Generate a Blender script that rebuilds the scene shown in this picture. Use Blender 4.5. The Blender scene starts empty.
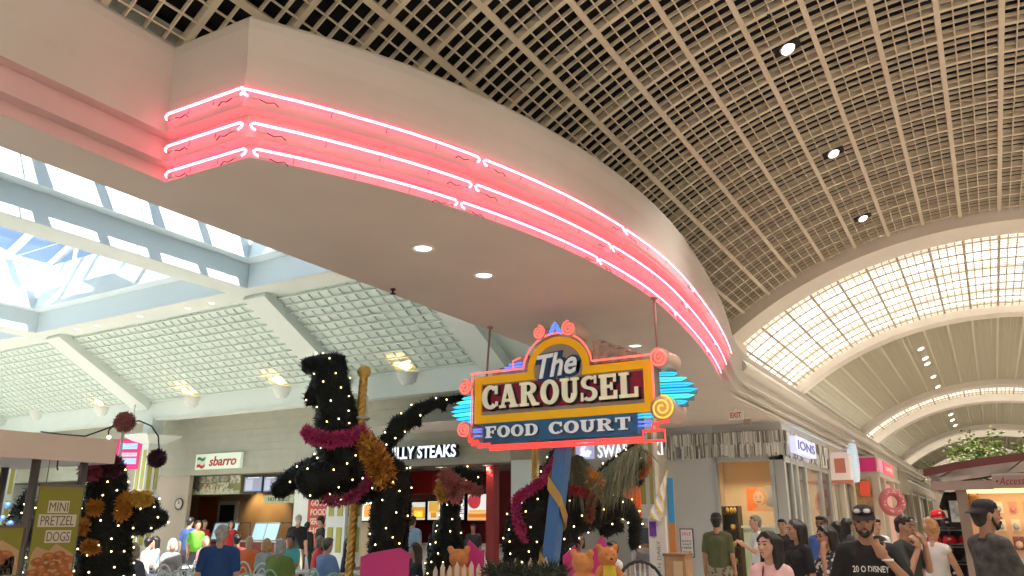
import bpy, bmesh, math, random
from mathutils import Vector, Matrix, Euler, noise
PI = math.pi
SC = bpy.context.scene
COL = SC.collection
rnd = random.Random(7)

# ------------------------------------------------------------------ camera, sky, sun, exposure
cam_d = bpy.data.cameras.new('camera')
cam_d.sensor_width = 36.0
cam_d.lens = 780.0 / 1024 * 36
cam_d.clip_end = 400
cam = bpy.data.objects.new('camera', cam_d)
COL.objects.link(cam)
CH = 1.68
PITCH, YAW = math.atan(233 / 780.0), math.atan(483 / math.hypot(780.0, 233.0))
cam.location = (0, 0, CH)
cam.rotation_euler = (PI / 2 + PITCH, 0, YAW)
SC.camera = cam

SC.view_settings.view_transform = 'Standard'
SC.view_settings.look = 'None'
SC.view_settings.exposure = 0.3
SC.view_settings.gamma = 1
SC.view_settings.use_curve_mapping = False
SC.cycles.use_denoising = True
SC.cycles.max_bounces = 8
SC.cycles.diffuse_bounces = 5
SC.cycles.transparent_max_bounces = 12
SC.cycles.sample_clamp_indirect = 6
SC.cycles.caustics_reflective = False
SC.cycles.caustics_refractive = False

world = bpy.data.worlds.new('World')
SC.world = world
world.use_nodes = True
wn = world.node_tree
bg = wn.nodes['Background']
sky = wn.nodes.new('ShaderNodeTexSky')
sky.sky_type = 'NISHITA'
sky.sun_disc = False
sky.sun_elevation = math.radians(50)
sky.sun_rotation = math.radians(80)
wn.links.new(sky.outputs[0], bg.inputs[0])
bg.inputs[1].default_value = 0.165

sun_d = bpy.data.lights.new('sun', 'SUN')
sun_d.energy = 15
sun_d.angle = 0.009
sun_d.color = (1, .96, .9)
sun = bpy.data.objects.new('sun', sun_d)
COL.objects.link(sun)
sun.rotation_euler = Vector((-.60, .27, -.75)).to_track_quat('-Z', 'Y').to_euler()
sun.location = (0, 0, 30)

# ------------------------------------------------------------------ pixel helper (a point of the photo on a chosen plane of the place)
_F = 780.0
_fh = Vector((-math.sin(YAW), math.cos(YAW), 0))
_r = Vector((math.cos(YAW), math.sin(YAW), 0))
_fw = _fh * math.cos(PITCH) + Vector((0, 0, math.sin(PITCH)))
_up = Vector((0, 0, math.cos(PITCH))) - _fh * math.sin(PITCH)
CAMP = Vector((0, 0, CH))


def ray(x, y):
    return (_fw * _F + _r * (x - 512) + _up * (288 - y)).normalized()


def at_y(x, y, Y):
    d = ray(x, y)
    return CAMP + d * (Y / d.y)


def at_x(x, y, X):
    d = ray(x, y)
    return CAMP + d * (X / d.x)


def at_z(x, y, z):
    d = ray(x, y)
    return CAMP + d * ((z - CH) / d.z)


def at_h(x, y, D, off=0.):
    """point on the upright plane at horizontal distance D straight ahead; off steps towards the camera"""
    d = ray(x, y)
    return CAMP + d * (D / d.dot(_fh)) - _fh * off


def at_d(x, y, depth):
    d = ray(x, y)
    return CAMP + d * (depth / d.dot(_fw))


# ------------------------------------------------------------------ materials
_m = {}


def mat(name, col, rough=.6, metal=0., emit=None, es=0., nz=0., ns=6., bump=0., bs=40., coat=0., alpha=1.):
    if name in _m:
        return _m[name]
    m = bpy.data.materials.new(name)
    m.use_nodes = True
    nt = m.node_tree
    b = nt.nodes['Principled BSDF']
    c = (*col, 1)
    b.inputs['Base Color'].default_value = c
    b.inputs['Roughness'].default_value = rough
    b.inputs['Metallic'].default_value = metal
    b.inputs['Coat Weight'].default_value = coat
    b.inputs['Alpha'].default_value = alpha
    if emit:
        b.inputs['Emission Color'].default_value = (*emit, 1)
        b.inputs['Emission Strength'].default_value = es
    if nz or bump:
        tc = nt.nodes.new('ShaderNodeTexCoord')
    if nz:
        n = nt.nodes.new('ShaderNodeTexNoise')
        n.inputs['Scale'].default_value = ns
        n.inputs['Detail'].default_value = 5
        nt.links.new(tc.outputs['Object'], n.inputs['Vector'])
        r = nt.nodes.new('ShaderNodeValToRGB')
        r.color_ramp.elements[0].position = .3
        r.color_ramp.elements[1].position = .7
        r.color_ramp.elements[0].color = (*[max(0, v * (1 - nz)) for v in col], 1)
        r.color_ramp.elements[1].color = (*[min(1, v * (1 + nz)) for v in col], 1)
        nt.links.new(n.outputs['Fac'], r.inputs['Fac'])
        nt.links.new(r.outputs['Color'], b.inputs['Base Color'])
    if bump:
        n2 = nt.nodes.new('ShaderNodeTexNoise')
        n2.inputs['Scale'].default_value = bs
        n2.inputs['Detail'].default_value = 4
        nt.links.new(tc.outputs['Object'], n2.inputs['Vector'])
        bp = nt.nodes.new('ShaderNodeBump')
        bp.inputs['Strength'].default_value = bump
        bp.inputs['Distance'].default_value = .02
        nt.links.new(n2.outputs['Fac'], bp.inputs['Height'])
        nt.links.new(bp.outputs['Normal'], b.inputs['Normal'])
    _m[name] = m
    return m


def glow(name, col, s):
    return mat(name, tuple(min(1, c) for c in col), .4, emit=col, es=s)


def glass_mat(name, tint=(.9, .95, .95), refl=.12):
    if name in _m:
        return _m[name]
    m = bpy.data.materials.new(name)
    m.use_nodes = True
    nt = m.node_tree
    for n in list(nt.nodes):
        if n.type != 'OUTPUT_MATERIAL':
            nt.nodes.remove(n)
    out = [n for n in nt.nodes if n.type == 'OUTPUT_MATERIAL'][0]
    t = nt.nodes.new('ShaderNodeBsdfTransparent')
    t.inputs[0].default_value = (*tint, 1)
    g = nt.nodes.new('ShaderNodeBsdfGlossy')
    g.inputs['Roughness'].default_value = .03
    mx = nt.nodes.new('ShaderNodeMixShader')
    fr = nt.nodes.new('ShaderNodeFresnel')
    fr.inputs[0].default_value = 1.45
    nt.links.new(fr.outputs[0], mx.inputs[0])
    nt.links.new(t.outputs[0], mx.inputs[1])
    nt.links.new(g.outputs[0], mx.inputs[2])
    nt.links.new(mx.outputs[0], out.inputs[0])
    _m[name] = m
    return m


# ------------------------------------------------------------------ mesh building
WM = {}


class MB:
    def __init__(s):
        s.v, s.f, s.mi, s.sm = [], [], [], []

    def add(s, vs, fs, mi=0, smooth=False, M=None):
        o = len(s.v)
        if M is not None:
            vs = [M @ Vector(v) for v in vs]
        s.v.extend(tuple(v) for v in vs)
        for f in fs:
            s.f.append([o + i for i in f])
            s.mi.append(mi)
            s.sm.append(smooth)
        return s

    def box(s, c, d, mi=0, M=None, R=None):
        x, y, z = d[0] / 2, d[1] / 2, d[2] / 2
        vs = [Vector((a * x, b * y, e * z)) for e in (-1, 1) for a, b in ((-1, -1), (1, -1), (1, 1), (-1, 1))]
        if R is not None:
            vs = [R @ v for v in vs]
        vs = [v + Vector(c) for v in vs]
        return s.add(vs, [(3, 2, 1, 0), (4, 5, 6, 7), (0, 1, 5, 4), (1, 2, 6, 5), (2, 3, 7, 6), (3, 0, 4, 7)], mi, False, M)

    def b2(s, lo, hi, mi=0, M=None):
        return s.box([(a + b) / 2 for a, b in zip(lo, hi)], [abs(b - a) for a, b in zip(lo, hi)], mi, M)

    def bar(s, p, q, w, h, mi=0, up=(0, 0, 1)):
        p, q = Vector(p), Vector(q)
        d = (q - p)
        L = d.length
        d.normalize()
        u = Vector(up)
        if abs(d.dot(u)) > .98:
            u = Vector((0, 1, 0))
        sd = d.cross(u).normalized()
        u = sd.cross(d)
        R = Matrix((sd, d, u)).transposed()
        return s.box((p + q) / 2, (w, L, h), mi, None, R)

    def tube(s, pts, r, n=8, mi=0, closed=False, caps=True, smooth=True):
        pts = [Vector(p) for p in pts]
        N = len(pts)
        rs = r if isinstance(r, (list, tuple)) else [r] * N
        tg = []
        for i in range(N):
            a = pts[i - 1] if (i or closed) else pts[0]
            b = pts[(i + 1) % N] if (i < N - 1 or closed) else pts[-1]
            t = (b - a)
            tg.append(t.normalized() if t.length > 1e-9 else Vector((0, 0, 1)))
        u = tg[0].orthogonal().normalized()
        vs, fs = [], []
        for i in range(N):
            t = tg[i]
            u = (u - t * u.dot(t))
            u = u.normalized() if u.length > 1e-6 else t.orthogonal().normalized()
            w = t.cross(u)
            for k in range(n):
                a = 2 * PI * k / n
                vs.append(pts[i] + (u * math.cos(a) + w * math.sin(a)) * rs[i])
        for i in range(N if closed else N - 1):
            j = (i + 1) % N
            for k in range(n):
                l = (k + 1) % n
                fs.append((i * n + k, i * n + l, j * n + l, j * n + k))
        if caps and not closed:
            fs.append(tuple(range(n - 1, -1, -1)))
            fs.append(tuple((N - 1) * n + k for k in range(n)))
        return s.add(vs, fs, mi, smooth)

    def lathe(s, prof, c=(0, 0, 0), n=16, mi=0, axis=None, smooth=True, M=None):
        vs, fs = [], []
        R = Vector((0, 0, 1)).rotation_difference(Vector(axis)).to_matrix() if axis is not None else Matrix.Identity(3)
        for r, z in prof:
            for k in range(n):
                a = 2 * PI * k / n
                vs.append(R @ Vector((r * math.cos(a), r * math.sin(a), z)) + Vector(c))
        for i in range(len(prof) - 1):
            for k in range(n):
                l = (k + 1) % n
                fs.append((i * n + k, i * n + l, (i + 1) * n + l, (i + 1) * n + k))
        if prof[0][0] > 1e-5:
            fs.append(tuple(range(n - 1, -1, -1)))
        if prof[-1][0] > 1e-5:
            fs.append(tuple((len(prof) - 1) * n + k for k in range(n)))
        return s.add(vs, fs, mi, smooth, M)

    def ball(s, c, r, mi=0, n=12, m=8, M=None, R=None):
        if not isinstance(r, (list, tuple)):
            r = (r, r, r)
        vs, fs = [], []
        c = Vector(c)

        def P(x, y, z):
            v = Vector((x * r[0], y * r[1], z * r[2]))
            return c + (R @ v if R is not None else v)
        vs.append(P(0, 0, -1))
        for i in range(1, m):
            t = -PI / 2 + PI * i / m
            for k in range(n):
                a = 2 * PI * k / n
                vs.append(P(math.cos(t) * math.cos(a), math.cos(t) * math.sin(a), math.sin(t)))
        vs.append(P(0, 0, 1))
        for k in range(n):
            fs.append((0, 1 + (k + 1) % n, 1 + k))
            fs.append((len(vs) - 1, len(vs) - 1 - n + k, len(vs) - 1 - n + (k + 1) % n))
        for i in range(m - 2):
            for k in range(n):
                l = (k + 1) % n
                fs.append((1 + i * n + k, 1 + i * n + l, 1 + (i + 1) * n + l, 1 + (i + 1) * n + k))
        return s.add(vs, fs, mi, True, M)

    def cap(s, p, r0, q, r1, k=1., side=None, n=14, mi=0):
        """tapered capsule; the cross-section is k times wider along 'side'"""
        p, q = Vector(p), Vector(q)
        d = q - p
        d = d.normalized() if d.length > 1e-6 else Vector((0, 0, 1))
        u = Vector(side) if side is not None else d.orthogonal()
        u = u - d * u.dot(d)
        u = u.normalized() if u.length > 1e-5 else d.orthogonal().normalized()
        w = d.cross(u)
        rings = [(p, r0, t) for t in (-80, -50, -22)] + [(p, r0, 0), (q, r1, 0)] + [(q, r1, t) for t in (22, 50, 80)]
        vs, fs = [], []
        for c, r, t in rings:
            t = math.radians(t)
            for j in range(n):
                a = 2 * PI * j / n
                vs.append(c + d * (r * math.sin(t)) + (u * (k * math.cos(a)) + w * math.sin(a)) * (r * math.cos(t)))
        for i in range(len(rings) - 1):
            for j in range(n):
                l = (j + 1) % n
                fs.append((i * n + j, i * n + l, (i + 1) * n + l, (i + 1) * n + j))
        fs.append(tuple(range(n - 1, -1, -1)))
        fs.append(tuple((len(rings) - 1) * n + j for j in range(n)))
        return s.add(vs, fs, mi, True)

    def prism(s, poly, h, M=None, mi=0, mi_side=None):
        """polygon in the local XY plane, extruded along +Z by h"""
        n = len(poly)
        vs = [(x, y, 0) for x, y in poly] + [(x, y, h) for x, y in poly]
        a = sum(poly[i][0] * poly[(i + 1) % n][1] - poly[(i + 1) % n][0] * poly[i][1] for i in range(n))
        top, bot = tuple(range(n, 2 * n)), tuple(range(n - 1, -1, -1))
        sides = [(i, (i + 1) % n, n + (i + 1) % n, n + i) for i in range(n)]
        if a < 0:
            top, bot = top[::-1], bot[::-1]
            sides = [q[::-1] for q in sides]
        s.add(vs, [bot, top], mi, False, M)
        s.add(vs, sides, mi if mi_side is None else mi_side, False, M)
        return s

    def quad(s, a, b, c, d, mi=0):
        return s.add([a, b, c, d], [(0, 1, 2, 3)], mi)

    def sheet(s, rows, mi=0, smooth=False, flip=False):
        """grid of points: list of rows"""
        n = len(rows[0])
        vs = [p for r in rows for p in r]
        fs = []
        for i in range(len(rows) - 1):
            for k in range(n - 1):
                f = (i * n + k, i * n + k + 1, (i + 1) * n + k + 1, (i + 1) * n + k)
                fs.append(f[::-1] if flip else f)
        return s.add(vs, fs, mi, smooth)

    def extrude_profile(s, path, prof, mi=0, smooth=False, up=1):
        """sweep (offset, z) profile along a list of stations (x, y, nx, ny)"""
        rows = [[(x + nx * o, y + ny * o, z) for (x, y, nx, ny) in path] for o, z in prof]
        return s.sheet(rows, mi, smooth)

    def build(s, name, mats, parent=None, smooth_all=False, world=True):
        me = bpy.data.meshes.new(name)
        vs = s.v
        M = None
        if parent is not None and world:
            M = WM.get(parent.name)
        if M is not None:
            Mi = M.inverted()
            vs = [tuple(Mi @ Vector(v)) for v in vs]
        me.from_pydata(vs, [], s.f)
        if not isinstance(mats, (list, tuple)):
            mats = [mats]
        for m in mats:
            me.materials.append(m)
        me.polygons.foreach_set('material_index', s.mi)
        me.polygons.foreach_set('use_smooth', [True] * len(s.f) if smooth_all else s.sm)
        me.update()
        o = bpy.data.objects.new(name, me)
        COL.objects.link(o)
        if parent is not None:
            o.parent = parent
            if M is not None:
                WM[o.name] = M
        return o


def tag(o, label, cat, group=None):
    o['label'] = label
    o['category'] = cat
    if group:
        o['group'] = group
    return o


def struct(o):
    o['kind'] = 'structure'
    return o


def thing(name, label, cat, loc=(0, 0, 0), rz=0., group=None):
    o = bpy.data.objects.new(name, None)
    o.empty_display_size = .1
    COL.objects.link(o)
    o.location = loc
    o.rotation_euler = (0, 0, rz)
    WM[o.name] = Matrix.Translation(Vector(loc)) @ Matrix.Rotation(rz, 4, 'Z')
    return tag(o, label, cat, group)


def dup(root, loc, rz=0., label=None, group=None, kids=None):
    r = root.copy()
    COL.objects.link(r)
    r.location = loc
    r.rotation_euler = (0, 0, rz)
    WM[r.name] = Matrix.Translation(Vector(loc)) @ Matrix.Rotation(rz, 4, 'Z')
    if label:
        r['label'] = label
    if group:
        r['group'] = group
    for ch in list(root.children):
        c = ch.copy()
        COL.objects.link(c)
        c.parent = r
        for g in ch.children:
            d = g.copy()
            COL.objects.link(d)
            d.parent = c
    return r


def setmat(o, m, i=0):
    o.material_slots[i].link = 'OBJECT'
    o.material_slots[i].material = m


_txt = {}


def text_geo(string, bold=0., ex=.1, shear=0., spacing=1., res=3):
    key = (string, bold, ex, shear, spacing)
    if key in _txt:
        return _txt[key]
    cu = bpy.data.curves.new('t', 'FONT')
    cu.body = string
    cu.size = 1
    cu.extrude = ex / 2
    cu.offset = bold
    cu.shear = shear
    cu.space_character = spacing
    cu.resolution_u = res
    cu.align_x = 'LEFT'
    ob = bpy.data.objects.new('t', cu)
    COL.objects.link(ob)
    dg = bpy.context.evaluated_depsgraph_get()
    me = bpy.data.meshes.new_from_object(ob.evaluated_get(dg))
    vs = [v.co.copy() for v in me.vertices]
    fs = [tuple(p.vertices) for p in me.polygons]
    bpy.data.objects.remove(ob)
    bpy.data.curves.remove(cu)
    bpy.data.meshes.remove(me)
    _txt[key] = (vs, fs)
    return vs, fs


def text(mb, string, M, w=None, h=None, bold=.0, ex=.1, depth=.01, mi=0, shear=0., spacing=1., center=True):
    """lettering in the XY plane of M, centred, fitted to w x h, 'depth' thick along +Z"""
    vs, fs = text_geo(string, bold, ex, shear, spacing)
    x0, x1 = min(v.x for v in vs), max(v.x for v in vs)
    y0, y1 = min(v.y for v in vs), max(v.y for v in vs)
    sx = w / (x1 - x0) if w else None
    sy = h / (y1 - y0) if h else None
    if sx is None:
        sx = sy
    if sy is None:
        sy = sx
    cx, cy = (x0 + x1) / 2, (y0 + y1) / 2
    mb.add([((v.x - cx) * sx, (v.y - cy) * sy, v.z / ex * depth) for v in vs], fs, mi, False, M)
    return mb


def face_M(o, right, up):
    """matrix with local X = right, Y = up, Z = right x up, origin o"""
    r, u = Vector(right).normalized(), Vector(up).normalized()
    n = r.cross(u)
    return Matrix(((r.x, u.x, n.x, o[0]), (r.y, u.y, n.y, o[1]), (r.z, u.z, n.z, o[2]), (0, 0, 0, 1)))


def M_front(x, y, z):      # a face that looks towards -Y
    return face_M((x, y, z), (1, 0, 0), (0, 0, 1))


def M_side(x, y, z):       # a face that looks towards +X
    return face_M((x, y, z), (0, 1, 0), (0, 0, 1))


def remesh(mb, voxel=.02, smooth=4, factor=.5):
    """fuse the overlapping closed shells in mb into one continuous surface"""
    me = bpy.data.meshes.new('r')
    me.from_pydata(mb.v, [], mb.f)
    me.update()
    ob = bpy.data.objects.new('r', me)
    COL.objects.link(ob)
    md = ob.modifiers.new('r', 'REMESH')
    md.mode = 'VOXEL'
    md.voxel_size = voxel
    if smooth:
        sm = ob.modifiers.new('s', 'SMOOTH')
        sm.iterations = smooth
        sm.factor = factor
    dg = bpy.context.evaluated_depsgraph_get()
    m2 = bpy.data.meshes.new_from_object(ob.evaluated_get(dg))
    out = MB()
    out.v = [tuple(v.co) for v in m2.vertices]
    out.f = [list(p.vertices) for p in m2.polygons]
    out.mi = [0] * len(out.f)
    out.sm = [True] * len(out.f)
    bpy.data.objects.remove(ob)
    bpy.data.meshes.remove(me)
    bpy.data.meshes.remove(m2)
    return out


def smoothstep(a, b, x):
    t = max(0, min(1, (x - a) / (b - a)))
    return t * t * (3 - 2 * t)
# ================================================================== THE SETTING
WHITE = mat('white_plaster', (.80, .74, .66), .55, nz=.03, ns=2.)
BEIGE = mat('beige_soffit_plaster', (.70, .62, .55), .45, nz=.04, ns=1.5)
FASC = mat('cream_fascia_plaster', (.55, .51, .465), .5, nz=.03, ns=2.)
SALM = mat('salmon_band_paint_neon_glow', (.62, .43, .42), .5, nz=.03, ns=2.)  # salmon paint of the bands, also holding the neon's pink glow in its colour
CREAM = mat('cream_ceiling_grid', (.66, .58, .44), .5)
FOODW = mat('pale_plaster_food_court', (.74, .80, .76), .6, nz=.02, ns=2.)
DARKV = mat('black_ceiling_void', (.012, .012, .013), .9)
FLOORM = mat('beige_floor_tile', (.74, .68, .61), .25, nz=.12, ns=1.2)

VX, VZ, VR = .55, -.92, 8.04          # barrel vault over the concourse
PITCHD, PH0 = 4.45, -28.7             # angle between heavy ribs


def vp(th, R, y):
    t = math.radians(th)
    return Vector((VX + R * math.sin(t), y, VZ + R * math.cos(t)))


def arc_strip(mb, R0, R1, y0, y1, t0=-43, t1=43, n=64, mi=0):
    """closed ring segment (box section) of the vault"""
    sec = [(R0, y0), (R0, y1), (R1, y1), (R1, y0)]
    rows = []
    for i in range(n + 1):
        t = t0 + (t1 - t0) * i / n
        rows.append([vp(t, R, y) for R, y in sec] + [vp(t, *sec[0])])
    mb.sheet(rows, mi)
    mb.add(rows[0][:4], [(0, 1, 2, 3)], mi)
    mb.add(rows[-1][:4], [(3, 2, 1, 0)], mi)


def vault_grid(name, y0, y1, m, R=VR, dthin=.046, tl=.012, tc=.013, cell=.155, rib=.06, phase=4.42, depth_h=.085, tmin=-45.5):
    """open egg-crate ceiling: heavy ribs and thin fins, both ways"""
    mb = MB()
    k0 = int((-44 - PH0) / PITCHD) - 1
    sub = PITCHD / 4
    for i in range(k0 * 4, 4 * 20):
        th = PH0 + i * sub
        if th < tmin or th > 43:
            continue
        heavy = i % 4 == 0
        w = (rib if heavy else tl) / 2
        d = depth_h if heavy else dthin
        dt = math.degrees(w / R)
        a0, a1 = vp(th - dt, R, y0), vp(th + dt, R, y0)
        b0, b1 = vp(th - dt, R + d, y0), vp(th + dt, R + d, y0)
        off = Vector((0, y1 - y0, 0))
        vs = [a0, a1, b1, b0] + [v + off for v in (a0, a1, b1, b0)]
        mb.add(vs, [(0, 1, 5, 4), (1, 2, 6, 5), (3, 0, 4, 7), (2, 3, 7, 6)], 0)
    P = 4 * cell * 1.02
    j0 = math.floor((y0 - phase) / P) - 1
    y = phase + j0 * P
    i = 0
    while y < y1:
        if y >= y0:
            heavy = i % 4 == 0
            w = (rib * .9 if heavy else tc) / 2
            arc_strip(mb, R + .004, R + (depth_h if heavy else dthin), y - w, y + w, tmin, 43, 44)
        i += 1
        y += P / 4
    o = struct(mb.build(name, m))
    return o


def vault_void(name, y0, y1, R=VR + .75):
    mb = MB()
    rows = [[vp(t, R, y) for t in range(-46, 47, 4)] for y in (y0, y1)]
    mb.sheet(rows)
    for y in (y0, y1):
        mb.sheet([[vp(t, R, y) for t in range(-46, 47, 4)], [vp(t, VR + .11, y) for t in range(-46, 47, 4)]])
    return struct(mb.build(name, DARKV))


def vault_arch(name, y0, face, depth, R=VR, m=None):
    mb = MB()
    arc_strip(mb, R - face, R + .15, y0, y0 + depth, -44, 44, 72)
    return struct(mb.build(name, m or WHITE))


# luminous vault panel: frosted daylight panel seen through a white grid, brighter along its lamps
def lum_mat(name, base, amp, col, period, ph):
    m = bpy.data.materials.new(name)
    m.use_nodes = True
    nt = m.node_tree
    b = nt.nodes['Principled BSDF']
    b.inputs['Base Color'].default_value = (.8, .78, .7, 1)
    tc = nt.nodes.new('ShaderNodeTexCoord')
    sp = nt.nodes.new('ShaderNodeSeparateXYZ')
    nt.links.new(tc.outputs['Object'], sp.inputs[0])
    ma = nt.nodes.new('ShaderNodeMath')
    ma.operation = 'MULTIPLY_ADD'
    ma.inputs[1].default_value = 2 * PI / period
    ma.inputs[2].default_value = ph
    nt.links.new(sp.outputs['Y'], ma.inputs[0])
    si = nt.nodes.new('ShaderNodeMath')
    si.operation = 'SINE'
    nt.links.new(ma.outputs[0], si.inputs[0])
    nz = nt.nodes.new('ShaderNodeTexNoise')
    nz.inputs['Scale'].default_value = .9
    nt.links.new(tc.outputs['Object'], nz.inputs['Vector'])
    ad = nt.nodes.new('ShaderNodeMath')
    ad.operation = 'MULTIPLY_ADD'
    ad.inputs[1].default_value = amp
    ad.inputs[2].default_value = base
    nt.links.new(si.outputs[0], ad.inputs[0])
    a2 = nt.nodes.new('ShaderNodeMath')
    a2.operation = 'MULTIPLY_ADD'
    a2.inputs[1].default_value = amp * 1.2
    nt.links.new(nz.outputs['Fac'], a2.inputs[0])
    nt.links.new(ad.outputs[0], a2.inputs[2])
    b.inputs['Emission Color'].default_value = (*col, 1)
    nt.links.new(a2.outputs[0], b.inputs['Emission Strength'])
    return m


LUM = lum_mat('daylight_panel', .95, .6, (1, .94, .83), 2.1, 1.0)
GRIDL = mat('laylight_grid', (.42, .36, .28), .5)


def lum_panel(name, y0, y1, R=VR + .12, m=None):
    mb = MB()
    mb.sheet([[vp(t, R, y0) for t in range(-44, 45, 2)], [vp(t, R, y1) for t in range(-44, 45, 2)]], 0, True)
    return struct(mb.build(name, m or LUM))


def lum_zone(k, y0, y1):
    lum_panel('ceiling_daylight_panel', y0, y1)
    vault_grid('ceiling_daylight_grid', y0, y1, GRIDL, R=VR - .04, dthin=.010, tl=.022, tc=.022, rib=.05, depth_h=.03, cell=.17)


# zones along the concourse (Y): grid, arch, daylight panel, arch, grid ...
vault_grid('ceiling', -1.0, 15.95, CREAM)
vault_void('ceiling_void', -1.0, 15.95)
vault_arch('trim_1', 15.95, .20, .85)
lum_zone(1, 16.8, 23.4)
vault_arch('trim_2', 23.4, .24, .55)
CREAM2 = mat('cream_ceiling_fins', (.60, .56, .42), .5)
vault_grid('ceiling', 23.95, 36.6, CREAM2, tc=.06)
vault_void('ceiling_void', 23.95, 36.6)
vault_arch('trim_3', 36.6, .20, .9)
lum_zone(2, 37.5, 40.6)
vault_arch('trim_4', 40.6, .34, .8)
vault_grid('ceiling', 41.4, 54., CREAM2, tc=.06)
vault_void('ceiling_void', 41.4, 54.)
vault_arch('trim_5', 54., .2, .9)
lum_zone(3, 54.9, 57.2)
vault_arch('trim_6', 57.2, .4, .8)
vault_grid('ceiling', 58., 70., CREAM2, tc=.06)
vault_void('ceiling_void', 58., 70.)
vault_arch('trim_7', 70., .2, .9)
lum_zone(4, 70.9, 82.)
# the next bay behind the photographer
vault_arch('trim_8', -1.9, .24, .9)
lum_panel('ceiling_daylight_panel', -9.5, -1.9)
vault_arch('trim_9', -10.3, .2, .8)

# ---- floor
mb = MB()
mb.quad((-45, -14, 0), (8, -14, 0), (8, 90, 0), (-45, 90, 0))
struct(mb.build('floor', FLOORM))


# ---- bulkhead: stepped neon fascia between concourse and food court
def arc_x(y):
    c = (-0.00037, 0.0107, -0.2180, 1.7300, -7.81)
    return None


BPTS = [(-4.077, 3.308), (-3.896, 3.601), (-3.728, 3.938), (-3.536, 4.33), (-3.356, 4.85), (-3.177, 5.51), (-3.07, 6.1), (-2.99, 6.78),
        (-2.96, 7.7), (-2.995, 8.45), (-3.09, 9.4), (-3.28, 10.8), (-3.46, 11.9), (-3.68, 13.02), (-3.98, 14.4), (-4.19, 15.6), (-4.27, 16.8)]


def catmull(P, m=5):
    out = []
    P = [Vector(p) for p in P]
    for i in range(len(P) - 1):
        p0 = P[i - 1] if i else P[0] * 2 - P[1]
        p1, p2 = P[i], P[i + 1]
        p3 = P[i + 2] if i + 2 < len(P) else P[-1] * 2 - P[-2]
        for k in range(m):
            t = k / m
            out.append(.5 * ((2 * p1) + (p2 - p0) * t + (2 * p0 - 5 * p1 + 4 * p2 - p3) * t * t + (3 * p1 - p0 - 3 * p2 + p3) * t ** 3))
    out.append(P[-1])
    return out


def smooth2d(P, it=12):
    P = [Vector(p) for p in P]
    for _ in range(it):
        P = [P[0]] + [(P[i - 1] + P[i] * 2 + P[i + 1]) / 4 for i in range(1, len(P) - 1)] + [P[-1]]
    return P


ARC = smooth2d(catmull(BPTS))
PATH = [Vector((-4.945, -10.0)), Vector((-4.945, 3.277))] + ARC + [Vector((-4.27, 84.))]
I0, I1 = 1, 2                                   # inner and outer corner
stations = []
for i, p in enumerate(PATH):
    def nrm(a, b):
        d = (b - a).normalized()
        return Vector((d.y, -d.x))
    if i == 0:
        n = nrm(p, PATH[1])
        s_ = n
    elif i == len(PATH) - 1:
        s_ = nrm(PATH[-2], p)
    else:
        a, b = nrm(PATH[i - 1], p), nrm(p, PATH[i + 1])
        h = (a + b).normalized()
        s_ = h / max(.3, h.dot(a))
    stations.append((p.x, p.y, s_.x, s_.y))
ZS = 4.1
PROF = [(0, ZS), (0, 4.2), (.1, 4.2), (.1, 4.37), (.2, 4.37), (.2, 4.54), (.2, 4.62), (.215, 4.8), (.24, 4.96), (.24, 5.03), (.21, 5.07), (.14, 5.09), (-.4, 5.1)]
mb = MB()
rows = [[(x + nx * o, y + ny * o, z) for (x, y, nx, ny) in stations] for o, z in PROF]
nb_ = [i for i, q in enumerate(stations) if q[1] < 14.5][-1] + 1
mb.sheet(rows[5:], 0)
mb.sheet([r[1:nb_ + 1] for r in rows[:6]], 1)  # beside the neon the third band is tinted too, glow painted in
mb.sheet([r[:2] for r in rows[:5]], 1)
mb.sheet([r[:2] for r in rows[4:6]], 0)
mb.sheet([r[nb_:] for r in rows[:6]], 0)
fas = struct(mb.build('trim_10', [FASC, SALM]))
fas.data.polygons.foreach_set('use_smooth', [False] * len(fas.data.polygons))
XB = -5.4
mb = MB()
NS = [Vector((p.x, p.y, ZS)) for p in PATH]
for a, b in zip(NS[:-1], NS[1:]):
    if b.y > 17:
        continue
    if abs(b.y - a.y) < .08 and abs(b.x - a.x) > .5:
        mb.add([(XB, a.y, ZS), (XB, b.y, ZS), b, a], [(0, 1, 2, 3)])
    else:
        mb.add([(XB, a.y, ZS), (XB, b.y, ZS), b, a], [(0, 1, 2, 3)])
yl = [p.y for p in PATH if p.y <= 17][-1]
mb.add([(XB, yl, ZS), (XB, 21.6, ZS), (-4.27, 21.6, ZS), (-4.27, yl, ZS)], [(0, 1, 2, 3)])
mb.add([(XB, 16.2, ZS), (-14., 16.2, ZS), (-14., 21.6, ZS), (XB, 21.6, ZS)], [(0, 1, 2, 3)])
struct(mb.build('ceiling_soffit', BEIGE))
mb = MB()       # back of the bulkhead, up to the food court roof
mb.b2((XB, -10, ZS + .006), (XB + .1, 17.2, 9.6))
mb.b2((XB, -10, 5.06), (-4.95, 3.2, 5.09))
struct(mb.build('wall_bulkhead', FOODW))

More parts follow.
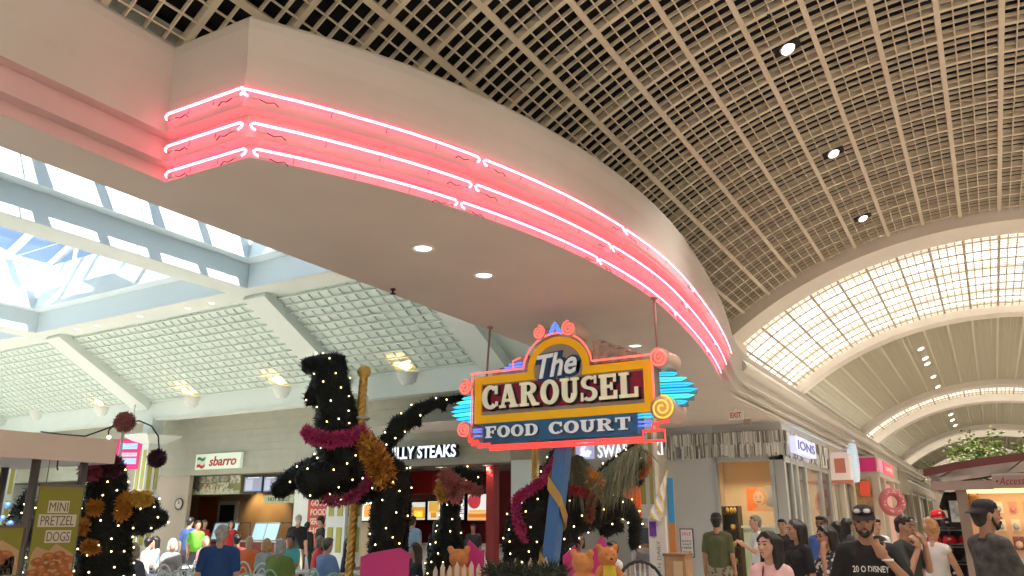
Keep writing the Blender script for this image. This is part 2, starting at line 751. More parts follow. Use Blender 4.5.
# cornice mouldings along the shops, straight part
mb = MB()
path2 = [(-4.27, 15.5, 1, 0), (-4.27, 84, 1, 0)]
for o, z, h in ((.02, 4.13, .05), (.12, 4.24, .05), (.22, 4.42, .06)):
    mb.extrude_profile(path2, [(o - .03, z - h / 2), (o + .03, z - h / 2), (o + .045, z), (o + .03, z + h / 2), (o - .03, z + h / 2)])
GLOSSW = mat('white_gloss_paint', (.78, .74, .68), .22, nz=.02, ns=2.)
struct(mb.build('trim_11', GLOSSW))
mb = MB()
prf = [(.2 + .16 * math.sin(t * PI / 10) , 4.62 + .34 * (1 - math.cos(t * PI / 20))) for t in range(0, 11)]
mb.extrude_profile([(-4.27, 16.0, 1, 0), (-4.27, 84, 1, 0)], prf, 0, True)
mb.add([(-4.27 + o, 16.0, z) for o, z in prf] + [(-4.5, 16.0, prf[-1][1]), (-4.5, 16.0, prf[0][1])], [tuple(range(13))])
struct(mb.build('trim_12', GLOSSW))

mb = MB()
mb.b2((-4.95, 15.6, 4.7), (-4.12, 17.0, 5.35))
struct(mb.build('trim_13', WHITE))

# ---- outer shell: right side of the concourse, roof
mb = MB()
mb.b2((5.55, -14, 0), (5.75, 90, 5.3))
struct(mb.build('wall_right', WHITE))
mb = MB()
mb.b2((-5.4, -14, 7.95), (7.5, 90, 8.1))
mb.b2((5.4, -14, 5.0), (7.5, 90, 5.1))
struct(mb.build('ceiling_roof', DARKV))
mb = MB()
mb.b2((-4.6, 82, 0), (6, 82.2, 8))
struct(mb.build('wall_far', WHITE))

# ---- food court ceiling
ZF = 7.4
YW = 17.0
YO0, YO1 = 1.5, 13.05
OPX = [(-15.65, -6.8), (-25.3, -16.45), (-34.9, -26.1)]
mb = MB()
XL = -36.
# flat frame
mb.b2((XL, YO1, ZF), (XB, 13.85, ZF + .3))
mb.b2((XL, -10, ZF), (XB, YO0, ZF + .3))
xs = [XB] + [v for a in OPX for v in (a[1], a[0])] + [XL]
for a, b in zip(xs[0::2], xs[1::2]):
    mb.b2((b, YO0, ZF), (a, YO1, ZF + .5))
struct(mb.build('ceiling_food_court', FOODW))
# wells: lower wall, projecting ledge, upper wall
WELL = mat('white_skylight_well', (.74, .84, .88), .6)
for i, (x0, x1) in enumerate(OPX):
    mb = MB()
    for (lo, hi) in (((x0 - .1, YO0, ZF + .01), (x0 + .02, YO1, 9.6)), ((x1 - .02, YO0, ZF + .01), (x1 + .1, YO1, 9.6)),
                     ((x0 - .1, YO1 - .02, ZF + .01), (x1 + .1, YO1 + .1, 9.6)), ((x0, YO0 - .1, ZF + .01), (x1, YO0 + .02, 9.6))):
        mb.b2(lo, hi)
    lz, lh, lw = 8.05, .55, .38
    mb.b2((x0 + .02, YO0 + lw, lz), (x0 + lw, YO1 - lw, lz + lh))
    mb.b2((x1 - lw, YO0 + lw, lz), (x1 - .02, YO1 - lw, lz + lh))
    mb.b2((x0 + .02, YO1 - lw, lz), (x1 - .02, YO1 - .02, lz + lh))
    mb.b2((x0 + .02, YO0 + .02, lz), (x1 - .02, YO0 + lw, lz + lh))
    struct(mb.build('trim_skylight_well', WELL))
    # glazed ridge roof: sloping panes between white bars
    xr, ze, zr = (x0 + x1) / 2, 9.6, 11.6
    mb = MB()
    nb = 9
    for k in range(nb + 1):
        y = YO0 + (YO1 - YO0) * k / nb
        for xe in (x0, x1):
            mb.bar((xe, y, ze), (xr, y, zr), .14, .2)
    for t in (0, .36, .7, 1):
        for xe in (x0, x1):
            x = xe + (xr - xe) * t
            z = ze + (zr - ze) * t
            mb.bar((x, YO0, z), (x, YO1, z), .12, .16)
    # gable ends
    for y in (YO0, YO1):
        for k in range(7):
            x = x0 + (x1 - x0) * k / 6
            z = zr - abs(x - xr) / (xr - x0) * (zr - ze)
            mb.bar((x, y, ze), (x, y, max(z, ze + .01)), .1, .1)
    for k in (2, 4, 6, 8):
        y = YO0 + (YO1 - YO0) * k / nb
        pts = [(x0 + (x1 - x0) * t / 10, y, 9.7 + .9 * math.sin(PI * t / 10)) for t in range(11)]
        mb.tube(pts, .05, 6)
        mb.tube([(x0 + .3, y, 9.5), (x1 - .3, y, 9.5)], .018, 5)
    wf = struct(mb.build('window_%d' % (i + 1), mat('white_skylight_bars', (.82, .86, .88), .4)))
    mb = MB()
    for xe in (x0, x1):
        mb.quad((xe, YO0, ze + .05), (xe, YO1, ze + .05), (xr, YO1, zr + .05), (xr, YO0, zr + .05))
    for y in (YO0, YO1):
        mb.add([(x0, y, ze), (x1, y, ze), (xr, y, zr)], [(0, 1, 2)])
    mb.build('pane', glass_mat('skylight_glass', (.93, .97, 1.)), wf)
# upper roof between wells
mb = MB()
xs2 = [XB + .1] + [v for a in OPX for v in (a[1], a[0])] + [XL]
for a, b in zip(xs2[0::2], xs2[1::2]):
    mb.b2((b, -10, 9.5), (a, YO1 + 8, 9.6))
mb.b2((XL, YO1 + .1, 9.5), (XB, 23, 9.6))
mb.b2((XL, -10, 9.5), (XB, YO0, 9.6))
mb.b2((XL - .2, -10, 0), (XL, 24, 9.6))
mb.b2((XL, -10.2, 0), (XB, -10, 9.6))
struct(mb.build('wall_left', FOODW))


# sloped coffered ceiling between beams
def slope_pt(x, t, off=0.):
    """t = 0 at the flat frame, 1 at the cornice band"""
    a, b = Vector((x, 13.85, ZF)), Vector((x, YW, 5.68))
    n = Vector((0, -(ZF - 5.68), -(YW - 13.85))).normalized()
    return a.lerp(b, t) + n * off


COFF = mat('pale_coffer_grid', (.72, .80, .75), .55)
mb = MB()
mb.add([slope_pt(XL, 0, -.02), slope_pt(XB, 0, -.02), slope_pt(XB, 1, -.02), slope_pt(XL, 1, -.02)], [(0, 1, 2, 3)])
struct(mb.build('ceiling_slope', COFF))
BEAMS = [-34.4, -25.12, -15.88, -10.55]
mb = MB()
segs = [(-34.0, -25.5), (-24.75, -16.3), (-15.5, -11.0)]
for xa, xb in segs:
    # crosswise fins, wide and flat faced, light on their upper face
    nr = 12
    for k in range(nr + 1):
        t = .03 + .95 * k / nr
        p, q = slope_pt(xa, t, .035), slope_pt(xb, t, .035)
        mb.bar(p, q, .03, .055, 0, up=slope_pt(0, 0, 1) - slope_pt(0, 0, 0))
    nc = int((xb - xa) / .33)
    for k in range(nc + 1):
        x = xa + (xb - xa) * k / nc
        mb.bar(slope_pt(x, .02, .0), slope_pt(x, .99, .0), .022, .05, 0, up=slope_pt(0, 0, 1) - slope_pt(0, 0, 0))
struct(mb.build('ceiling_coffer_grid', COFF))
mb = MB()
for x in BEAMS:
    w = .8 if x != -10.55 else .75
    mb.bar(slope_pt(x, -.08, .12), slope_pt(x, 1.02, .12), w, .34, 0, up=slope_pt(0, 0, 1) - slope_pt(0, 0, 0))
struct(mb.build('trim_beams', FOODW))
# cornice band and the dark recess over the stalls
mb = MB()
mb.b2((XL, YW, 5.03), (XB, YW + .25, 5.75))
mb.b2((XL, YW - .04, 5.0), (XB, YW + .29, 5.05))
mb.b2((XL, YW + .25, 5.2), (XB, 19.2, 5.3))
mb.b2((-10.9, YW + .1, ZS + .006), (XB + .1, YW + .2, 5.03))
struct(mb.build('trim_cornice_band', FOODW))


# ---- the lamps of the concourse: cove tubes on the cornices, spots in the vault
def area(name, loc, size, energy, col=(1, .93, .83), rot=(0, 0, 0), spread=PI):
    d = bpy.data.lights.new(name, 'AREA')
    d.shape = 'RECTANGLE'
    d.size, d.size_y = size
    d.energy = energy
    d.color = col
    d.spread = spread
    o = bpy.data.objects.new(name, d)
    COL.objects.link(o)
    o.location = loc
    o.rotation_euler = rot
    return o


for y0, y1 in ((-9, 15), (24, 36), (42, 53)):
    area('cove_light', (5.0, (y0 + y1) / 2, 4.7), (.2, y1 - y0), 11 * (y1 - y0), rot=(0, math.radians(150), 0))
    if y0 > 0:
        area('cove_light', (-3.95, (y0 + y1) / 2, 4.99), (.1, y1 - y0), 3 * (y1 - y0), rot=(0, math.radians(200), 0))


def spot(name, loc, energy, ang=70, col=(1, .88, .7), blend=.6, rad=.06, aim=(0, 0, -1)):
    d = bpy.data.lights.new(name, 'SPOT')
    d.energy = energy
    d.spot_size = math.radians(ang)
    d.spot_blend = blend
    d.color = col
    d.shadow_soft_size = rad
    o = bpy.data.objects.new(name, d)
    COL.objects.link(o)
    o.location = loc
    o.rotation_euler = Vector(aim).to_track_quat('-Z', 'Y').to_euler()
    return o


for y in (-6, -3, 1, 5, 8.36, 11.44, 14.46, 18, 21, 25, 28, 31, 34, 38, 43, 47, 51):
    for x in (-1.27, 2.4):
        spot('vault_spot_light', (x, y, 6.7), 110 if y < 8 else 420 if y < 22 else 230, 95, (1, .93, .84))
# ================================================================== NEON ON THE BULKHEAD
NEONP = mat('pink_neon_glow', (1, .6, .65), .4, emit=(1, .12, .22), es=8.5)
DARKW = mat('dark_wire', (.10, .03, .03), .6)
GLASSB = mat('milky_glass_tube_end', (.85, .55, .6), .2)


def off_pt(i, o, z):
    x, y, nx, ny = stations[i]
    return Vector((x + nx * o, y + ny * o, z))


def arc_line(y0, y1, o, z):
    """points along the curved bulkhead from y0 to y1 at offset o"""
    out = []
    st = stations[2:]
    ys = [s[1] for s in st]

    def P(y):
        for a, b in zip(st[:-1], st[1:]):
            if a[1] <= y <= b[1]:
                t = (y - a[1]) / (b[1] - a[1])
                q = [a[k] + (b[k] - a[k]) * t for k in range(4)]
                if a is st[0]:
                    q[2], q[3] = b[2], b[3]
                return Vector((q[0] + q[2] * o, q[1] + q[3] * o, z))
    n = max(3, int((y1 - y0) / .18))
    return [P(y0 + (y1 - y0) * k / n) for k in range(n + 1)]


def neon(pts, label, group='pink neon tubes on the bulkhead', ends=True):
    """a glowing tube whose ends hook down to electrodes on the face"""
    pts = [Vector(p) for p in pts]
    c = pts[len(pts) // 2]
    t = thing('neon_tube', label, 'neon tube', c, 0, group)
    a = (pts[1] - pts[0]).normalized()
    b = (pts[-1] - pts[-2]).normalized()
    dz = Vector((0, 0, -.045))
    p = [pts[0] + a * .03 + dz * 1.1, pts[0] + a * .0 + dz * .9, pts[0] - a * .012 + dz * .4, pts[0] + a * .01] + pts[1:-1] + \
        [pts[-1] - b * .01, pts[-1] + b * .012 + dz * .4, pts[-1] + dz * .9, pts[-1] - b * .03 + dz * 1.1]
    MB().tube(p, .0095, 7).build('tube', NEONP, t)
    for e, d in ((p[0], a), (p[-1], -b)):
        el_ = MB().tube([e - d * .005, e + d * .05, e + d * .07 + Vector((0, 0, -.005))], [.013, .013, .006], 7).build('electrode', GLASSB, t)
        w = MB().tube([e + d * .06, e + d * .12 + Vector((0, 0, -.02)), e + d * .17 + Vector((0, 0, -.005)), e + d * .2 + Vector((0, 0, -.03))], .004, 5)
        w.build('wire', DARKW, el_)
    n = len(pts)
    for f in (.25, .5, .75):
        q = pts[int((n - 1) * f)]
        if n < 4:
            q = pts[0].lerp(pts[-1], f)
        MB().tube([q + Vector((0, 0, -.006)), q + Vector((-.02, .01, -.05))], .004, 5).build('standoff', mat('clear_standoff', (.5, .25, .25), .3), t)
    return t


rowsN = [(.045, 4.148, 'lowest'), (.145, 4.288, 'middle'), (.245, 4.475, 'top')]
brk = [[3.325, 4.80, 6.66, 8.95, 11.2, 13.3], [3.325, 4.86, 6.75, 9.15, 11.4, 13.3], [3.32, 4.86, 6.85, 9.1, 11.6, 13.3]]
seg_names = ['from the bulkhead corner', 'second from the corner', 'third from the corner, above the carousel sign', 'fourth from the corner',
             'at the far tip of the bulkhead']
for (o, z, rn), bk in zip(rowsN, brk):
    a, b = off_pt(1, o, z), off_pt(2, o, z)
    d = (b - a).normalized()
    neon([a + d * (.02), a.lerp(b, .33), a.lerp(b, .66), b - d * (.03 if rn != 'top' else -.02)], 'straight pink neon tube on the short return, %s of the three rows' % rn)
    for k in range(5):
        p = arc_line(bk[k] + .03, bk[k + 1] - .03, o, z)
        if k == 0:
            p = [off_pt(2, o, z).lerp(p[0], {'top': .12, 'middle': .4, 'lowest': .62}[rn])] + p[1:]
        neon(p, 'curved pink neon tube in the %s row, %s' % (rn, seg_names[k]))


# ================================================================== SMALL CEILING THINGS
LAMPW = glow('white_lamp_glow', (1, .93, .82), 3.0)
RING = mat('white_trim_ring', (.85, .82, .78), .4)


def downlight(x, y, z, label, r=.115, e=22, group='recessed downlights in the soffit'):
    t = thing('downlight', label, 'downlight', (x, y, z), 0, group)
    MB().lathe([(r * .72, -.001), (r * .78, -.012), (r, -.010), (r, .004), (r * .72, .03)], (x, y, z), 24).build('trim_ring', RING, t)
    MB().lathe([(0.0, -.004), (r * .7, -.004), (r * .74, .02)], (x, y, z), 24).build('lamp', LAMPW, t)
    if e:
        spot('downlight_beam', (x, y, z - .03), e, 110)
    return t


for q, l in (((423, 248), 'round white downlight in the soffit, the one nearest the neon corner'),
             ((484, 275), 'round white downlight in the soffit, in front of the carousel sign'),
             ((635, 345.5), 'round white downlight in the soffit just behind the right hanger rod of the sign')):
    p = at_z(q[0], q[1], ZS)
    downlight(p.x, p.y, ZS, l)
p = at_z(393, 289, ZS)
t = thing('sprinkler_head', 'small black sprinkler head hanging from the beige soffit', 'sprinkler', p)
MB().lathe([(.03, 0), (.03, -.012), (.012, -.016), (.012, -.05)], p, 12).build('body', mat('black_metal', (.02, .02, .02), .5), t)
MB().lathe([(.034, -.052), (.034, -.058)], p, 12).build('deflector', mat('black_metal', (.02, .02, .02), .5), t)

for i, (x, y) in enumerate(((5, 340), (22, 338), (77, 329), (97, 325.5), (140, 316), (188, 308), (212, 303))):
    p = at_z(x, y, ZF)
    downlight(p.x, p.y, ZF - .002, 'small bright downlight in the pale food court ceiling edge, %s from the right' %
              ['seventh', 'sixth', 'fifth', 'fourth', 'third', 'second', 'first'][i], .11, 220, 'downlights along the skylight edge')


def vcyl(x, y, R):
    d = ray(x, y)
    ox, oz = -VX, CH - VZ
    a = d.x * d.x + d.z * d.z
    b = 2 * (ox * d.x + oz * d.z)
    c = ox * ox + oz * oz - R * R
    return CAMP + d * ((-b + math.sqrt(b * b - 4 * a * c)) / (2 * a))


def vault_lamp(q, label, s=1., gap=True):
    p = vcyl(q[0], q[1], VR)
    t = thing('vault_spotlight', label, 'spotlight', p, 0, 'spotlights in the vault')
    up = Vector((VX - p.x, 0, VZ - p.z)).normalized()      # towards the floor
    if gap:
        g = MB()
        R = Matrix((Vector((-up.z, 0, up.x)), Vector((0, 1, 0)), up)).transposed()
        g.box(p + up * .004, (.30 * s, .17 * s, .02), 0, None, R)
        g.build('dark_opening', DARKV, t)
    ax = (Vector((.45, -.25, -1))).normalized()
    c = p + up * .03
    MB().lathe([(.05 * s, -.16), (.085 * s, -.10), (.09 * s, 0), (.08 * s, .004)], c, 16, axis=ax).build('lamp_housing', RING, t)
    MB().lathe([(0, .006), (.076 * s, .006), (.08 * s, .0)], c, 16, axis=ax).build('lamp_face', glow('white_spot_glow', (1, .96, .88), 4.), t)
    if gap and q[1] < 60:
        MB().tube([c - ax * .1, c - ax * .1 + Vector((-.02, -.25, .03)), c + Vector((-.05, -.75, .02))], .008, 6).build('cable', mat('black_metal', (.02, .02, .02), .5), t)
    return t


vault_lamp((787, 47), 'white spotlight poking through the vault grid, nearest the camera, with black cable')
vault_lamp((833, 152), 'white spotlight in the vault grid, second from the camera')
vault_lamp((862.5, 217), 'white spotlight in the vault grid, third from the camera, before the bright arch')
ordn = ['first', 'second', 'third', 'fourth', 'fifth']
for k, q in enumerate(((920.5, 348), (925, 357.5), (927, 363), (933, 376), (937.5, 386))):
    vault_lamp(q, 'small spotlight in the vault beyond the bright panel, %s of a row of five' % ordn[k], 1.25, False)
for k, q in enumerate(((950.6, 414), (952.3, 419.5), (955, 425))):
    vault_lamp(q, 'tiny far spotlight in the distant vault bay, %s of three' % ordn[k], 1.5, False)

# ---- exit sign and sensor on the soffit by the silver storefront
p = at_z(735.5, 409, ZS) + Vector((0, 0, -.14))
t = thing('exit_sign', 'white exit sign with red letters under the soffit, above the silver storefront', 'exit sign', p)
mb = MB().box(p, (.33, .06, .20))
mb.box((p.x, p.y, (p.z + .1 + ZS) / 2), (.05, .04, max(.01, ZS - p.z - .1)))
mb.build('sign_box', mat('white_sign_box', (.85, .82, .78), .4), t)
text(MB(), 'EXIT', M_front(p.x, p.y - .031, p.z), .24, .12, .02, depth=.004).build('lettering', mat('red_exit_letter', (.65, .02, .02), .5), t)
p = at_z(747, 417, ZS) + Vector((0, 0, -.12))
t = thing('motion_sensor', 'small brown box sensor under the soffit beside the exit sign', 'sensor', p)
MB().box(p, (.16, .1, .13)).build('body', mat('tan_plastic', (.42, .33, .25), .5), t)
MB().box((p.x, p.y, (p.z + .06 + ZS) / 2), (.05, .05, ZS - p.z - .06)).build('bracket', RING, t)

# ---- uplight sconces on the cornice band
SCON = mat('white_sconce_plaster', (.74, .76, .72), .5)
for k, (x, y) in enumerate(((33, 415), (98, 411), (188, 402), (278, 392), (404, 378))):
    p = at_y(x, y, YW - .2)
    t = thing('wall_sconce', 'white half bowl uplight on the pale cornice band, %s from the left' % ordn[k], 'wall light', (p.x, YW, p.z), 0, 'uplights on the cornice band')
    mb = MB()
    rows = []
    for i in range(7):
        f = i / 6
        r = .16 + .17 * math.sin(f * PI / 2)
        rows.append([(p.x + r * math.cos(PI + PI * j / 10), YW + r * 1.0 * math.sin(PI + PI * j / 10), p.z - .17 + .34 * f) for j in range(11)])
    mb.sheet(rows, 0, True)
    rows2 = [[(a * .93 + p.x * .07, b * .93 + YW * .07, c) for a, b, c in r] for r in rows]
    mb.sheet(rows2[::-1], 0, True)
    mb.add([rows[0][j] for j in range(11)], [tuple(range(11))[::-1]])
    mb.build('bowl', SCON, t)
    MB().box((p.x, YW - .02, p.z - .02), (.5, .04, .2)).build('backplate', SCON, t)
    MB().ball((p.x, YW - .14, p.z + .05), .05).build('lamp', glow('amber_lamp_glow', (1, .6, .2), 20), t)
    spot('sconce_beam', (p.x, YW - .16, p.z + .16), 330, 105, (1, .50, .12), .7, .05, (.0, -.3, 1))
# ================================================================== THE CAROUSEL SIGN
SY = 8.0
SIGN = thing('hanging_sign', 'large neon food court sign with yellow frame and scrolls hung below the soffit', 'sign', (-4.13, SY + .12, 2.45))
YEL = mat('yellow_sign_frame', (.95, .52, .012), .4, emit=(1, .5, .0), es=.12)
SBE = mat('beige_sign_body', (.62, .47, .38), .5)
SGR = mat('grey_beige_sign_face', (.42, .37, .33), .5)
MAR = mat('maroon_panel', (.30, .012, .05), .4)
BLU = mat('blue_panel', (.035, .15, .36), .4)
CRL = mat('cream_letter', (.85, .82, .64), .4, emit=(.9, .86, .66), es=.15)
BLK = mat('black_letter_shadow', (.015, .013, .015), .5)
WHL = mat('white_letter', (.80, .84, .86), .4, emit=(.8, .85, .9), es=.15)
NRED = mat('red_neon', (.3, .02, .02), .4, emit=(1, .06, .05), es=1.15)
NPNK = mat('coral_neon', (.3, .05, .05), .4, emit=(1, .15, .12), es=1.3)
NYEL = mat('yellow_neon', (.4, .2, .03), .4, emit=(1, .52, .06), es=1.2)
NCYA = mat('cyan_neon', (.02, .2, .3), .4, emit=(.03, .55, 1), es=1.15)
NBLU = mat('blue_neon', (.03, .05, .3), .4, emit=(.1, .2, 1), es=1.4)
SCX = -4.13


def P3(x, z, y=0.):
    return Vector((x, SY + y, z))


def MF(x, z, y=0.):
    return M_front(x, SY + y, z)


def outline(m, a, b, cz, top=3.38, bot=2.81, x0=-5.28, x1=-2.98):
    """rectangle inset by m with an elliptical arch (half axes a, b) in its top edge"""
    L = []
    t = top - m
    L.append((x0 + m, bot + m))
    L.append((x0 + m, t))
    n = 22
    th0 = math.asin(max(-1, min(1, (t - cz) / b)))
    for k in range(n + 1):
        th = PI - th0 - (PI - 2 * th0) * k / n
        L.append((SCX + a * math.cos(th), cz + b * math.sin(th)))
    L.append((x1 - m, t))
    L.append((x1 - m, bot + m))
    return L


OUT = outline(0, .405, .385, 3.38)
INN = outline(.095, .325, .30, 3.38)
TH = .30
mb = MB()
mb.prism([(x - SCX, z) for x, z in OUT], TH, M_front(SCX, SY + TH + .03, 0), 0)
mb.build('cabinet', SBE, SIGN)
mb = MB()
for A, B, y0, y1 in ((OUT, INN, .0, .03),):
    n = len(A)
    vs = [P3(x, z, y0) for x, z in A] + [P3(x, z, y0) for x, z in B] + [P3(x, z, y1) for x, z in A] + [P3(x, z, y1) for x, z in B]
    fs = []
    for i in range(n):
        j = (i + 1) % n
        fs += [(i, n + i, n + j, j), (i, j, 2 * n + j, 2 * n + i), (n + i, 3 * n + i, 3 * n + j, n + j)]
    mb.add(vs, [f[::-1] for f in fs])
mb.build('frame', YEL, SIGN)
MB().prism([(x - SCX, z) for x, z in INN], .006, M_front(SCX, SY + .03, 0)).build('face_panel', SGR, SIGN)
MB().b2((-5.17, SY + .008, 2.955), (-3.09, SY + .026, 3.265)).build('name_panel', MAR, SIGN)
MB().b2((-5.14, SY - .01, 2.575), (-3.17, SY + .2, 2.805)).build('lower_panel', BLU, SIGN)


# ---- slab serif letters (unit height, own width)
def ring(cx, cy, rx, ry, t, a0, a1, ty=None, n=16):
    ty = ty or t * .8
    o, i_ = [], []
    for k in range(n + 1):
        a = math.radians(a0 + (a1 - a0) * k / n)
        o.append((cx + rx * math.cos(a), cy + ry * math.sin(a)))
        i_.append((cx + (rx - t) * math.cos(a), cy + (ry - ty) * math.sin(a)))
    return [[o[k], o[k + 1], i_[k + 1], i_[k]] for k in range(n)]


def rect(x0, y0, x1, y1):
    return [[(x0, y0), (x1, y0), (x1, y1), (x0, y1)]]


T, S_ = .24, .11


def glyph(c):
    if c == 'O':
        return ring(.42, .5, .42, .52, T, 0, 360, .16, 28), .84
    if c == 'C':
        return ring(.42, .5, .42, .52, T, 48, 312, .16, 24) + rect(.64, .62, .76, .98) + rect(.68, .1, .78, .3), .80
    if c == 'A':
        return [[(.28, 1), (.54, 1), (.30, 0), (.10, 0)][0:0] or [(.30, 1), (.42, .86), (.20, .05), (.08, .05)]] + \
            [[(.30, 1), (.56, 1), (.84, .05), (.58, .05)]] + rect(.2, .25, .66, .37) + rect(0, 0, .30, S_) + rect(.5, 0, .92, S_), .92
    if c == 'R':
        return rect(.08, 0, .08 + T, 1) + rect(0, 0, .42, S_) + rect(0, 1 - S_, .4, 1) + ring(.42, .74, .36, .26, T, -90, 90, .11, 14) + rect(.3, .89, .44, 1) + \
            rect(.3, .48, .44, .59) + [[(.36, .5), (.58, .5), (.86, 0), (.60, 0)]] + rect(.6, 0, .92, S_), .92
    if c == 'U':
        return rect(.08, .36, .08 + T, 1) + rect(.58, .36, .58 + .16, 1) + ring(.41, .37, .33, .39, T, 180, 360, .16, 16) + rect(0, 1 - S_, .40, 1) + rect(.48, 1 - S_, .84, 1), .84
    if c == 'S':
        return ring(.37, .735, .33, .28, .19, 40, 270, .13, 14) + ring(.38, .275, .35, .29, .2, -140, 90, .13, 16) + rect(.60, .68, .69, 1) + rect(.02, 0, .11, .34), .74
    if c == 'E':
        return rect(.08, 0, .08 + T, 1) + rect(0, 0, .74, S_ + .02) + rect(0, 1 - S_ - .02, .72, 1) + rect(.2, .45, .56, .57) + rect(.62, 0, .76, .34) + rect(.62, .68, .72, 1) + rect(.48, .36, .58, .66), .78
    if c == 'L':
        return rect(.08, 0, .08 + T, 1) + rect(0, 0, .76, S_ + .02) + rect(0, 1 - S_, .42, 1) + rect(.64, 0, .78, .4), .80
    if c == 'F':
        return rect(.08, 0, .08 + T, 1) + rect(0, 0, .44, S_) + rect(0, 1 - S_ - .02, .72, 1) + rect(.2, .44, .54, .56) + rect(.62, .64, .72, 1) + rect(.48, .34, .57, .66), .74
    if c == 'D':
        return rect(.08, 0, .08 + T, 1) + rect(0, 0, .44, S_ + .02) + rect(0, 1 - S_ - .02, .44, 1) + ring(.42, .5, .42, .5, T, -90, 90, .12, 18), .86
    if c == 'T':
        return rect(.28, 0, .28 + T, 1) + rect(.16, 0, .64, S_) + rect(0, 1 - S_ - .02, .8, 1) + rect(0, .64, .1, 1) + rect(.7, .64, .8, 1), .80
    return [], .5


def slab_text(mb, s, x0, x1, z0, z1, y, depth, mi=0, gap=.10, dx=0, dz=0, grow=0.):
    gs = [glyph(c) for c in s]
    tot = sum(w for _, w in gs) + gap * (len(s) - 1)
    k = (x1 - x0) / tot
    h = z1 - z0
    x = x0
    for g, w in gs:
        for poly in g:
            cx = sum(p[0] for p in poly) / 4
            cy = sum(p[1] for p in poly) / 4
            pl = [((p[0] + (grow if p[0] > cx else -grow)) * k, (p[1] + (grow if p[1] > cy else -grow)) * h) for p in poly]
            mb.prism(pl, depth, M_front(x + dx, y, z0 + dz), mi)
        x += (w + gap) * k
    return mb


slab_text(MB(), 'CAROUSEL', -5.155, -3.13, 2.975, 3.255, SY + .004, .012, gap=.07, dx=.022, dz=-.016, grow=.03).build('name_letter_shadow', BLK, SIGN)
slab_text(MB(), 'CAROUSEL', -5.155, -3.13, 2.975, 3.255, SY - .012, .022, gap=.07).build('name_lettering', CRL, SIGN)
for wd, xa, xb in (('FOOD', -5.10, -4.38), ('COURT', -4.24, -3.24)):
    slab_text(MB(), wd, xa + .008, xb + .008, 2.622, 2.757, SY - .016, .006, gap=.08, grow=.03).build('lower_letter_shadow', mat('grey_letter_shadow', (.09, .11, .14), .5), SIGN)
    slab_text(MB(), wd, xa, xb, 2.63, 2.765, SY - .024, .01, gap=.08).build('lower_lettering', WHL, SIGN)
# the script word in the arch: blue plate behind sheared white letters
mb = MB()
text(mb, 'The', face_M((SCX - .0, SY + .022, 3.43), (1, 0, .07), (-.04, 0, 1)), .60, .33, .13, depth=.03, shear=.3)
mb.build('script_plate', mat('dark_blue_script_plate', (.02, .08, .2), .4), SIGN)
mb = MB()
text(mb, 'The', face_M((SCX - .005, SY - .012, 3.435), (1, 0, .07), (-.04, 0, 1)), .52, .28, .015, depth=.02, shear=.3)
mb.build('script_lettering', WHL, SIGN)


def spiral(cx, cz, r0, r1, turns, a0, y, sgn=1, n=40):
    return [P3(cx + (r0 + (r1 - r0) * k / n) * math.cos(a0 + sgn * 2 * PI * turns * k / n), cz + (r0 + (r1 - r0) * k / n) * math.sin(a0 + sgn * 2 * PI * turns * k / n), y) for k in range(n + 1)]


def ntube(name, pts, m, r=.012, n=7):
    return MB().tube(pts, r, n).build(name, m, SIGN)


# coral outline over the top of the frame
o2 = outline(-.045, .45, .425, 3.38)
ntube('neon_outline', [P3(x, z, -.02) for x, z in o2[1:-1]], NPNK, .013)
ntube('neon_outline', [P3(x, z, -.03) for x, z in outline(-.02, .425, .40, 3.38)[:2]], NPNK, .011)
ntube('neon_outline', [P3(-2.955, 2.8, -.03), P3(-2.955, 3.38, -.03)], NPNK, .011)
# double red line along the bottom
ntube('neon_outline', [P3(-5.33, 2.70, -.03), P3(-5.33, 2.60, -.03), P3(-5.2, 2.60, -.03), P3(-5.2, 2.53, -.03), P3(-3.10, 2.53, -.03), P3(-3.10, 2.60, -.03), P3(-2.93, 2.60, -.03), P3(-2.93, 2.66, -.03)], NRED, .017)
ntube('neon_outline', [P3(-5.28, 2.64, -.05), P3(-5.28, 2.555, -.05), P3(-5.02, 2.555, -.05), P3(-5.02, 2.49, -.05), P3(-2.85, 2.49, -.05), P3(-2.85, 2.60, -.05), P3(-2.98, 2.60, -.05), P3(-2.98, 2.665, -.05), P3(-2.8, 2.69, -.05)], NRED, .017)
# scrolls: drums with spiral tubes on their faces
scr = [(-4.34, 3.83, .085, NPNK, -1), (-3.94, 3.83, .095, NPNK, 1), (-5.385, 3.26, .10, NPNK, -1), (-5.385, 2.74, .10, NPNK, 1), (-2.86, 2.83, .14, NYEL, -1), (-2.86, 3.37, .11, NPNK, 1)]
for cx, cz, r, m, sg in scr:
    d = MB()
    d.lathe([(r * .25, -.03), (r, -.03), (r, .0), (r * .97, .02), (r * .97, TH + .02), (r, TH + .04), (r * .25, TH + .04)], P3(cx, cz, TH + .0), 24, axis=(0, -1, 0))
    dd = d.build('scroll_drum', SBE, SIGN)
    MB().tube(spiral(cx, cz, r * .95, r * .15, 2.1, PI * (.5 if sg < 0 else .5), -.07, sg), .011, 6).build('neon_spiral', m, dd)
    WM[dd.name] = WM[SIGN.name]
# blue flourish on top of the arch
ntube('neon_flourish', [P3(-4.22, 3.79, -.03), P3(-4.19, 3.85, -.03), P3(-4.17, 3.90, -.03), P3(-4.14, 3.93, -.03), P3(-4.11, 3.90, -.03), P3(-4.09, 3.85, -.03), P3(-4.05, 3.79, -.03)], NBLU, .012)
ntube('neon_flourish', [P3(-4.18, 3.80, -.03), P3(-4.15, 3.88, -.03), P3(-4.13, 3.88, -.03), P3(-4.10, 3.80, -.03)], NBLU, .010)
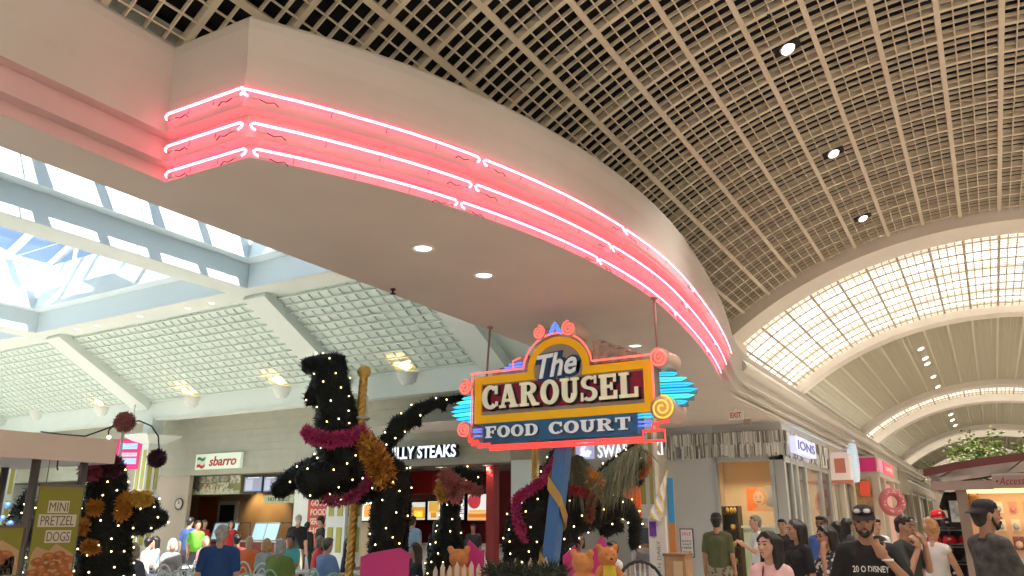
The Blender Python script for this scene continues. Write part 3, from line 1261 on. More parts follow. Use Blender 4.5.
# side wings: stacked feather tubes on a stepped backing
for sgn, xe, zc, mm in ((-1, -5.30, 3.0, 1.), (1, -2.93, 3.05, 1.25)):
    mbk = MB()
    for k in range(7):
        z = zc + (.15 - k * .05) * mm
        L = (.16, .24, .30, .33, .30, .24, .15)[k] * mm
        z2 = z - .02 * mm
        y = -.01 + (.12 if sgn > 0 else .0)
        ntube('wing_tube', [P3(xe, z, y), P3(xe + sgn * L * .8, z - .012, y), P3(xe + sgn * L, z - .02, y), P3(xe + sgn * L * .8, z - .03 * mm, y), P3(xe, z - .022 * mm, y)], NCYA if k % 3 != 1 else mat('aqua_neon', (.2, 1, .85), .4, emit=(.04, .8, .6), es=1.1), .0095, 6)
        mbk.b2((min(xe, xe + sgn * L * .9), SY + y + .03, z - .05 * mm), (max(xe, xe + sgn * L * .9), SY + y + .12, z + .006))
    mbk.build('wing_backing', mat('blue_grey_backing', (.16, .27, .36), .5), SIGN)
# blue lines at the shoulders and beside the lower panel
for x0, x1, z in ((-4.78, -4.6, 3.49), (-4.84, -4.6, 3.455), (-4.88, -4.6, 3.42)):
    ntube('shoulder_tube', [P3(x0, z, -.01), P3(x1, z + .008, -.01)], NBLU, .011)
for x0, x1, z in ((-3.15, -3.0, 2.78), (-3.15, -2.98, 2.75), (-3.15, -3.0, 2.70), (-3.15, -2.98, 2.66)):
    ntube('shoulder_tube', [P3(x0, z, -.02), P3(x1, z, -.02)], NCYA if z > 2.72 else NBLU, .010)
for x0, x1, z in ((-5.28, -5.16, 2.74), (-5.28, -5.16, 2.71), (-5.27, -5.16, 2.66)):
    ntube('shoulder_tube', [P3(x0, z, -.02), P3(x1, z, -.02)], NBLU, .010)
ntube('neon_outline', [P3(-4.62, 3.56, -.02), P3(-4.72, 3.53, -.02), P3(-4.72, 3.44, -.02)], NPNK, .011)
# stepped scroll wings behind the right shoulder, and upper right body
mb = MB()
for k in range(5):
    x = -3.70 + k * .10
    mb.b2((x, SY + .06, 3.40), (x + .10, SY + .30, 3.66 - k * .045))
    mb.b2((x - .005, SY + .05, 3.655 - k * .045), (x + .13, SY + .31, 3.675 - k * .045))
mb.build('stepped_wing', mat('weathered_beige_wing', (.40, .33, .28), .6, nz=.3, ns=14), SIGN)
mb = MB()
for k in range(5):
    x = -4.66 - k * .10
    mb.b2((x, SY + .06, 3.38), (x + .10, SY + .30, 3.60 - k * .04))
mb.build('stepped_wing', mat('weathered_beige_wing', (.40, .33, .28), .6, nz=.3, ns=14), SIGN)
# hanger rods
for x, y, zb in ((-5.2, SY + .14, 3.38), (-2.94, SY + .1, 3.38)):
    MB().tube([(x - (.08 if x < -4 else 0), y + .2 * (x < -4), ZS), (x, y, zb)], .014, 8).build('hanger_rod', mat('brown_painted_rod', (.35, .2, .17), .5), SIGN)
    MB().lathe([(.04, 0), (.04, -.02), (.02, -.03)], (x - (.08 if x < -4 else 0), y + .2 * (x < -4), ZS), 12).build('ceiling_plate', mat('brown_painted_rod', (.35, .2, .17), .5), SIGN)
# the leaning blue post with its gold ribbon
pb, pt = at_y(546, 600, SY + .18), at_y(563.5, 447, SY + .18)
POST = thing('sign_post', 'leaning blue square post wound with a gold ribbon under the carousel sign', 'post', (pb.x - .3, pb.y, 0))
d = (pt - pb).normalized()
base = pb - d * ((pb.z - .0) / d.z)
mb = MB().bar(base, pt + d * .05,   .15, .15, up=(0, 1, 0))
mb.build('post', mat('blue_painted_post', (.07, .20, .48), .4, nz=.08, ns=5), POST)
rows = []
L = (pt - base).length
sd = d.cross(Vector((0, 1, 0))).normalized()
fw = sd.cross(d)
for k in range(121):
    f = k / 120
    a = 2 * PI * (f * 3.05) + 2.0
    c = base + d * (L * f)
    hx = max(-.095, min(.095, .135 * math.cos(a)))
    hy = max(-.095, min(.095, .135 * math.sin(a)))
    q = c + sd * hx + fw * hy
    rows.append([q - d * .07, q + d * .07])
mb = MB().sheet(rows, 0, True)
mb.sheet([[b_ * 1.0 + (b_ - (base + d * ((b_ - base).dot(d)))) * .06 for b_ in r] for r in rows], 0, True)
mb.build('ribbon', mat('gold_ribbon', (.55, .36, .10), .35, metal=.3), POST)
# ================================================================== FOOD COURT STALLS
def pr(x0, y0, x1, y1, Y):
    """left, top, right, bottom of a photo rectangle on the plane Y: (x0, x1, z0, z1)"""
    a, b = at_y(x0, (y0 + y1) / 2, Y), at_y(x1, (y0 + y1) / 2, Y)
    c, d = at_y((x0 + x1) / 2, y0, Y), at_y((x0 + x1) / 2, y1, Y)
    return a.x, b.x, d.z, c.z


YFA = 18.2
SIDING = mat('grey_green_siding', (.46, .46, .38), .6, nz=.05, ns=3)
TAN = mat('tan_stall_wall', (.55, .42, .28), .6, nz=.05, ns=2)
DKR = mat('dark_red_stall_wall', (.20, .012, .014), .45, nz=.1, ns=3)
STEEL = mat('brushed_steel', (.5, .5, .5), .35, metal=.8)
BLACKP = mat('black_plastic', (.02, .02, .022), .45)
OLIVE = mat('olive_tile', (.42, .40, .09), .5)
PALE = mat('pale_blue_white_paint', (.70, .76, .74), .5)
# lap siding: fascia boards over the stalls
mb = MB()
for k in range(8):
    z0 = 3.2 + k * .24
    mb.add([(-36, YFA, z0), (-10.9, YFA, z0), (-10.9, YFA + .035, z0 + .24), (-36, YFA + .035, z0 + .24), (-36, YFA + .06, z0), (-10.9, YFA + .06, z0)], [(0, 1, 2, 3), (4, 5, 1, 0)])
mb.b2((-36, YFA + .05, 3.2), (-10.9, YFA + .3, 5.25))
mb.b2((-10.92, YFA + .0, 3.2), (-10.85, 20.2, 5.2))
struct(mb.build('wall_stall_fascia', SIDING))
mb = MB()
mb.b2((-36, YFA + .3, 3.18), (-10.92, 22.6, 3.26))
struct(mb.build('ceiling_stall', mat('dark_stall_ceiling', (.16, .14, .12), .6)))
mb = MB()
mb.b2((-36, 22.4, 0), (-16.9, 22.6, 3.3))
mb.b2((-30.2, YFA + .1, 0), (-30.0, 22.5, 3.2))
struct(mb.build('wall_stall_back', TAN))
mb = MB()
mb.b2((-30, YFA + .1, 0), (-23.9, YFA + .25, 3.2))
struct(mb.build('wall_stall_left', mat('beige_stall_pier', (.50, .43, .36), .6)))
mb = MB()
mb.b2((-16.9, 21.6, 0), (-10.9, 21.8, 3.3))
mb.b2((-16.95, YFA + .3, 0), (-16.8, 22, 3.2))
mb.b2((-15.2, YFA + .05, 0), (-14.9, 19.0, 3.2))
struct(mb.build('wall_stall_red', DKR))
# white pilaster at the end of the red stall, pale pier between the stalls
mb = MB()
a = pr(513, 458, 533, 560, YFA)
mb.b2((a[0], YFA - .1, 0), (a[1], YFA + .35, 3.22))
struct(mb.build('wall_pilaster', PALE))
mb = MB()
a = pr(294, 488, 308, 520, YFA)
mb.b2((a[0], YFA + .0, 0), (a[1] + .1, YFA + .5, 3.2))
struct(mb.build('wall_pier', PALE))


def sign_box(name, label, cat, rect, Y, th, m_box, words=None, m_txt=None, bold=.02, shear=0, fx=.86, fz=.6, dz=0., dx=0.):
    x0, x1, z0, z1 = rect
    t = thing(name, label, cat, ((x0 + x1) / 2, Y, z0))
    MB().b2((x0, Y - th, z0), (x1, Y, z1)).build('panel', m_box, t)
    if words:
        text(MB(), words, M_front((x0 + x1) / 2 + dx, Y - th - .002, (z0 + z1) / 2 + dz), (x1 - x0) * fx, (z1 - z0) * fz, bold, depth=.02, shear=shear).build('lettering', m_txt, t)
    return t


# pizza stall sign
r = pr(199, 453.5, 243.5, 469, YFA)
t = sign_box('stall_sign', 'pale lit stall sign with slanted red lettering and small flag', 'sign', r, YFA - .02, .12, glow('pale_sign_light', (.62, .70, .58), .35), 'sbarro', mat('red_sign_letter', (.45, .02, .02), .4), .02, .2, .60, .62, -.0, (r[1] - r[0]) * .12)
for k, c in enumerate(((.02, .3, .08), (.8, .8, .75), (.6, .03, .03))):
    zc = (r[2] + r[3]) / 2 + .14 - k * .12
    xa = r[0] + .1
    pts = [(xa + .0 + i * .05, zc + .03 * math.sin(i * .9)) for i in range(9)]
    poly = pts + [(x, z - .1) for x, z in reversed(pts)]
    MB().prism([(p[0] - xa, p[1]) for p in poly], .01, M_front(xa, YFA - .142, 0)).build('flag_stripe', mat('flag_%d' % k, c, .4), t)
# menu canopy of the pizza stall
r = pr(178, 472, 241, 494, YFA + .6)
t = thing('menu_canopy', 'olive menu box with photo panels above the pizza counter', 'menu board', ((r[0] + r[1]) / 2, YFA + .8, r[2]))
MB().b2((r[0], YFA + .6, r[2]), (r[1], YFA + 1.3, r[3])).build('box', mat('olive_green_box', (.30, .30, .12), .5), t)
MB().b2((r[0] + .02, YFA + .56, r[2] - .02), (r[1], YFA + .6, r[2] + .1)).build('ledge', mat('pale_green_ledge', (.52, .58, .38), .5), t)
W = r[1] - r[0]
H = r[3] - r[2]
for k, (fa, fb, ga, gb, c) in enumerate(((.12, .36, .12, .96, (.25, .26, .20)), (.38, .56, .5, .95, (.62, .58, .45)), (.58, .80, .55, .95, (.36, .38, .30)), (.38, .62, .10, .46, (.60, .52, .36)),
                                         (.64, .82, .10, .5, (.66, .58, .42)), (.84, .99, .45, .97, (.64, .66, .50)))):
    pn = MB().b2((r[0] + W * fa, YFA + .57, r[2] + H * ga), (r[0] + W * fb, YFA + .6, r[2] + H * gb)).build('photo_panel', mat('menu_photo_%d' % k, c, .4, nz=.7, ns=5 + k), t)
r = pr(183, 489, 232, 494, YFA + .5)
text(MB(), 'PASTA  PIZZA  SALADS', M_front((r[0] + r[1]) / 2, YFA + .55, (r[2] + r[3]) / 2), (r[1] - r[0]), .16, .01, depth=.01).build('lettering', mat('white_menu_letter', (.8, .78, .7), .4), t)


def screen(name, label, rect, Y, col, cat='screen', es=.8, bars=(), group=None):
    x0, x1, z0, z1 = rect
    t = thing(name, label, cat, ((x0 + x1) / 2, Y, z0), 0, group)
    MB().b2((x0, Y, z0), (x1, Y + .08, z1)).build('housing', BLACKP, t)
    pc_ = MB().b2((x0 + .04, Y - .012, z0 + .04), (x1 - .04, Y, z1 - .04)).build('picture', col if not isinstance(col, tuple) else mat(name + str(round(sum(col), 3)), tuple(min(1, c) for c in col), .3, emit=col, es=es), t)
    for k, (fx0, fx1, fz0, fz1, c) in enumerate(bars):
        MB().b2((x0 + (x1 - x0) * fx0, Y - .02, z0 + (z1 - z0) * fz0), (x0 + (x1 - x0) * fx1, Y - .011, z0 + (z1 - z0) * fz1)).build('picture_patch', mat('patch%.2f%.2f%.2f' % c, c, .3, emit=c, es=.6), pc_)
    return t


for k, (a, b) in enumerate(((244, 262.5), (263.5, 277))):
    screen('menu_screen', 'blue menu screen over the pizza counter, %s of two' % ('left' if not k else 'right'), pr(a, 476, b, 492.5, YFA + .6), YFA + .6, (.20, .26, .40), 'screen', .7,
           ((.12, .5, .15, .8, (.38, .40, .48)), (.55, .9, .3, .85, (.25, .25, .32)), (.2, .8, .86, .93, (.6, .6, .65))), 'menu screens of the pizza stall')
r = pr(264, 495, 294, 503, YFA + .6)
sign_box('menu_strip', 'pale green strip of menu text hanging over the pizza counter', 'sign', r, YFA + .7, .1, mat('pale_green_ledge', (.52, .58, .38), .5), 'HOT SLICES', mat('dark_menu_letter', (.1, .12, .06), .4), 0, 0, .7, .5)
# clock
p = at_y(179, 504, YFA + .08)
t = thing('wall_clock', 'round black wall clock on the beige wall left of the pizza stall', 'clock', p)
MB().lathe([(.0, -.02), (.17, -.02), (.17, 0.02), (.20, .03), (.20, -.03), (.0, -.03)], p, 20, axis=(0, -1, 0)).build('rim', BLACKP, t)
MB().lathe([(0, .022), (.165, .022), (.168, .012)], p, 20, axis=(0, -1, 0)).build('dial', mat('clock_dial', (.75, .66, .58), .5), t)
mb = MB().bar(p + Vector((0, -.03, 0)), p + Vector((.08, -.03, .05)), .015, .01)
mb.build('hour_hand', BLACKP, t)
MB().bar(p + Vector((0, -.03, 0)), p + Vector((-.02, -.03, .13)), .012, .01).build('minute_hand', BLACKP, t)
# doorway at the back of the pizza stall
r = pr(220, 498, 234, 530, 22.3)
mb = MB().b2((r[0] - .15, 22.3, 0), (r[1] + .15, 22.4, 2.45))
d1 = struct(mb.build('door_1', PALE))
MB().b2((r[0], 22.27, 0), (r[1], 22.3, 2.3)).build('dark_leaf', mat('dark_doorway', (.03, .028, .025), .7), d1)
for x, y, nm in ((205, 505, 0),):
    r = pr(198, 497, 214, 530, 22.2)
    MB().b2((r[0], 22.2, 0), (r[1], 22.35, r[3])).build('poster_panel', mat('rust_panel', (.42, .14, .03), .5), d1)
# wall wash lamps over the pizza counter
for x in (243, 262):
    p = at_y(x, 497, 21.6)
    spot('wash_light', (p.x, 21.7, 3.1), 90, 80, (1, .62, .25), .8, .05, (0, .5, -1))

# counters with display glass
GLS = glass_mat('counter_glass', (.8, .93, .95))


def counter(label, x0, x1, Y, h, front, cat='counter', group='food counters'):
    t = thing('service_counter', label, cat, ((x0 + x1) / 2, Y, 0), 0, group)
    MB().b2((x0, Y, .1), (x1, Y + .7, h - .05)).build('body', front, t)
    MB().b2((x0 + .02, Y + .05, 0), (x1 - .02, Y + .65, .1)).build('plinth', BLACKP, t)
    MB().b2((x0 - .03, Y - .05, h - .05), (x1 + .03, Y + .75, h)).build('worktop', STEEL, t)
    return t


counter('long dark red pizza counter with steel worktop', -24.3, -17.2, 19.3, 1.05, mat('dark_red_counter', (.22, .03, .03), .4))
counter('pale counter of the steak stall with steel worktop', -14.8, -11.3, 19.4, 1.05, PALE)
for k, (a, b) in enumerate(((212, 236), (252, 277))):
    r = pr(a, 521, b, 534, 19.35)
    t = thing('display_case', 'glass food display case on the pizza counter, %s one' % ('left' if not k else 'right'), 'display case', ((r[0] + r[1]) / 2, 19.4, 1.05), 0, 'display cases')
    x0, x1 = r[0], r[1]
    z0, z1 = 1.075, 1.62
    mb = MB()
    for x in (x0, x1, (x0 + x1) / 2):
        mb.bar((x, 19.35, z0), (x, 19.5, z1), .04, .04)
        mb.bar((x, 19.5, z1), (x, 19.95, z1), .04, .04)
        mb.bar((x, 19.95, z0), (x, 19.95, z1), .04, .04)
    mb.bar((x0, 19.5, z1), (x1, 19.5, z1), .05, .05)
    mb.build('case_frame', STEEL, t)
    MB().quad((x0, 19.34, z0), (x1, 19.34, z0), (x1, 19.49, z1), (x0, 19.49, z1)).build('pane', mat('bright_case_glass', (.45, .68, .78), .12, emit=(.42, .72, .85), es=.45), t)
    mb = MB()
    for i in range(6):
        mb.lathe([(0, .02), (.14, .02), (.15, 0)], (x0 + .2 + i * (x1 - x0 - .4) / 5, 19.65, z0 + .22), 12)
    mb.build('pizza_pans', mat('baked_orange', (.6, .25, .05), .6), t)
r = pr(173, 518, 182, 530, 19.3)
screen('cash_register', 'cash register with bright blue screen at the left end of the pizza counter', (r[0], r[1], 1.25, 1.6), 19.3, (.05, .3, .9), 'cash register', 1.2)
o = bpy.data.objects['cash_register']
MB().b2((r[0] + .1, 19.3, 1.05), (r[1] - .1, 19.6, 1.26)).build('base', BLACKP, o)

# red poster on the wall between the stalls
r = pr(308, 496, 330, 524, YFA - .05)
t = thing('wall_poster', 'tall red poster with pale lettering between the two stalls', 'poster', ((r[0] + r[1]) / 2, YFA, r[2]))
MB().b2((r[0], YFA - .06, .1), (r[1], YFA, r[3])).build('board', mat('brick_red_poster', (.48, .07, .05), .5), t)
for k, wd in enumerate(('GOOD', 'FOOD', 'SERVED', 'HOT')):
    text(MB(), wd, M_front((r[0] + r[1]) / 2, YFA - .064, r[3] - .2 - k * .27), (r[1] - r[0]) * .72, .18, .02, depth=.006).build('lettering', mat('pale_poster_letter', (.78, .6, .5), .5), t)
MB().b2((-16.9, YFA, 0), (-15.0, YFA + .2, 3.2)).build('wall_between', TAN)['kind'] = 'structure'


# columns with olive inlays
def column(label, x, y, w, h, cap=True):
    t = thing('column', label, 'column', (x, y, 0), 0, 'pale columns with olive inlays')
    MB().b2((x - w / 2, y - w / 2, 0), (x + w / 2, y + w / 2, h)).build('shaft', PALE, t)
    il = MB()
    pw = w * .27
    for sx in (-1, 1):
        z = .9
        while z < h - .25:
            zt = min(z + (.62 if not cap else 1.55), h - .15)
            il.b2((x + sx * w * .23 - pw / 2, y - w / 2 - .015, z), (x + sx * w * .23 + pw / 2, y - w / 2 + .01, zt))
            il.b2((x + w / 2 - .01, y + sx * w * .23 - pw / 2, z), (x + w / 2 + .015, y + sx * w * .23 + pw / 2, zt))
            z += .9 if not cap else 1.8
    il.build('inlay', OLIVE, t)
    if cap:
        n = 4
        pr_ = [(w * .5, h), (w * .5, h + .05), (w * 1.2, h + .32), (w * 1.2, h + .36), (w * .42, h + .36), (w * .42, h + .9)]
        mb = MB()
        rows = []
        for rr, z in pr_:
            rows.append([(x + sx * rr, y + sy * rr, z) for sx, sy in ((-1, -1), (1, -1), (1, 1), (-1, 1), (-1, -1))])
        mb.sheet(rows)
        mb.build('capital', PALE, t)
    return t


p = at_y(148, 470, 17.1)
column('tall pale column with flared capital and olive stripes, left of the pizza stall', p.x, 17.1, .56, 4.15)
p = at_y(344, 520, 16.2)
column('pale column with square olive tiles, behind the gold pole', p.x, 16.2, .66, 5.0, False)
column('pale column with olive stripes glimpsed behind the pretzel kiosk at the far left', at_y(6, 470, 17.1).x, 17.1, .56, 4.15)

# steak stall sign: free standing letters
r = pr(383, 445.5, 461, 460.5, YFA)
t = thing('stall_lettering', 'white block letters with dark blue sides over the red stall', 'sign', ((r[0] + r[1]) / 2, YFA, r[2]))
x1 = at_y(461.5, 453, YFA).x
x0 = at_y(385.5, 453, YFA).x
text(MB(), 'PHILLY STEAKS', face_M(((x0 + x1) / 2, YFA - .16, (r[2] + r[3]) / 2), (1, 0, 0), (0, 0, 1)), x1 - x0, (r[3] - r[2]) * .86, .045, depth=.14, spacing=1.04).build('letter_sides', mat('navy_letter_side', (.02, .03, .09), .4), t)
text(MB(), 'PHILLY STEAKS', face_M(((x0 + x1) / 2, YFA - .24, (r[2] + r[3]) / 2), (1, 0, 0), (0, 0, 1)), x1 - x0 - .06, (r[3] - r[2]) * .82, .02, depth=.02, spacing=1.04).build('letter_faces', mat('lit_white_letter', (.9, .92, .95), .4, emit=(.85, .92, 1), es=.8), t)
# steak stall: menu boards, soffit lights, red columns
mb = MB()
a = pr(488, 463, 495.5, 530, 19.0)
mb.b2((a[0], 18.9, 0), (a[1], 19.2, 3.2))
struct(mb.build('wall_red_post', mat('red_stall_post', (.33, .02, .02), .35)))
YM = 21.2
boards = [(341, 498, 382, 522, 'white menu board with red heading above the steak counter, left of the two food photos', (.75, .77, .75), [(.08, .5, .25, .32, (.3, .3, .3)), (.08, .5, .45, .52, (.3, .3, .3)), (.08, .5, .62, .69, (.3, .3, .3)), (.62, .98, .82, .98, (.7, .05, .05)), (.58, .95, .2, .7, (.8, .35, .08))]),
          (411, 501, 426, 521, 'lit menu photo of golden fries above the steak counter', (.80, .78, .70), [(.1, .95, .12, .7, (.85, .45, .05)), (.25, .8, .2, .5, (.9, .6, .15))]),
          (427, 500, 441, 521, 'lit menu photo of a yellow snack above the steak counter', (.82, .80, .70), [(.15, .85, .4, .92, (.9, .55, .1)), (.3, .7, .15, .45, (.85, .4, .05))]),
          (455, 494, 465, 521, 'narrow white menu list beside the hot dog photo', (.80, .82, .82), [(.1, .9, .55, .6, (.5, .1, .1)), (.1, .9, .4, .45, (.4, .4, .4)), (.1, .9, .25, .3, (.4, .4, .4))]),
          (467, 493, 488, 521, 'lit menu panel with a hot dog photo and red round emblem', (.84, .86, .84), [(.08, .95, .08, .3, (.75, .28, .05)), (.12, .9, .26, .4, (.9, .6, .2)), (.05, .98, .02, .12, (.85, .5, .2))])]
for x0, y0, x1, y1, lab, c, bars in boards:
    YM = 18.05 if x0 < 400 else 21.2
    t = screen('menu_board', lab, pr(x0, y0, x1, y1, YM), YM, c, 'menu board', .75, bars)
    if 'emblem' in lab:
        r = pr(x0, y0, x1, y1, YM)
        cx, cz = r[0] + (r[1] - r[0]) * .36, r[2] + (r[3] - r[2]) * .72
        MB().lathe([(.12, .0), (.24, .0)], (cx, YM - .016, cz), 20, axis=(0, -1, 0)).build('emblem', mat('red_emblem', (.8, .1, .1), .4, emit=(.8, .1, .12), es=.4), t)
a = pr(411, 493, 440, 499, 20.6)
t = thing('steel_hood', 'brushed steel hood above the lit menu photos in the red stall', 'hood', ((a[0] + a[1]) / 2, 20.6, a[2]))
MB().b2((a[0], 20.5, a[2]), (a[1], 21.1, a[3])).build('shell', STEEL, t)
MB().b2((a[0], 20.46, a[2] - .03), (a[1], 20.5, a[2] + .06)).build('lip', STEEL, t)
for x, yy in ((441, 463.5), (488, 462)):
    p = at_y(x, yy, YFA + .7)
    downlight(p.x, YFA + .7, 3.175, 'bright downlight under the red stall soffit, %s' % ('left of the drooping topiary' if x < 450 else 'right of the drooping topiary'), .16, 150, 'downlights of the red stall')
for x in (-23, -20.5, -18.3):
    spot('stall_light', (x, 19.4, 3.1), 130, 120, (1, .9, .75))
mb = MB()
a = pr(400, 465, 434, 494, 19.9)
mb.b2((a[0], 19.8, a[2]), (a[1], 20.1, 3.2))
struct(mb.build('wall_red_bulkhead', mat('bright_red_bulkhead', (.30, .016, .016), .35)))
mb = MB()
a = pr(399, 464.5, 434, 471, 19.7)
mb.b2((a[0], 19.7, a[2]), (a[1], 19.8, 3.2))
struct(mb.build('trim_steel_header', STEEL))

# ================================================================== CRYSTAL SHOP: grey sign wall and silver front
YS = 20.6
GREYW = mat('grey_shop_wall', (.62, .64, .66), .5, nz=.04, ns=1.5)
mb = MB()
mb.b2((-10.86, 20.0, 0), (-7.7, 20.2, 4.1))
struct(mb.build('wall_crystal_shop', mat('warm_grey_shop_wall', (.46, .45, .42), .5)))
r = pr(597, 443, 652, 457, 19.9)
t = thing('shop_lettering', 'white backlit shop name behind the topiary horse', 'sign', ((r[0] + r[1]) / 2, 19.95, r[2]))
text(MB(), 'SWAROVSKI', M_front(r[0] + .93, 19.95, (r[2] + r[3]) / 2), 1.86, .34, .0, depth=.04).build('lettering', mat('lit_white_letter', (.9, .92, .95), .4, emit=(.85, .92, 1), es=.8), t)
p = at_y(584, 450, 19.9)
R_ = M_front(p.x, 19.97, p.z)
MB().prism([(-.28, -.24), (.28, -.24), (.28, .24), (-.28, .24)], .02, R_).build('logo_plate', mat('pale_violet_plate', (.55, .58, .85), .4, emit=(.5, .55, .9), es=.4), t)
mb = MB()
sw = [(-.2, -.16), (.12, -.18), (.2, -.05), (.08, .0), (.02, -.06), (-.03, .02), (.06, .12), (.1, .2), (.02, .21), (-.06, .14), (-.13, .02), (-.1, -.08)]
mb.prism(sw, .03, M_front(p.x, 19.955, p.z))
mb.build('swan_logo', mat('lit_white_letter', (.9, .92, .95), .4, emit=(.85, .92, 1), es=.8), t)
# white post and olive panels right of the horse
t = thing('column', 'pale column with olive tiles right of the topiary horse, behind the cash machine', 'column', (at_y(650, 500, 14.5).x, 14.5, 0), 0, 'pale columns with olive inlays')
x = at_y(650, 500, 14.5).x
MB().b2((x - .34, 14.3, 0), (x + .2, 14.5, ZS)).build('shaft', mat('cream_column_paint', (.72, .68, .60), .5), t)
il = MB()
for x0, x1, z0, z1 in ((-.30, .0, 1.98, 2.45), (-.30, .0, 2.55, 3.3), (.09, .16, 1.98, 3.3), (.09, .16, 1.45, 1.85), (-.30, .0, .4, 1.7)):
    il.b2((x + x0, 14.285, z0), (x + x1, 14.3, z1))
il.build('inlay', mat('olive_tile_dull', (.40, .36, .12), .5), t)

# storefront with hanging silver fringe
xl, xr = at_y(665, 445, YS).x, -4.31
xg = at_y(718, 500, YS).x
zb, zt = 3.27, 3.9
mb = MB()
mb.b2((xl - 1.2, YS, 0), (xg, YS + .15, zt + .2))
mb.b2((xl - .2, YS + .05, zb), (xr, YS + .25, ZS))
mb.b2((xr - .15, YS + .2, zb), (xr, 27.0, ZS))
struct(mb.build('wall_silver_front', GREYW))
mb = MB()
for x, w in ((xg, .10), (at_y(777, 520, YS).x, .10)):
    mb.b2((x - w / 2, YS - .05, 0), (x + w / 2, YS + .1, zb))
xd = at_y(785, 520, YS).x
mb.b2((xd - .12, YS - .05, 0), (xr, YS + .15, zb))
mb.b2((xg, YS - .05, 3.15), (xr, YS + .1, zb))
for y in (21.3, 22.0, 23.1, 25.4, 26.8):
    mb.b2((xr - .14, y - .09, 0), (xr + .03, y + .09, zb))
mb.b2((xr - .14, YS, 3.1), (xr + .02, 27, zb))
mb.b2((xr - .14, YS, 0), (xr + .02, 27, .3))
w2 = struct(mb.build('window_4', mat('silver_frame', (.50, .52, .52), .35, metal=.3)))
mb = MB()
mb.quad((xg, YS, .1), (xd, YS, .1), (xd, YS, 3.2), (xg, YS, 3.2))
mb.quad((xr - .02, YS + .2, .1), (xr - .02, 27, .1), (xr - .02, 27, 3.2), (xr - .02, YS + .2, 3.2))
mb.build('pane', glass_mat('shop_glass', (.95, .96, .95)), w2)
# fringe of mirror strips
SILV = mat('silver_strip', (.78, .78, .74), .35, metal=.2)
SILV2 = mat('dark_silver_strip', (.26, .26, .25), .4, metal=.2)
mb = MB()
mb.b2((xl, YS - .1, zb), (xr, YS + .06, zt))
rr = random.Random(3)
for run, L in ((0, xr - xl), (1, 6.3)):
    n = int(L / .034)
    for row in (0, 1):
        for k in range(n):
            s = (k + rr.random() * .5) * L / n
            z1 = zt - row * .30 - rr.random() * .04
            z0 = max(zb - .04, z1 - .24 - rr.random() * .18)
            w = .009 + rr.random() * .012
            o = .11 + rr.random() * .05
            mi = 0 if rr.random() < .75 else 1
            tw = rr.uniform(-.02, .02)
            if run == 0:
                x = xl + s
                mb.add([(x - w, YS - o - tw, z0), (x + w, YS - o + tw, z0), (x + w, YS - o + tw, z1), (x - w, YS - o - tw, z1)], [(0, 1, 2, 3), (3, 2, 1, 0)][:1], 1 + mi)
            else:
                y = YS + s
                mb.add([(xr + o - .08 + tw, y - w, z0), (xr + o - .08 - tw, y + w, z0), (xr + o - .08 - tw, y + w, z1), (xr + o - .08 + tw, y - w, z1)], [(0, 1, 2, 3)], 1 + mi)
mb.b2((xr - .1, YS, zb), (xr + .02, 26.9, zt))
fr = mb.build('trim_silver_fringe', [mat('dull_silver_backing', (.42, .42, .40), .5, metal=.1), SILV, SILV2])
struct(fr)
for x, yy in ((752, 452), (770, 448), (776, 446)):
    p = at_y(x, yy, YS - .2)
# lit sign box on the long side
a, b = at_x(791, 447, xr + .1), at_x(811, 455, xr + .1)
t = thing('shop_sign', 'small lit white and violet sign box on the silver fringe, facing the concourse', 'sign', (xr + .1, a.y, 3.4))
z0, z1 = 3.36, 3.78
MB().b2((xr + .08, a.y, z0), (xr + .24, b.y, z1)).build('box', mat('lit_violet_box', (.55, .58, .85), .4, emit=(.55, .6, .95), es=.7), t)
text(MB(), 'IONS', M_side(xr + .242, (a.y + b.y) / 2, (z0 + z1) / 2), (b.y - a.y) * .85, .24, .02, depth=.01).build('lettering', mat('deep_blue_letter', (.12, .12, .4), .4), t)

# shop interior behind the glass
mb = MB()
mb.b2((xl, 26.0, 0), (-4.5, 26.15, 4.1))
mb.b2((xl - .1, YS, 0), (xl, 26.1, 4.1))
struct(mb.build('wall_shop_interior', mat('warm_shop_interior', (.72, .58, .40), .6)))
mb = MB()
mb.b2((xl, YS, 3.6), (-4.4, 26.1, 3.7))
struct(mb.build('ceiling_shop', mat('warm_shop_ceiling', (.75, .62, .45), .6)))
for x in (-6.9, -5.9, -5.0):
    for y in (21.6, 23.4, 25.):
        spot('shop_light', (x, y, 3.55), 55, 120, (1, .82, .55))
# big portrait poster
r = pr(747, 487, 776, 511, 24.0)
t = thing('portrait_poster', 'large poster of a smiling pale haired face in orange and grey, inside the silver shop', 'poster', ((r[0] + r[1]) / 2, 24, r[2]))
MB().b2((r[0], 23.95, r[2]), (r[1], 24.02, r[3])).build('board', mat('orange_poster', (.85, .20, .05), .5, emit=(.8, .2, .05), es=.25), t)
cx = (r[0] + r[1]) / 2
cz = (r[2] + r[3]) / 2
MB().b2((cx + .1, 23.94, r[2]), (r[1], 23.95, r[3])).build('grey_half', mat('grey_poster_half', (.38, .36, .36), .5), t)
hh = (r[3] - r[2])
def ell(a, b, n=28, x=0, y=0):
    return [(x + a * math.cos(2 * PI * q / n), y + b * math.sin(2 * PI * q / n)) for q in range(n)]


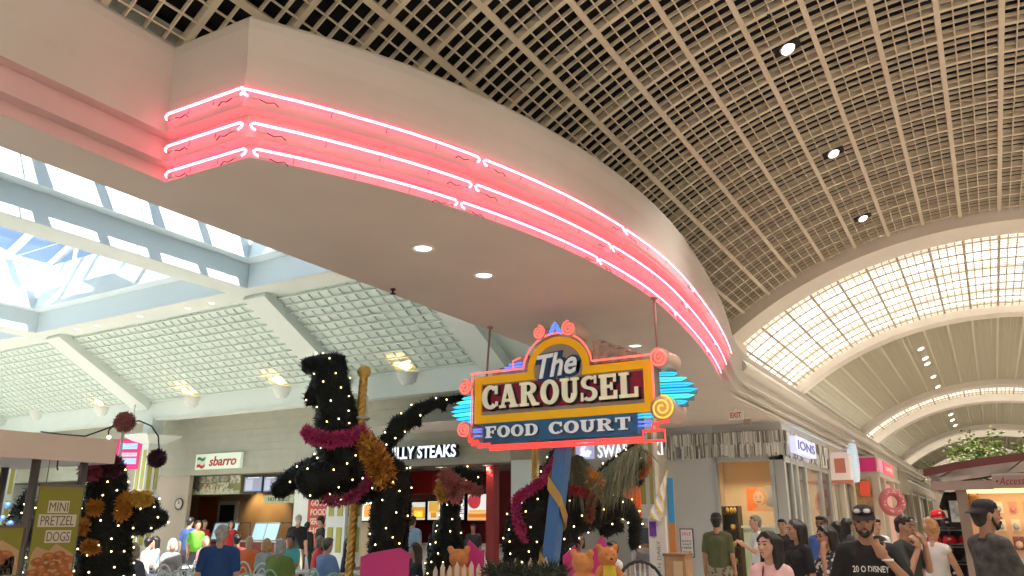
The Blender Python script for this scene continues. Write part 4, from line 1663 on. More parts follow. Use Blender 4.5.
MB().prism([(-.3, -hh * .48), (.42, -hh * .48), (.34, -hh * .36), (.14, -hh * .30), (.10, -hh * .12), (-.12, -hh * .12), (-.12, -hh * .30)], .004, M_front(cx + .02, 23.937, cz)).build('printed_shoulders', mat('poster_skin', (.80, .50, .33), .5), t)
MB().prism(ell(.20, hh * .36, 28, .035, hh * .11), .004, M_front(cx - .02, 23.930, cz)).build('printed_hair', mat('poster_hair', (.62, .38, .20), .5), t)
MB().prism(ell(.155, hh * .29, 28, -.04, hh * .03), .004, M_front(cx - .02, 23.924, cz)).build('printed_face', mat('poster_skin', (.80, .50, .33), .5), t)
mb = MB()
for sx in (-1, 1):
    mb.prism(ell(.032, .012, 12, -.05 + sx * .07, hh * .07), .003, M_front(cx - .02, 23.919, cz))
    mb.prism([(-.05 + sx * .07 - .045, hh * .115), (-.05 + sx * .07 + .045, hh * .115), (-.05 + sx * .07, hh * .135)], .003, M_front(cx - .02, 23.919, cz))
mb.prism([(-.12, -hh * .10), (.04, -hh * .10), (.0, -hh * .15), (-.08, -hh * .15)], .003, M_front(cx - .02, 23.919, cz))
mb.build('printed_features', mat('poster_features', (.42, .17, .11), .5), t)
# display cabinets in the shop
for k, (a0, b0, c0, d0) in enumerate(((722, 506, 738, 536), (744, 511, 776, 560))):
    r = pr(a0, b0, b0 if False else c0, d0, 22.6)
    t = thing('display_cabinet', ('dark shelf cabinet with small gold trinkets inside the silver shop', 'pale green display counter under the portrait poster')[k], 'cabinet', ((r[0] + r[1]) / 2, 22.8, 0))
    if k == 0:
        mb = MB().b2((r[0], 22.95, 0), (r[1], 23.0, r[3]))
        for x in (r[0], r[1]):
            mb.b2((x - .02, 22.6, 0), (x + .02, 23, r[3]))
        mb.build('carcass', mat('dark_wood', (.06, .035, .02), .4), t)
        for i in range(4):
            MB().b2((r[0], 22.6, .5 + i * .45), (r[1], 23, .53 + i * .45)).build('shelf', mat('dark_wood', (.06, .035, .02), .4), t)
        for i in range(12):
            MB().ball((r[0] + .1 + rr.random() * (r[1] - r[0] - .2), 22.72, .62 + (i % 4) * .45), (.05, .04, .08), n=8, m=6).build('trinket', mat('gold_trinket', (.8, .55, .15), .3, metal=.6), t)
    else:
        MB().b2((r[0], 22.6, 0), (r[1], 23.2, 1.5)).build('body', mat('pale_green_counter', (.55, .68, .62), .35), t)
        MB().b2((r[0] - .05, 22.55, 1.5), (r[1] + .05, 23.25, 1.56)).build('top', mat('white_counter_top', (.8, .82, .8), .2), t)
p = at_y(778, 466, YS + .1)
t = thing('security_camera', 'small dark dome camera inside the corner of the shop window', 'camera', (p.x, YS + .3, p.z))
MB().lathe([(0, -.08), (.06, -.06), (.08, 0), (.08, .06), (0, .06)], (p.x, YS + .3, p.z), 14).build('dome', BLACKP, t)
MB().bar((p.x, YS + .3, p.z + .05), (p.x, YS + .3, 3.6), .03, .03).build('stem', BLACKP, t)

# ================================================================== SHOPS FURTHER ALONG THE CONCOURSE
XS = -4.31
CRW = mat('cream_shop_front', (.62, .55, .45), .5)
mb = MB()
mb.b2((XS - .3, 27.0, 3.5), (XS, 84, ZS))
mb.b2((XS - 3.2, 26.9, 0), (XS, 27.1, 3.6))
mb.b2((XS - 3.2, 20, 0), (XS - 3.1, 84, ZS))
mb.b2((XS - 3.2, 27, 3.45), (XS, 84, 3.55))
struct(mb.build('wall_shops', CRW))
for y in (29, 32, 36, 40, 44, 48, 53, 58, 64, 70):
    spot('shop_front_light', (XS - 1.2, y, 3.4), 80, 140, (1, .9, .75))
# piers between shops
mb = MB()
for y, w in ((27.3, .5), (29.6, .35), (31.9, .5), (37.6, .7), (41.4, .5), (46.6, .6), (52, .6), (57, .5), (62, .6), (70, .8), (77, .8)):
    mb.b2((XS - .25, y - w / 2, 0), (XS + .04, y + w / 2, 3.6))
struct(mb.build('wall_shop_piers', CRW))
mb = MB()
ys = [27.5, 29.6, 31.9, 41.6, 46.6, 52, 57, 62, 70, 77]
wf = MB()
for a, b in zip(ys[:-1], ys[1:]):
    if (a, b) == (31.9, 41.6):
        continue
    mb.quad((XS - .1, a, .2), (XS - .1, b, .2), (XS - .1, b, 3.3), (XS - .1, a, 3.3))
    wf.b2((XS - .13, a, 3.3), (XS - .05, b, 3.42))
    wf.b2((XS - .13, a, .0), (XS - .05, b, .2))
    wf.b2((XS - .13, (a + b) / 2 - .04, .2), (XS - .05, (a + b) / 2 + .04, 3.3))
o = struct(wf.build('window_5', mat('pale_shop_frame', (.6, .58, .52), .4)))
mb.build('pane', glass_mat('shop_glass', (.95, .96, .95)), o)
# blade sign of the neighbour shop
a = at_x(842, 467, XS + .35)
t = thing('blade_sign', 'rounded white and pink blade sign sticking out before the pink shop', 'sign', (XS, a.y, a.z))
MB().prism([(-.28, -.42), (.28, -.42), (.30, -.36), (.30, .36), (.22, .44), (-.22, .44), (-.30, .36), (-.30, -.36)], .5, face_M((XS + .32, a.y + .2, a.z), (1, 0, 0), (0, 0, 1)).copy()).build('sign_body', mat('white_blade_sign', (.72, .62, .58), .4, emit=(.8, .65, .6), es=.25), t)
MB().b2((XS + .0, a.y - .1, a.z - .52), (XS + .66, a.y - .31, a.z - .42)).build('lower_edge', mat('coral_sign_edge', (.7, .25, .2), .5), t)
MB().prism([(-.16, -.2), (.16, -.2), (.16, .25), (-.16, .25)], .01, M_front(XS + .34, a.y - .31, a.z)).build('sign_print', mat('coral_sign_edge', (.7, .25, .2), .5), t)
a = at_x(851, 461, XS + .1)
t = thing('round_sign', 'pale blue half round lit sign between the blade sign and the pink shop', 'sign', (XS, a.y, a.z))
MB().lathe([(0, .3), (.75, .28), (.8, 0)], (XS, a.y, a.z), 24, axis=(1, 0, 0)).build('disc', mat('pale_blue_sign', (.6, .72, .82), .4, emit=(.6, .75, .9), es=.4), t)
MB().lathe([(.8, -.05), (.86, -.05), (.86, .1), (.8, .1)], (XS, a.y, a.z), 24, axis=(1, 0, 0)).build('rim', CRW, t)
# the pink shop: a boxed front standing out from the row
PK0, PK1, PX = 33.2, 41.0, XS + .75
t = thing('storefront', 'boxed shop front with magenta header panels and cream posts, donut wreath on its pier', 'shop front', (XS + .4, (PK0 + PK1) / 2, 0))
MB().b2((XS - .2, PK0, 3.45), (PX, PK1, ZS - .02)).build('header', CRW, t)
MB().b2((XS - .2, PK0 - .05, 3.30), (PX + .05, PK1 + .05, 3.45)).build('moulding', mat('cream_moulding', (.68, .62, .52), .45), t)
MB().b2((XS - .1, PK0 - .04, 3.5), (PX - .03, PK0, 4.0)).build('header_panel', mat('magenta_panel', (.55, .02, .14), .4, emit=(.7, .02, .2), es=.2), t)
for y0, y1, c in ((PK0 + .4, PK0 + 1.6, (.85, .25, .40)), (PK0 + 2.0, PK0 + 5.6, (.85, .10, .16))):
    MB().b2((PX, y0, 3.52), (PX + .04, y1, 3.98)).build('header_panel', mat('pink_panel%.2f' % c[1], c, .4, emit=c, es=.5), t)
text(MB(), 'candy', M_side(PX + .05, PK0 + 3.8, 3.74), 2.6, .3, .02, depth=.01).build('lettering', mat('pale_pink_letter', (.95, .6, .45), .4, emit=(1, .6, .4), es=.4), t)
for y in (PK0 + .2, PK0 + 2.0, PK0 + 5.5, PK1 - .2):
    MB().b2((PX - .25, y - .2, 0), (PX, y + .2, 3.3)).build('post', mat('cream_moulding', (.68, .62, .52), .45), t)
MB().b2((XS - .2, PK0 + .05, .1), (PX - .3, PK0 + .1, 3.2)).build('side_window', mat('amber_window_display', (.42, .27, .13), .3, nz=.6, ns=3), t)
MB().b2((XS + .05, PK0 + .0, 2.6), (XS + .4, PK0 + .04, 3.15)).build('window_sign', mat('red_window_sign', (.6, .05, .05), .4, emit=(.7, .1, .03), es=.4), t)
MB().b2((PX - .2, PK0 + 2.4, .1), (PX - .15, PK0 + 5.3, 3.2)).build('front_window', mat('pink_lit_interior', (.75, .42, .35), .3, emit=(.8, .4, .3), es=.2), t)
for k, (xx, yy, rr_) in enumerate(((885.5, 502, .36),)):
    a = at_x(xx, yy, PX + .17)
    ang = [2 * PI * i / 24 for i in range(24)]
    d = thing('donut_wreath', ('round pink donut decoration on the candy shop pier', 'second pink ring behind the donut decoration')[k], 'wreath', a)
    MB().tube([a + Vector((.8 * rr_ * math.cos(q) + .22, .6 * rr_ * math.cos(q), rr_ * math.sin(q))) for q in ang], rr_ * .42, 12, closed=True).build('ring', mat('pink_icing', (.62, .16, .20), .4), d)
    mb = MB()
    for i in range(30):
        q = rr.random() * 2 * PI
        q2 = rr.uniform(-.5, .5)
        mb.ball(a + Vector((.8 * (rr_ + .1 * q2) * math.cos(q) + .22 + .08, .6 * (rr_ + .1 * q2) * math.cos(q) - .12, (rr_ + .1 * q2) * math.sin(q))), .03, n=6, m=4)
    mb.build('sprinkles', mat('pale_sprinkle', (.85, .55, .5), .5), d)['kind'] = 'stuff'
# dark shop with boxed header beyond the pink one
t = thing('storefront', 'dark shop front with tan boxed header beyond the pink shop', 'shop front', (XS + .3, 45, 0))
MB().b2((XS - .2, 43.2, 3.0), (XS + .6, 47.8, ZS - .05)).build('header', mat('tan_header', (.36, .31, .23), .5), t)
MB().b2((XS - .2, 43.4, .1), (XS + .2, 47.6, 3.0)).build('dark_window', mat('dark_window_display', (.05, .06, .07), .2, nz=.9, ns=3), t)
for y in (43.3, 45.6, 47.7):
    MB().b2((XS + .2, y - .12, 0), (XS + .5, y + .12, 3.0)).build('post', mat('tan_header', (.36, .31, .23), .5), t)
# hanging clothes and goods seen in the windows: racks
cols = [(.1, .25, .12), (.6, .5, .35), (.25, .1, .1), (.5, .5, .45), (.12, .14, .2), (.45, .2, .12)]
for k, y in enumerate((28.4, 30.6, 49.5, 54.3, 59.3)):
    t = thing('clothes_rack', 'rack of hanging clothes behind a concourse shop window, %s from the silver shop' % ordn[k], 'clothes rack', (XS - .7, y, 0), 0, 'clothes racks in the shop windows')
    mb = MB()
    for yy in (y - .7, y + .7):
        mb.tube([(XS - .7, yy, 0), (XS - .7, yy, 2.3)], .03, 6)
    mb.tube([(XS - .7, y - .7, 2.3), (XS - .7, y + .7, 2.3)], .03, 6)
    mb.build('rail_frame', STEEL, t)
    for i in range(7):
        yy = y - .6 + i * .2
        MB().prism([(-.22, 0), (.22, 0), (.25, .75), (.1, .92), (-.1, .92), (-.25, .75)], .1, face_M((XS - .7, yy, 1.3), (1, 0, 0), (0, 0, 1))).build('garment', mat('garment_%d' % ((k + i) % 6), cols[(k + i) % 6], .7), t)
# a leafy plant display in the neighbour window
# ================================================================== THE TOPIARY DISPLAY
TOPI = mat('black_green_needles', (.0045, .0055, .0045), .6)
TOPI.node_tree.nodes['Principled BSDF'].inputs['Specular IOR Level'].default_value = .25
BULB = glow('warm_fairy_light', (1, .78, .38), 5.)
MAG = mat('magenta_tinsel', (.30, .02, .09), .5)
MAG2 = mat('bright_magenta_flower', (.50, .04, .18), .5)
GOLD = mat('gold_orange_tinsel', (.52, .20, .02), .45)
GOLD2 = mat('pale_gold_flower', (.62, .38, .06), .45)
DUSTP = mat('dusty_pink_ribbon', (.42, .14, .13), .55)
GPOLE = mat('gold_pole', (.62, .38, .10), .3, metal=.7)


def tri(mb, c, u, L, w, mi=0):
    s = u.orthogonal().normalized() * w
    mb.add([c - s, c + s, c + u * L], [(0, 1, 2)], mi)


def rvec(r):
    while True:
        v = Vector((r.uniform(-1, 1), r.uniform(-1, 1), r.uniform(-1, 1)))
        if .05 < v.length < 1:
            return v.normalized()


def fluff(mb, pts, rad, n, L=.05, w=.012, r=None, mi=0):
    """ruffled tufts round the points of a polyline"""
    r = r or rnd
    P = [Vector(p) for p in pts]
    for k in range(n):
        f = r.random() * (len(P) - 1)
        i = int(f)
        c = P[i].lerp(P[min(i + 1, len(P) - 1)], f - i)
        u = rvec(r)
        rr_ = rad[i] if isinstance(rad, (list, tuple)) else rad
        tri(mb, c + u * rr_ * (.5 + .45 * r.random()), (u + rvec(r) * .7).normalized(), L * (.6 + .7 * r.random()), w, mi)


def topiary(t, caps, voxel, needles, L=.045, w=.006, bulbs=90, seed=1, name='body', brad=.0105, bump=.012):
    """one continuous clipped body, bristling with needles, set with fairy lights"""
    r = random.Random(seed)
    mb = MB()
    for c in caps:
        p_, r0_, q_, r1_ = c[:4]
        p_, q_ = Vector(p_), Vector(q_)
        p_.z, q_.z = max(p_.z, r0_ * 1.02), max(q_.z, r1_ * 1.02)
        mb.cap(p_, r0_, q_, r1_, *c[4:])
    b = remesh(mb, voxel, 3)
    V = [Vector(v) for v in b.v]
    nr = [Vector((0, 0, 0)) for _ in V]
    fn = []
    for f in b.f:
        n = (V[f[1]] - V[f[0]]).cross(V[f[2]] - V[f[0]])
        fn.append(n)
        for i in f:
            nr[i] += n
    for i, v in enumerate(V):
        n = nr[i].normalized() if nr[i].length > 0 else Vector((0, 0, 1))
        b.v[i] = tuple(v + n * (noise.noise(v * 9) * bump * 1.6 + noise.noise(v * 24) * bump))
    V = [Vector(v) for v in b.v]
    F = list(b.f)
    for k in range(needles):
        i = r.randrange(len(F))
        f = F[i]
        c = (V[f[0]] + V[f[2]]) / 2
        n = fn[i].normalized()
        tri(b, c - n * .01, (n * .8 + rvec(r) * .8).normalized(), L * (.5 + r.random()), w)
    o = b.build(name, TOPI, t)
    # fairy lights, spread apart
    pts = []
    tries = 0
    mind = .13
    while len(pts) < bulbs and tries < 6000:
        tries += 1
        if tries % 1200 == 0:
            mind *= .85
        i = r.randrange(len(F))
        f = F[i]
        n = fn[i].normalized()
        c = V[f[0]] + n * .028
        if n.dot(CAMP - c) < .25 * (CAMP - c).length and r.random() < .93:
            continue
        if all((c - q).length > mind for q in pts):
            pts.append(c)
    M = WM[t.name].inverted()
    me = None
    for c in pts:
        if me is None:
            bo = MB().ball((0, 0, 0), brad, n=6, m=4).build('fairy_light', BULB)
            me = bo.data
        else:
            bo = bpy.data.objects.new('fairy_light', me)
            COL.objects.link(bo)
        bo.parent = t
        bo.location = M @ c
    return o


def twist_pole(mb, p, q, r, turns=9, n=90, mi=0):
    p, q = Vector(p), Vector(q)
    d = (q - p).normalized()
    u = d.orthogonal().normalized()
    w = d.cross(u)
    for ph in (0, PI * 2 / 3, PI * 4 / 3):
        pts = []
        for k in range(n + 1):
            a = ph + 2 * PI * turns * k / n
            pts.append(p.lerp(q, k / n) + (u * math.cos(a) + w * math.sin(a)) * r * .5)
        mb.tube(pts, r * .62, 6, mi)


def hp(ox, oy, sc, D):
    def f(x, y, off=0.):
        return at_h(ox + x / sc, oy + y / sc, D, off)
    k = D / 780. / sc * 1.0
    return f, k


def ground(p):
    return Vector((p.x, p.y, 0))


PLZ = 0.

# ---- the big rearing horse on the left
D1 = 10.2
h, k = hp(230, 340, 2.44, D1)


def C(a, ra, b, rb, oa=0., ob=None, kk=1.):
    ob = oa if ob is None else ob
    return (h(a[0], a[1], oa), ra * k, h(b[0], b[1], ob), rb * k, kk)


b0 = h(390, 540)
t = thing('topiary_horse', 'big black rearing horse topiary with fairy lights, magenta collar and gold saddle', 'topiary', (b0.x, b0.y, PLZ), 0, None)
caps = [C((252, 64), 34, (196, 62), 24), C((242, 95), 42, (198, 144), 19), C((270, 54), 12, (282, 38), 5), C((226, 52), 12, (220, 37), 5),
        C((246, 84), 38, (258, 160), 46), C((258, 160), 46, (264, 232), 60),
        C((268, 245), 60, (298, 300), 70), C((298, 300), 70, (358, 312), 52), C((358, 312), 52, (392, 350), 42), C((285, 340), 52, (320, 350), 48),
        C((240, 300), 38, (140, 335), 26, -.18, -.25), C((140, 335), 27, (110, 362), 24, -.25), C((275, 330), 42, (212, 343), 34, .22, .38), C((212, 343), 34, (222, 362), 30, .38),
        C((398, 340), 46, (392, 420), 44, .12), C((392, 420), 44, (382, 500), 38, .12), C((382, 500), 40, (372, 545), 30, .12), C((372, 545), 30, (378, 620), 22, .12), C((378, 600), 24, (378, 690), 22, .12),
        C((392, 350), 40, (400, 430), 34, -.3), C((400, 430), 32, (395, 640), 22, -.3),
        C((370, 268), 20, (414, 207), 23), C((418, 207), 24, (470, 165), 17), C((470, 165), 17, (520, 148), 13), C((520, 148), 13, (578, 138), 7), C((516, 152), 9, (524, 174), 5), C((440, 195), 15, (462, 206), 8)]
topiary(t, caps, .036, 9000, .055, .007, 98, 11)
mb = MB()
fluff(mb, [h(200, 228, .25), h(222, 246, .34), h(265, 252, .36), h(305, 245, .33), h(336, 226, .22)], .085, 1500, .06, .012)
fluff(mb, [h(200, 228, .28), h(265, 252, .38), h(336, 226, .25)], .09, 500, .05, .012, mi=1)
mb.build('collar_garland', [MAG2, MAG], t)
mb = MB()
fluff(mb, [h(232, 385, .2), h(275, 398, .3), h(320, 382, .34), h(350, 350, .36), (h(365, 300, .36))], .06, 1100, .05, .011)
mb.build('girth_garland', MAG, t)
mb = MB()
fluff(mb, [h(340, 250, .25), h(357, 280, .32), h(372, 308, .34), h(386, 340, .30)], [.12, .15, .17, .13], 2600, .07, .016)
fluff(mb, [h(348, 262, .3), h(384, 330, .36)], .16, 700, .06, .014, mi=1)
fluff(mb, [h(348, 262, .3), h(384, 330, .36)], .16, 700, .06, .014, mi=2)
mb.build('saddle', [GOLD, GOLD2, mat('rust_tinsel', (.26, .07, .015), .5)], t)
# its gold pole
t = thing('carousel_pole', 'twisted gold pole with ball finial through the big rearing horse', 'pole', ground(h(287, 600)))
mb = MB()
top, bot = h(326, 95), h(286, 640)
bot = top + (bot - top) * ((top.z - .04) / (top.z - bot.z))
twist_pole(mb, bot, top, .055, 16, 140)
mb.build('shaft', GPOLE, t)
MB().lathe([(.03, -.05), (.06, -.03), (.04, 0), (.075, .04), (.095, .09), (.075, .15), (.03, .18), (.0, .19)], top, 16).build('finial', GPOLE, t)
p1 = h(322, 195)
MB().lathe([(.09, 0), (.11, .03), (.03, .06)], p1, 14).build('collar', mat('pale_pole_collar', (.6, .55, .45), .4), t)

# ---- the prancing horse behind the blue post
D2 = 10.0
h, k = hp(400, 430, 3.938, D2)
b0 = h(500, 560)
t = thing('topiary_horse', 'prancing black horse topiary with a long needle mane, right of the blue post', 'topiary', (b0.x, b0.y, PLZ), 0, None)
caps = [C((500, 400), 88, (530, 330), 92), C((530, 330), 92, (620, 290), 84), C((620, 300), 88, (720, 325), 72), C((540, 420), 92, (620, 400), 90), C((480, 440), 74, (470, 560), 58), C((560, 470), 80, (560, 620), 40),
        C((470, 560), 58, (470, 800), 34, .1), C((620, 440), 70, (640, 640), 34, -.2), C((640, 640), 34, (640, 800), 30, -.2),
        C((600, 230), 70, (612, 130), 36), C((612, 130), 34, (614, 92), 22),
        C((720, 300), 66, (800, 210), 52), C((800, 210), 52, (880, 130), 42), C((880, 128), 42, (925, 92), 36), C((925, 100), 38, (950, 160), 28), C((950, 160), 26, (936, 205), 20), C((915, 75), 12, (912, 52), 5),
        C((770, 330), 50, (875, 300), 36, .15), C((875, 300), 36, (925, 360), 26, .15), C((925, 360), 26, (915, 450), 22, .15), C((790, 350), 36, (865, 378), 24, -.1), C((865, 378), 24, (812, 402), 22, -.1)]
topiary(t, caps, .034, 9000, .05, .006, 98, 5)
mb = MB()
fluff(mb, [h(612, 110, .2), h(560, 205, .3), h(500, 245, .3), h(455, 280, .3)], .055, 1000, .045, .01)
fluff(mb, [h(455, 285, .3), h(450, 330, .32), h(462, 390, .33), h(490, 432, .34)], .035, 500, .035, .008)
fluff(mb, [h(560, 205, .3), h(455, 285, .32), h(490, 432, .34)], .05, 450, .04, .01, mi=1)
mb.build('back_garland', [MAG2, MAG], t)
mb = MB()
fluff(mb, [h(730, 180, .2), h(765, 210, .3), h(770, 250, .3)], .10, 900, .05, .012)
mb.build('saddle', GOLD, t)
mb = MB()
fluff(mb, [h(655, 240, .3), h(700, 245, .34), h(745, 260, .34)], .05, 500, .04, .01)
fluff(mb, [h(745, 270, .33), h(740, 310, .33), h(735, 350, .33)], .05, 500, .045, .01, mi=1)
mb.build('red_sash', [mat('deep_red_tinsel', (.30, .015, .02), .5), mat('brown_red_tinsel', (.22, .06, .03), .5)], t)
mb = MB()
fluff(mb, [h(962, 92, .1), h(972, 130, .12), h(960, 165, .12), h(930, 185, .14)], .04, 420, .04, .012)
mb.build('bridle_flowers', mat('rust_flower', (.42, .12, .03), .5), t)


def strands(mb, roots, tips, n, r, sag=.25, w=.006, spread=.12, mi=0):
    for _ in range(n):
        f = r.random() * (len(roots) - 1)
        i = int(f)
        a = roots[i].lerp(roots[i + 1], f - i) + rvec(r) * .04
        f2 = max(0, min(len(tips) - 1.001, (f / (len(roots) - 1) + r.uniform(-.25, .25)) * (len(tips) - 1)))
        j = int(f2)
        b = tips[j].lerp(tips[j + 1], f2 - j) + rvec(r) * spread
        b = a.lerp(b, r.uniform(.45, 1.05))
        m = (a + b) / 2 + Vector((0, 0, sag * (b - a).length))
        s = (_r * .7 + rvec(r) * .5) * w
        pts = [a * ((1 - q) ** 2) + m * (2 * q * (1 - q)) + b * (q * q) for q in (0, .3, .6, .85, 1)]
        vs = []
        for q, pnt in enumerate(pts):
            ww = (1, 1, .8, .5, .1)[q]
            vs += [pnt - s * ww, pnt + s * ww]
        mb.add(vs, [(2 * q, 2 * q + 1, 2 * q + 3, 2 * q + 2) for q in range(4)], mi)


MANE = mat('grey_green_pine_needles', (.11, .13, .075), .6)
MANE2 = mat('olive_pine_needles', (.16, .15, .07), .6)
r_ = random.Random(4)
mb = MB()
strands(mb, [h(925, 75, .16), h(880, 100, .2), h(830, 140, .22), h(780, 190, .24)], [h(890, 300, .4), h(840, 330, .42), h(780, 320, .42), h(720, 290, .4)], 420, r_)
strands(mb, [h(925, 75, .1), h(960, 80, .1)], [h(985, 130, .2), h(930, 210, .3)], 60, r_)
strands(mb, [h(930, 72, .16), h(850, 120, .2)], [h(880, 280, .4), h(770, 330, .42)], 160, r_, mi=1)
mb.build('mane', [MANE, MANE2], t)
mb = MB()
strands(mb, [h(685, 110, .1), h(705, 115, .15)], [h(680, 330, .3), h(730, 330, .35), h(755, 190, .3)], 260, r_, .2)
mb.build('needle_spray', [MANE], t)
t = thing('carousel_pole', 'slim twisted gold pole rising behind the prancing horse, left of the blue post', 'pole', ground(h(540, 300, -.9)))
mb = MB()
a, b = h(540, 70, -.9), h(536, 320, -.9)
bot = a + (b - a) * ((a.z - .04) / (a.z - b.z))
twist_pole(mb, bot, a + Vector((0, 0, .25)), .04, 22, 160)
mb.build('shaft', GPOLE, t)
MB().lathe([(.03, 0), (.07, .04), (.0, .12)], a + Vector((0, 0, .25)), 12).build('finial', GPOLE, t)

# ---- the drooping-head topiary in the middle
D3 = 10.8
h, k = hp(400, 430, 3.938, D3)
b0 = h(190, 560)
t = thing('topiary_horse', 'smaller black topiary with drooping head and a pink and gold flower bow', 'topiary', (b0.x, b0.y, PLZ), 0, None)
caps = [C((180, 800), 80, (180, 540), 74), C((180, 540), 74, (192, 440), 58), C((192, 440), 56, (196, 340), 38), C((196, 340), 36, (205, 250), 42), C((205, 250), 42, (235, 190), 46), C((235, 190), 46, (290, 195), 36), C((290, 195), 34, (322, 240), 14)]
topiary(t, caps, .034, 5200, .05, .006, 60, 8)
mb = MB()
fluff(mb, [h(180, 190, .2), h(205, 205, .28), h(230, 225, .3), h(215, 262, .3)], .10, 1100, .07, .02)
fluff(mb, [h(245, 215, .25), h(280, 232, .25), h(318, 245, .2)], .05, 500, .06, .018)
mb.build('flower_bow', DUSTP, t)
mb = MB()
fluff(mb, [h(172, 222, .25), h(168, 250, .28), h(178, 268, .28)], .07, 600, .05, .016)
mb.build('gold_flower', GOLD2, t)

# ---- the topiary figure beside the pretzel kiosk
D4 = 9.6
h, k = hp(0, 380, 2.9375, D4)
b0 = h(310, 560)
t = thing('topiary_figure', 'dark topiary with fairy lights and gold and purple flowers beside the pretzel kiosk', 'topiary', (b0.x, b0.y, .0))
caps = [C((312, 290), 40, (330, 275), 38), C((318, 290), 50, (305, 400), 62), C((305, 400), 64, (305, 580), 76), C((305, 580), 76, (305, 850), 80), C((340, 400), 50, (425, 405), 46), C((425, 405), 46, (462, 405), 30), C((395, 370), 26, (440, 365), 24)]
topiary(t, caps, .034, 6500, .05, .006, 80, 21)
for nm, pts, rad, n, m in (('purple_flower', [h(290, 262, .25), h(305, 275, .28)], .11, 700, mat('plum_red_flower', (.26, .03, .06), .5)),
                           ('maroon_pompom', [h(356, 255, .2), h(358, 262, .2)], .11, 700, mat('dark_plum_tinsel', (.07, .015, .03), .5)),
                           ('gold_flower', [h(268, 425, .3), h(285, 432, .3)], .09, 500, GOLD), ('gold_flower', [h(315, 372, .3), h(320, 380, .3)], .08, 450, GOLD),
                           ('gold_flower', [h(300, 485, .34), h(318, 492, .34)], .07, 400, GOLD), ('gold_flower', [h(425, 350, .2), h(455, 352, .2)], .09, 600, GOLD2),
                           ('gold_flower', [h(392, 345, .2), h(392, 400, .28)], .08, 700, GOLD)):
    mb = MB()
    fluff(mb, pts, rad, n, .05, .013)
    mb.build(nm, m, t)
# wire spray with pompoms above it
h, k = hp(0, 380, 2.9375, D4 + .9)
t = thing('pompom_spray', 'thin rod with curved wires, a pink pompom and a dark pompom above the kiosk topiary', 'decoration', ground(h(366, 124)))
rod1 = h(366, 122)
MB().tube([(rod1.x, rod1.y, 0), rod1], .02, 8).build('rod', mat('white_rod', (.8, .8, .78), .4), t)
c0 = h(366, 124)
mb = MB()
mb.tube([c0, h(335, 130), h(318, 150), h(320, 168)], .010, 5)
mb.tube([c0, h(410, 120), h(445, 135), h(465, 165), h(468, 205)], .010, 5)
mb.tube([c0, h(250, 165), h(180, 160), h(120, 152)], .012, 5)
mb.build('wires', BLACKP, t)
mb = MB()
fluff(mb, [c0, c0 + Vector((.01, 0, 0))], .13, 1100, .04, .012)
mb.ball(c0, .10)
mb.build('pink_pompom', DUSTP, t)
c1 = h(461, 230)
mb = MB()
fluff(mb, [c1, c1 + Vector((.01, 0, 0))], .11, 900, .045, .01)
mb.ball(c1, .085)
mb.build('dark_pompom', mat('dark_plum_tinsel', (.07, .015, .03), .5), t)
MB().ball(h(320, 168), .025).build('fairy_light', BULB, t)
MB().tube([c1, h(452, 330)], .008, 5).build('hanging_wire', mat('white_rod', (.8, .8, .78), .4), t)

# ---- decorated tree behind the kiosk posts
h, k = hp(0, 440, 3.95, 15.5)
b0 = h(95, 400)
t = thing('decorated_tree', 'dark decorated tree with fairy lights seen between the pretzel kiosk posts', 'tree', (b0.x, b0.y, 0))
caps = [C((110, 205), 14, (95, 300), 46), C((95, 300), 46, (80, 420), 84), C((80, 420), 84, (75, 560), 110), C((75, 560), 110, (75, 760), 60)]
topiary(t, caps, .05, 3500, .10, .012, 60, 31, brad=.016)
for q in ((100, 260), (80, 310), (110, 330), (70, 370), (100, 400)):
    MB().ball(h(q[0], q[1], .55), .06, n=10, m=8).build('bauble', mat('blue_bauble', (.12, .25, .5), .2, metal=.4), t)

# ---- pink seat backs standing on the platform
PINK = mat('hot_pink_upholstery', (.55, .02, .20), .45)


def pink_seat(label, x, y, w, hh, D, tilt=0.):
    """carousel bench seen from behind: shield shaped back, seat, sides"""
    a = at_h(x, y, D)
    t = thing('carousel_bench', label, 'seat', (a.x, a.y, PLZ), YAW, 'pink carousel seats')
    H = a.z - PLZ
    W = w * D / 780
    poly = [(-W * .36, .25), (W * .36, .25), (W * .5, H * .62), (W * .52, H * .97), (W * .3, H * (1 + tilt)), (-W * .3, H * (1 - tilt)), (-W * .52, H * .95), (-W * .5, H * .6)]
    M = Matrix.Translation((0, 0, 0)) @ face_M((0, -.04, 0), (1, 0, 0), (0, 0, 1))
    MB().prism(poly, .08, M).build('backrest', PINK, t, world=False)
    MB().b2((-W * .4, -.04, .28), (W * .4, .42, .38)).build('seat', PINK, t, world=False)
    for sx in (-1, 1):
        MB().b2((sx * W * .42 - .03, -.04, .25), (sx * W * .42 + .03, .42, .62)).build('side', mat('deep_pink_trim', (.40, .01, .13), .45), t, world=False)
    MB().b2((-W * .3, 0, 0), (W * .3, .35, .28)).build('base', mat('white_seat_base', (.7, .68, .64), .5), t, world=False)
    return t


pink_seat('hot pink seat back under the hind leg of the big rearing horse', 387, 550, 44, .8, 9.3, .02)
pink_seat('hot pink seat back left of the prancing horse, above the picket fence', 475, 545, 18, .8, 9.0, -.04)
pink_seat('hot pink seat back right of the blue post, left of the bears', 570, 549, 14, .8, 8.6, .03)
pink_seat('hot pink seat back behind the teddy bears', 597, 542, 16, .8, 8.8, .05)

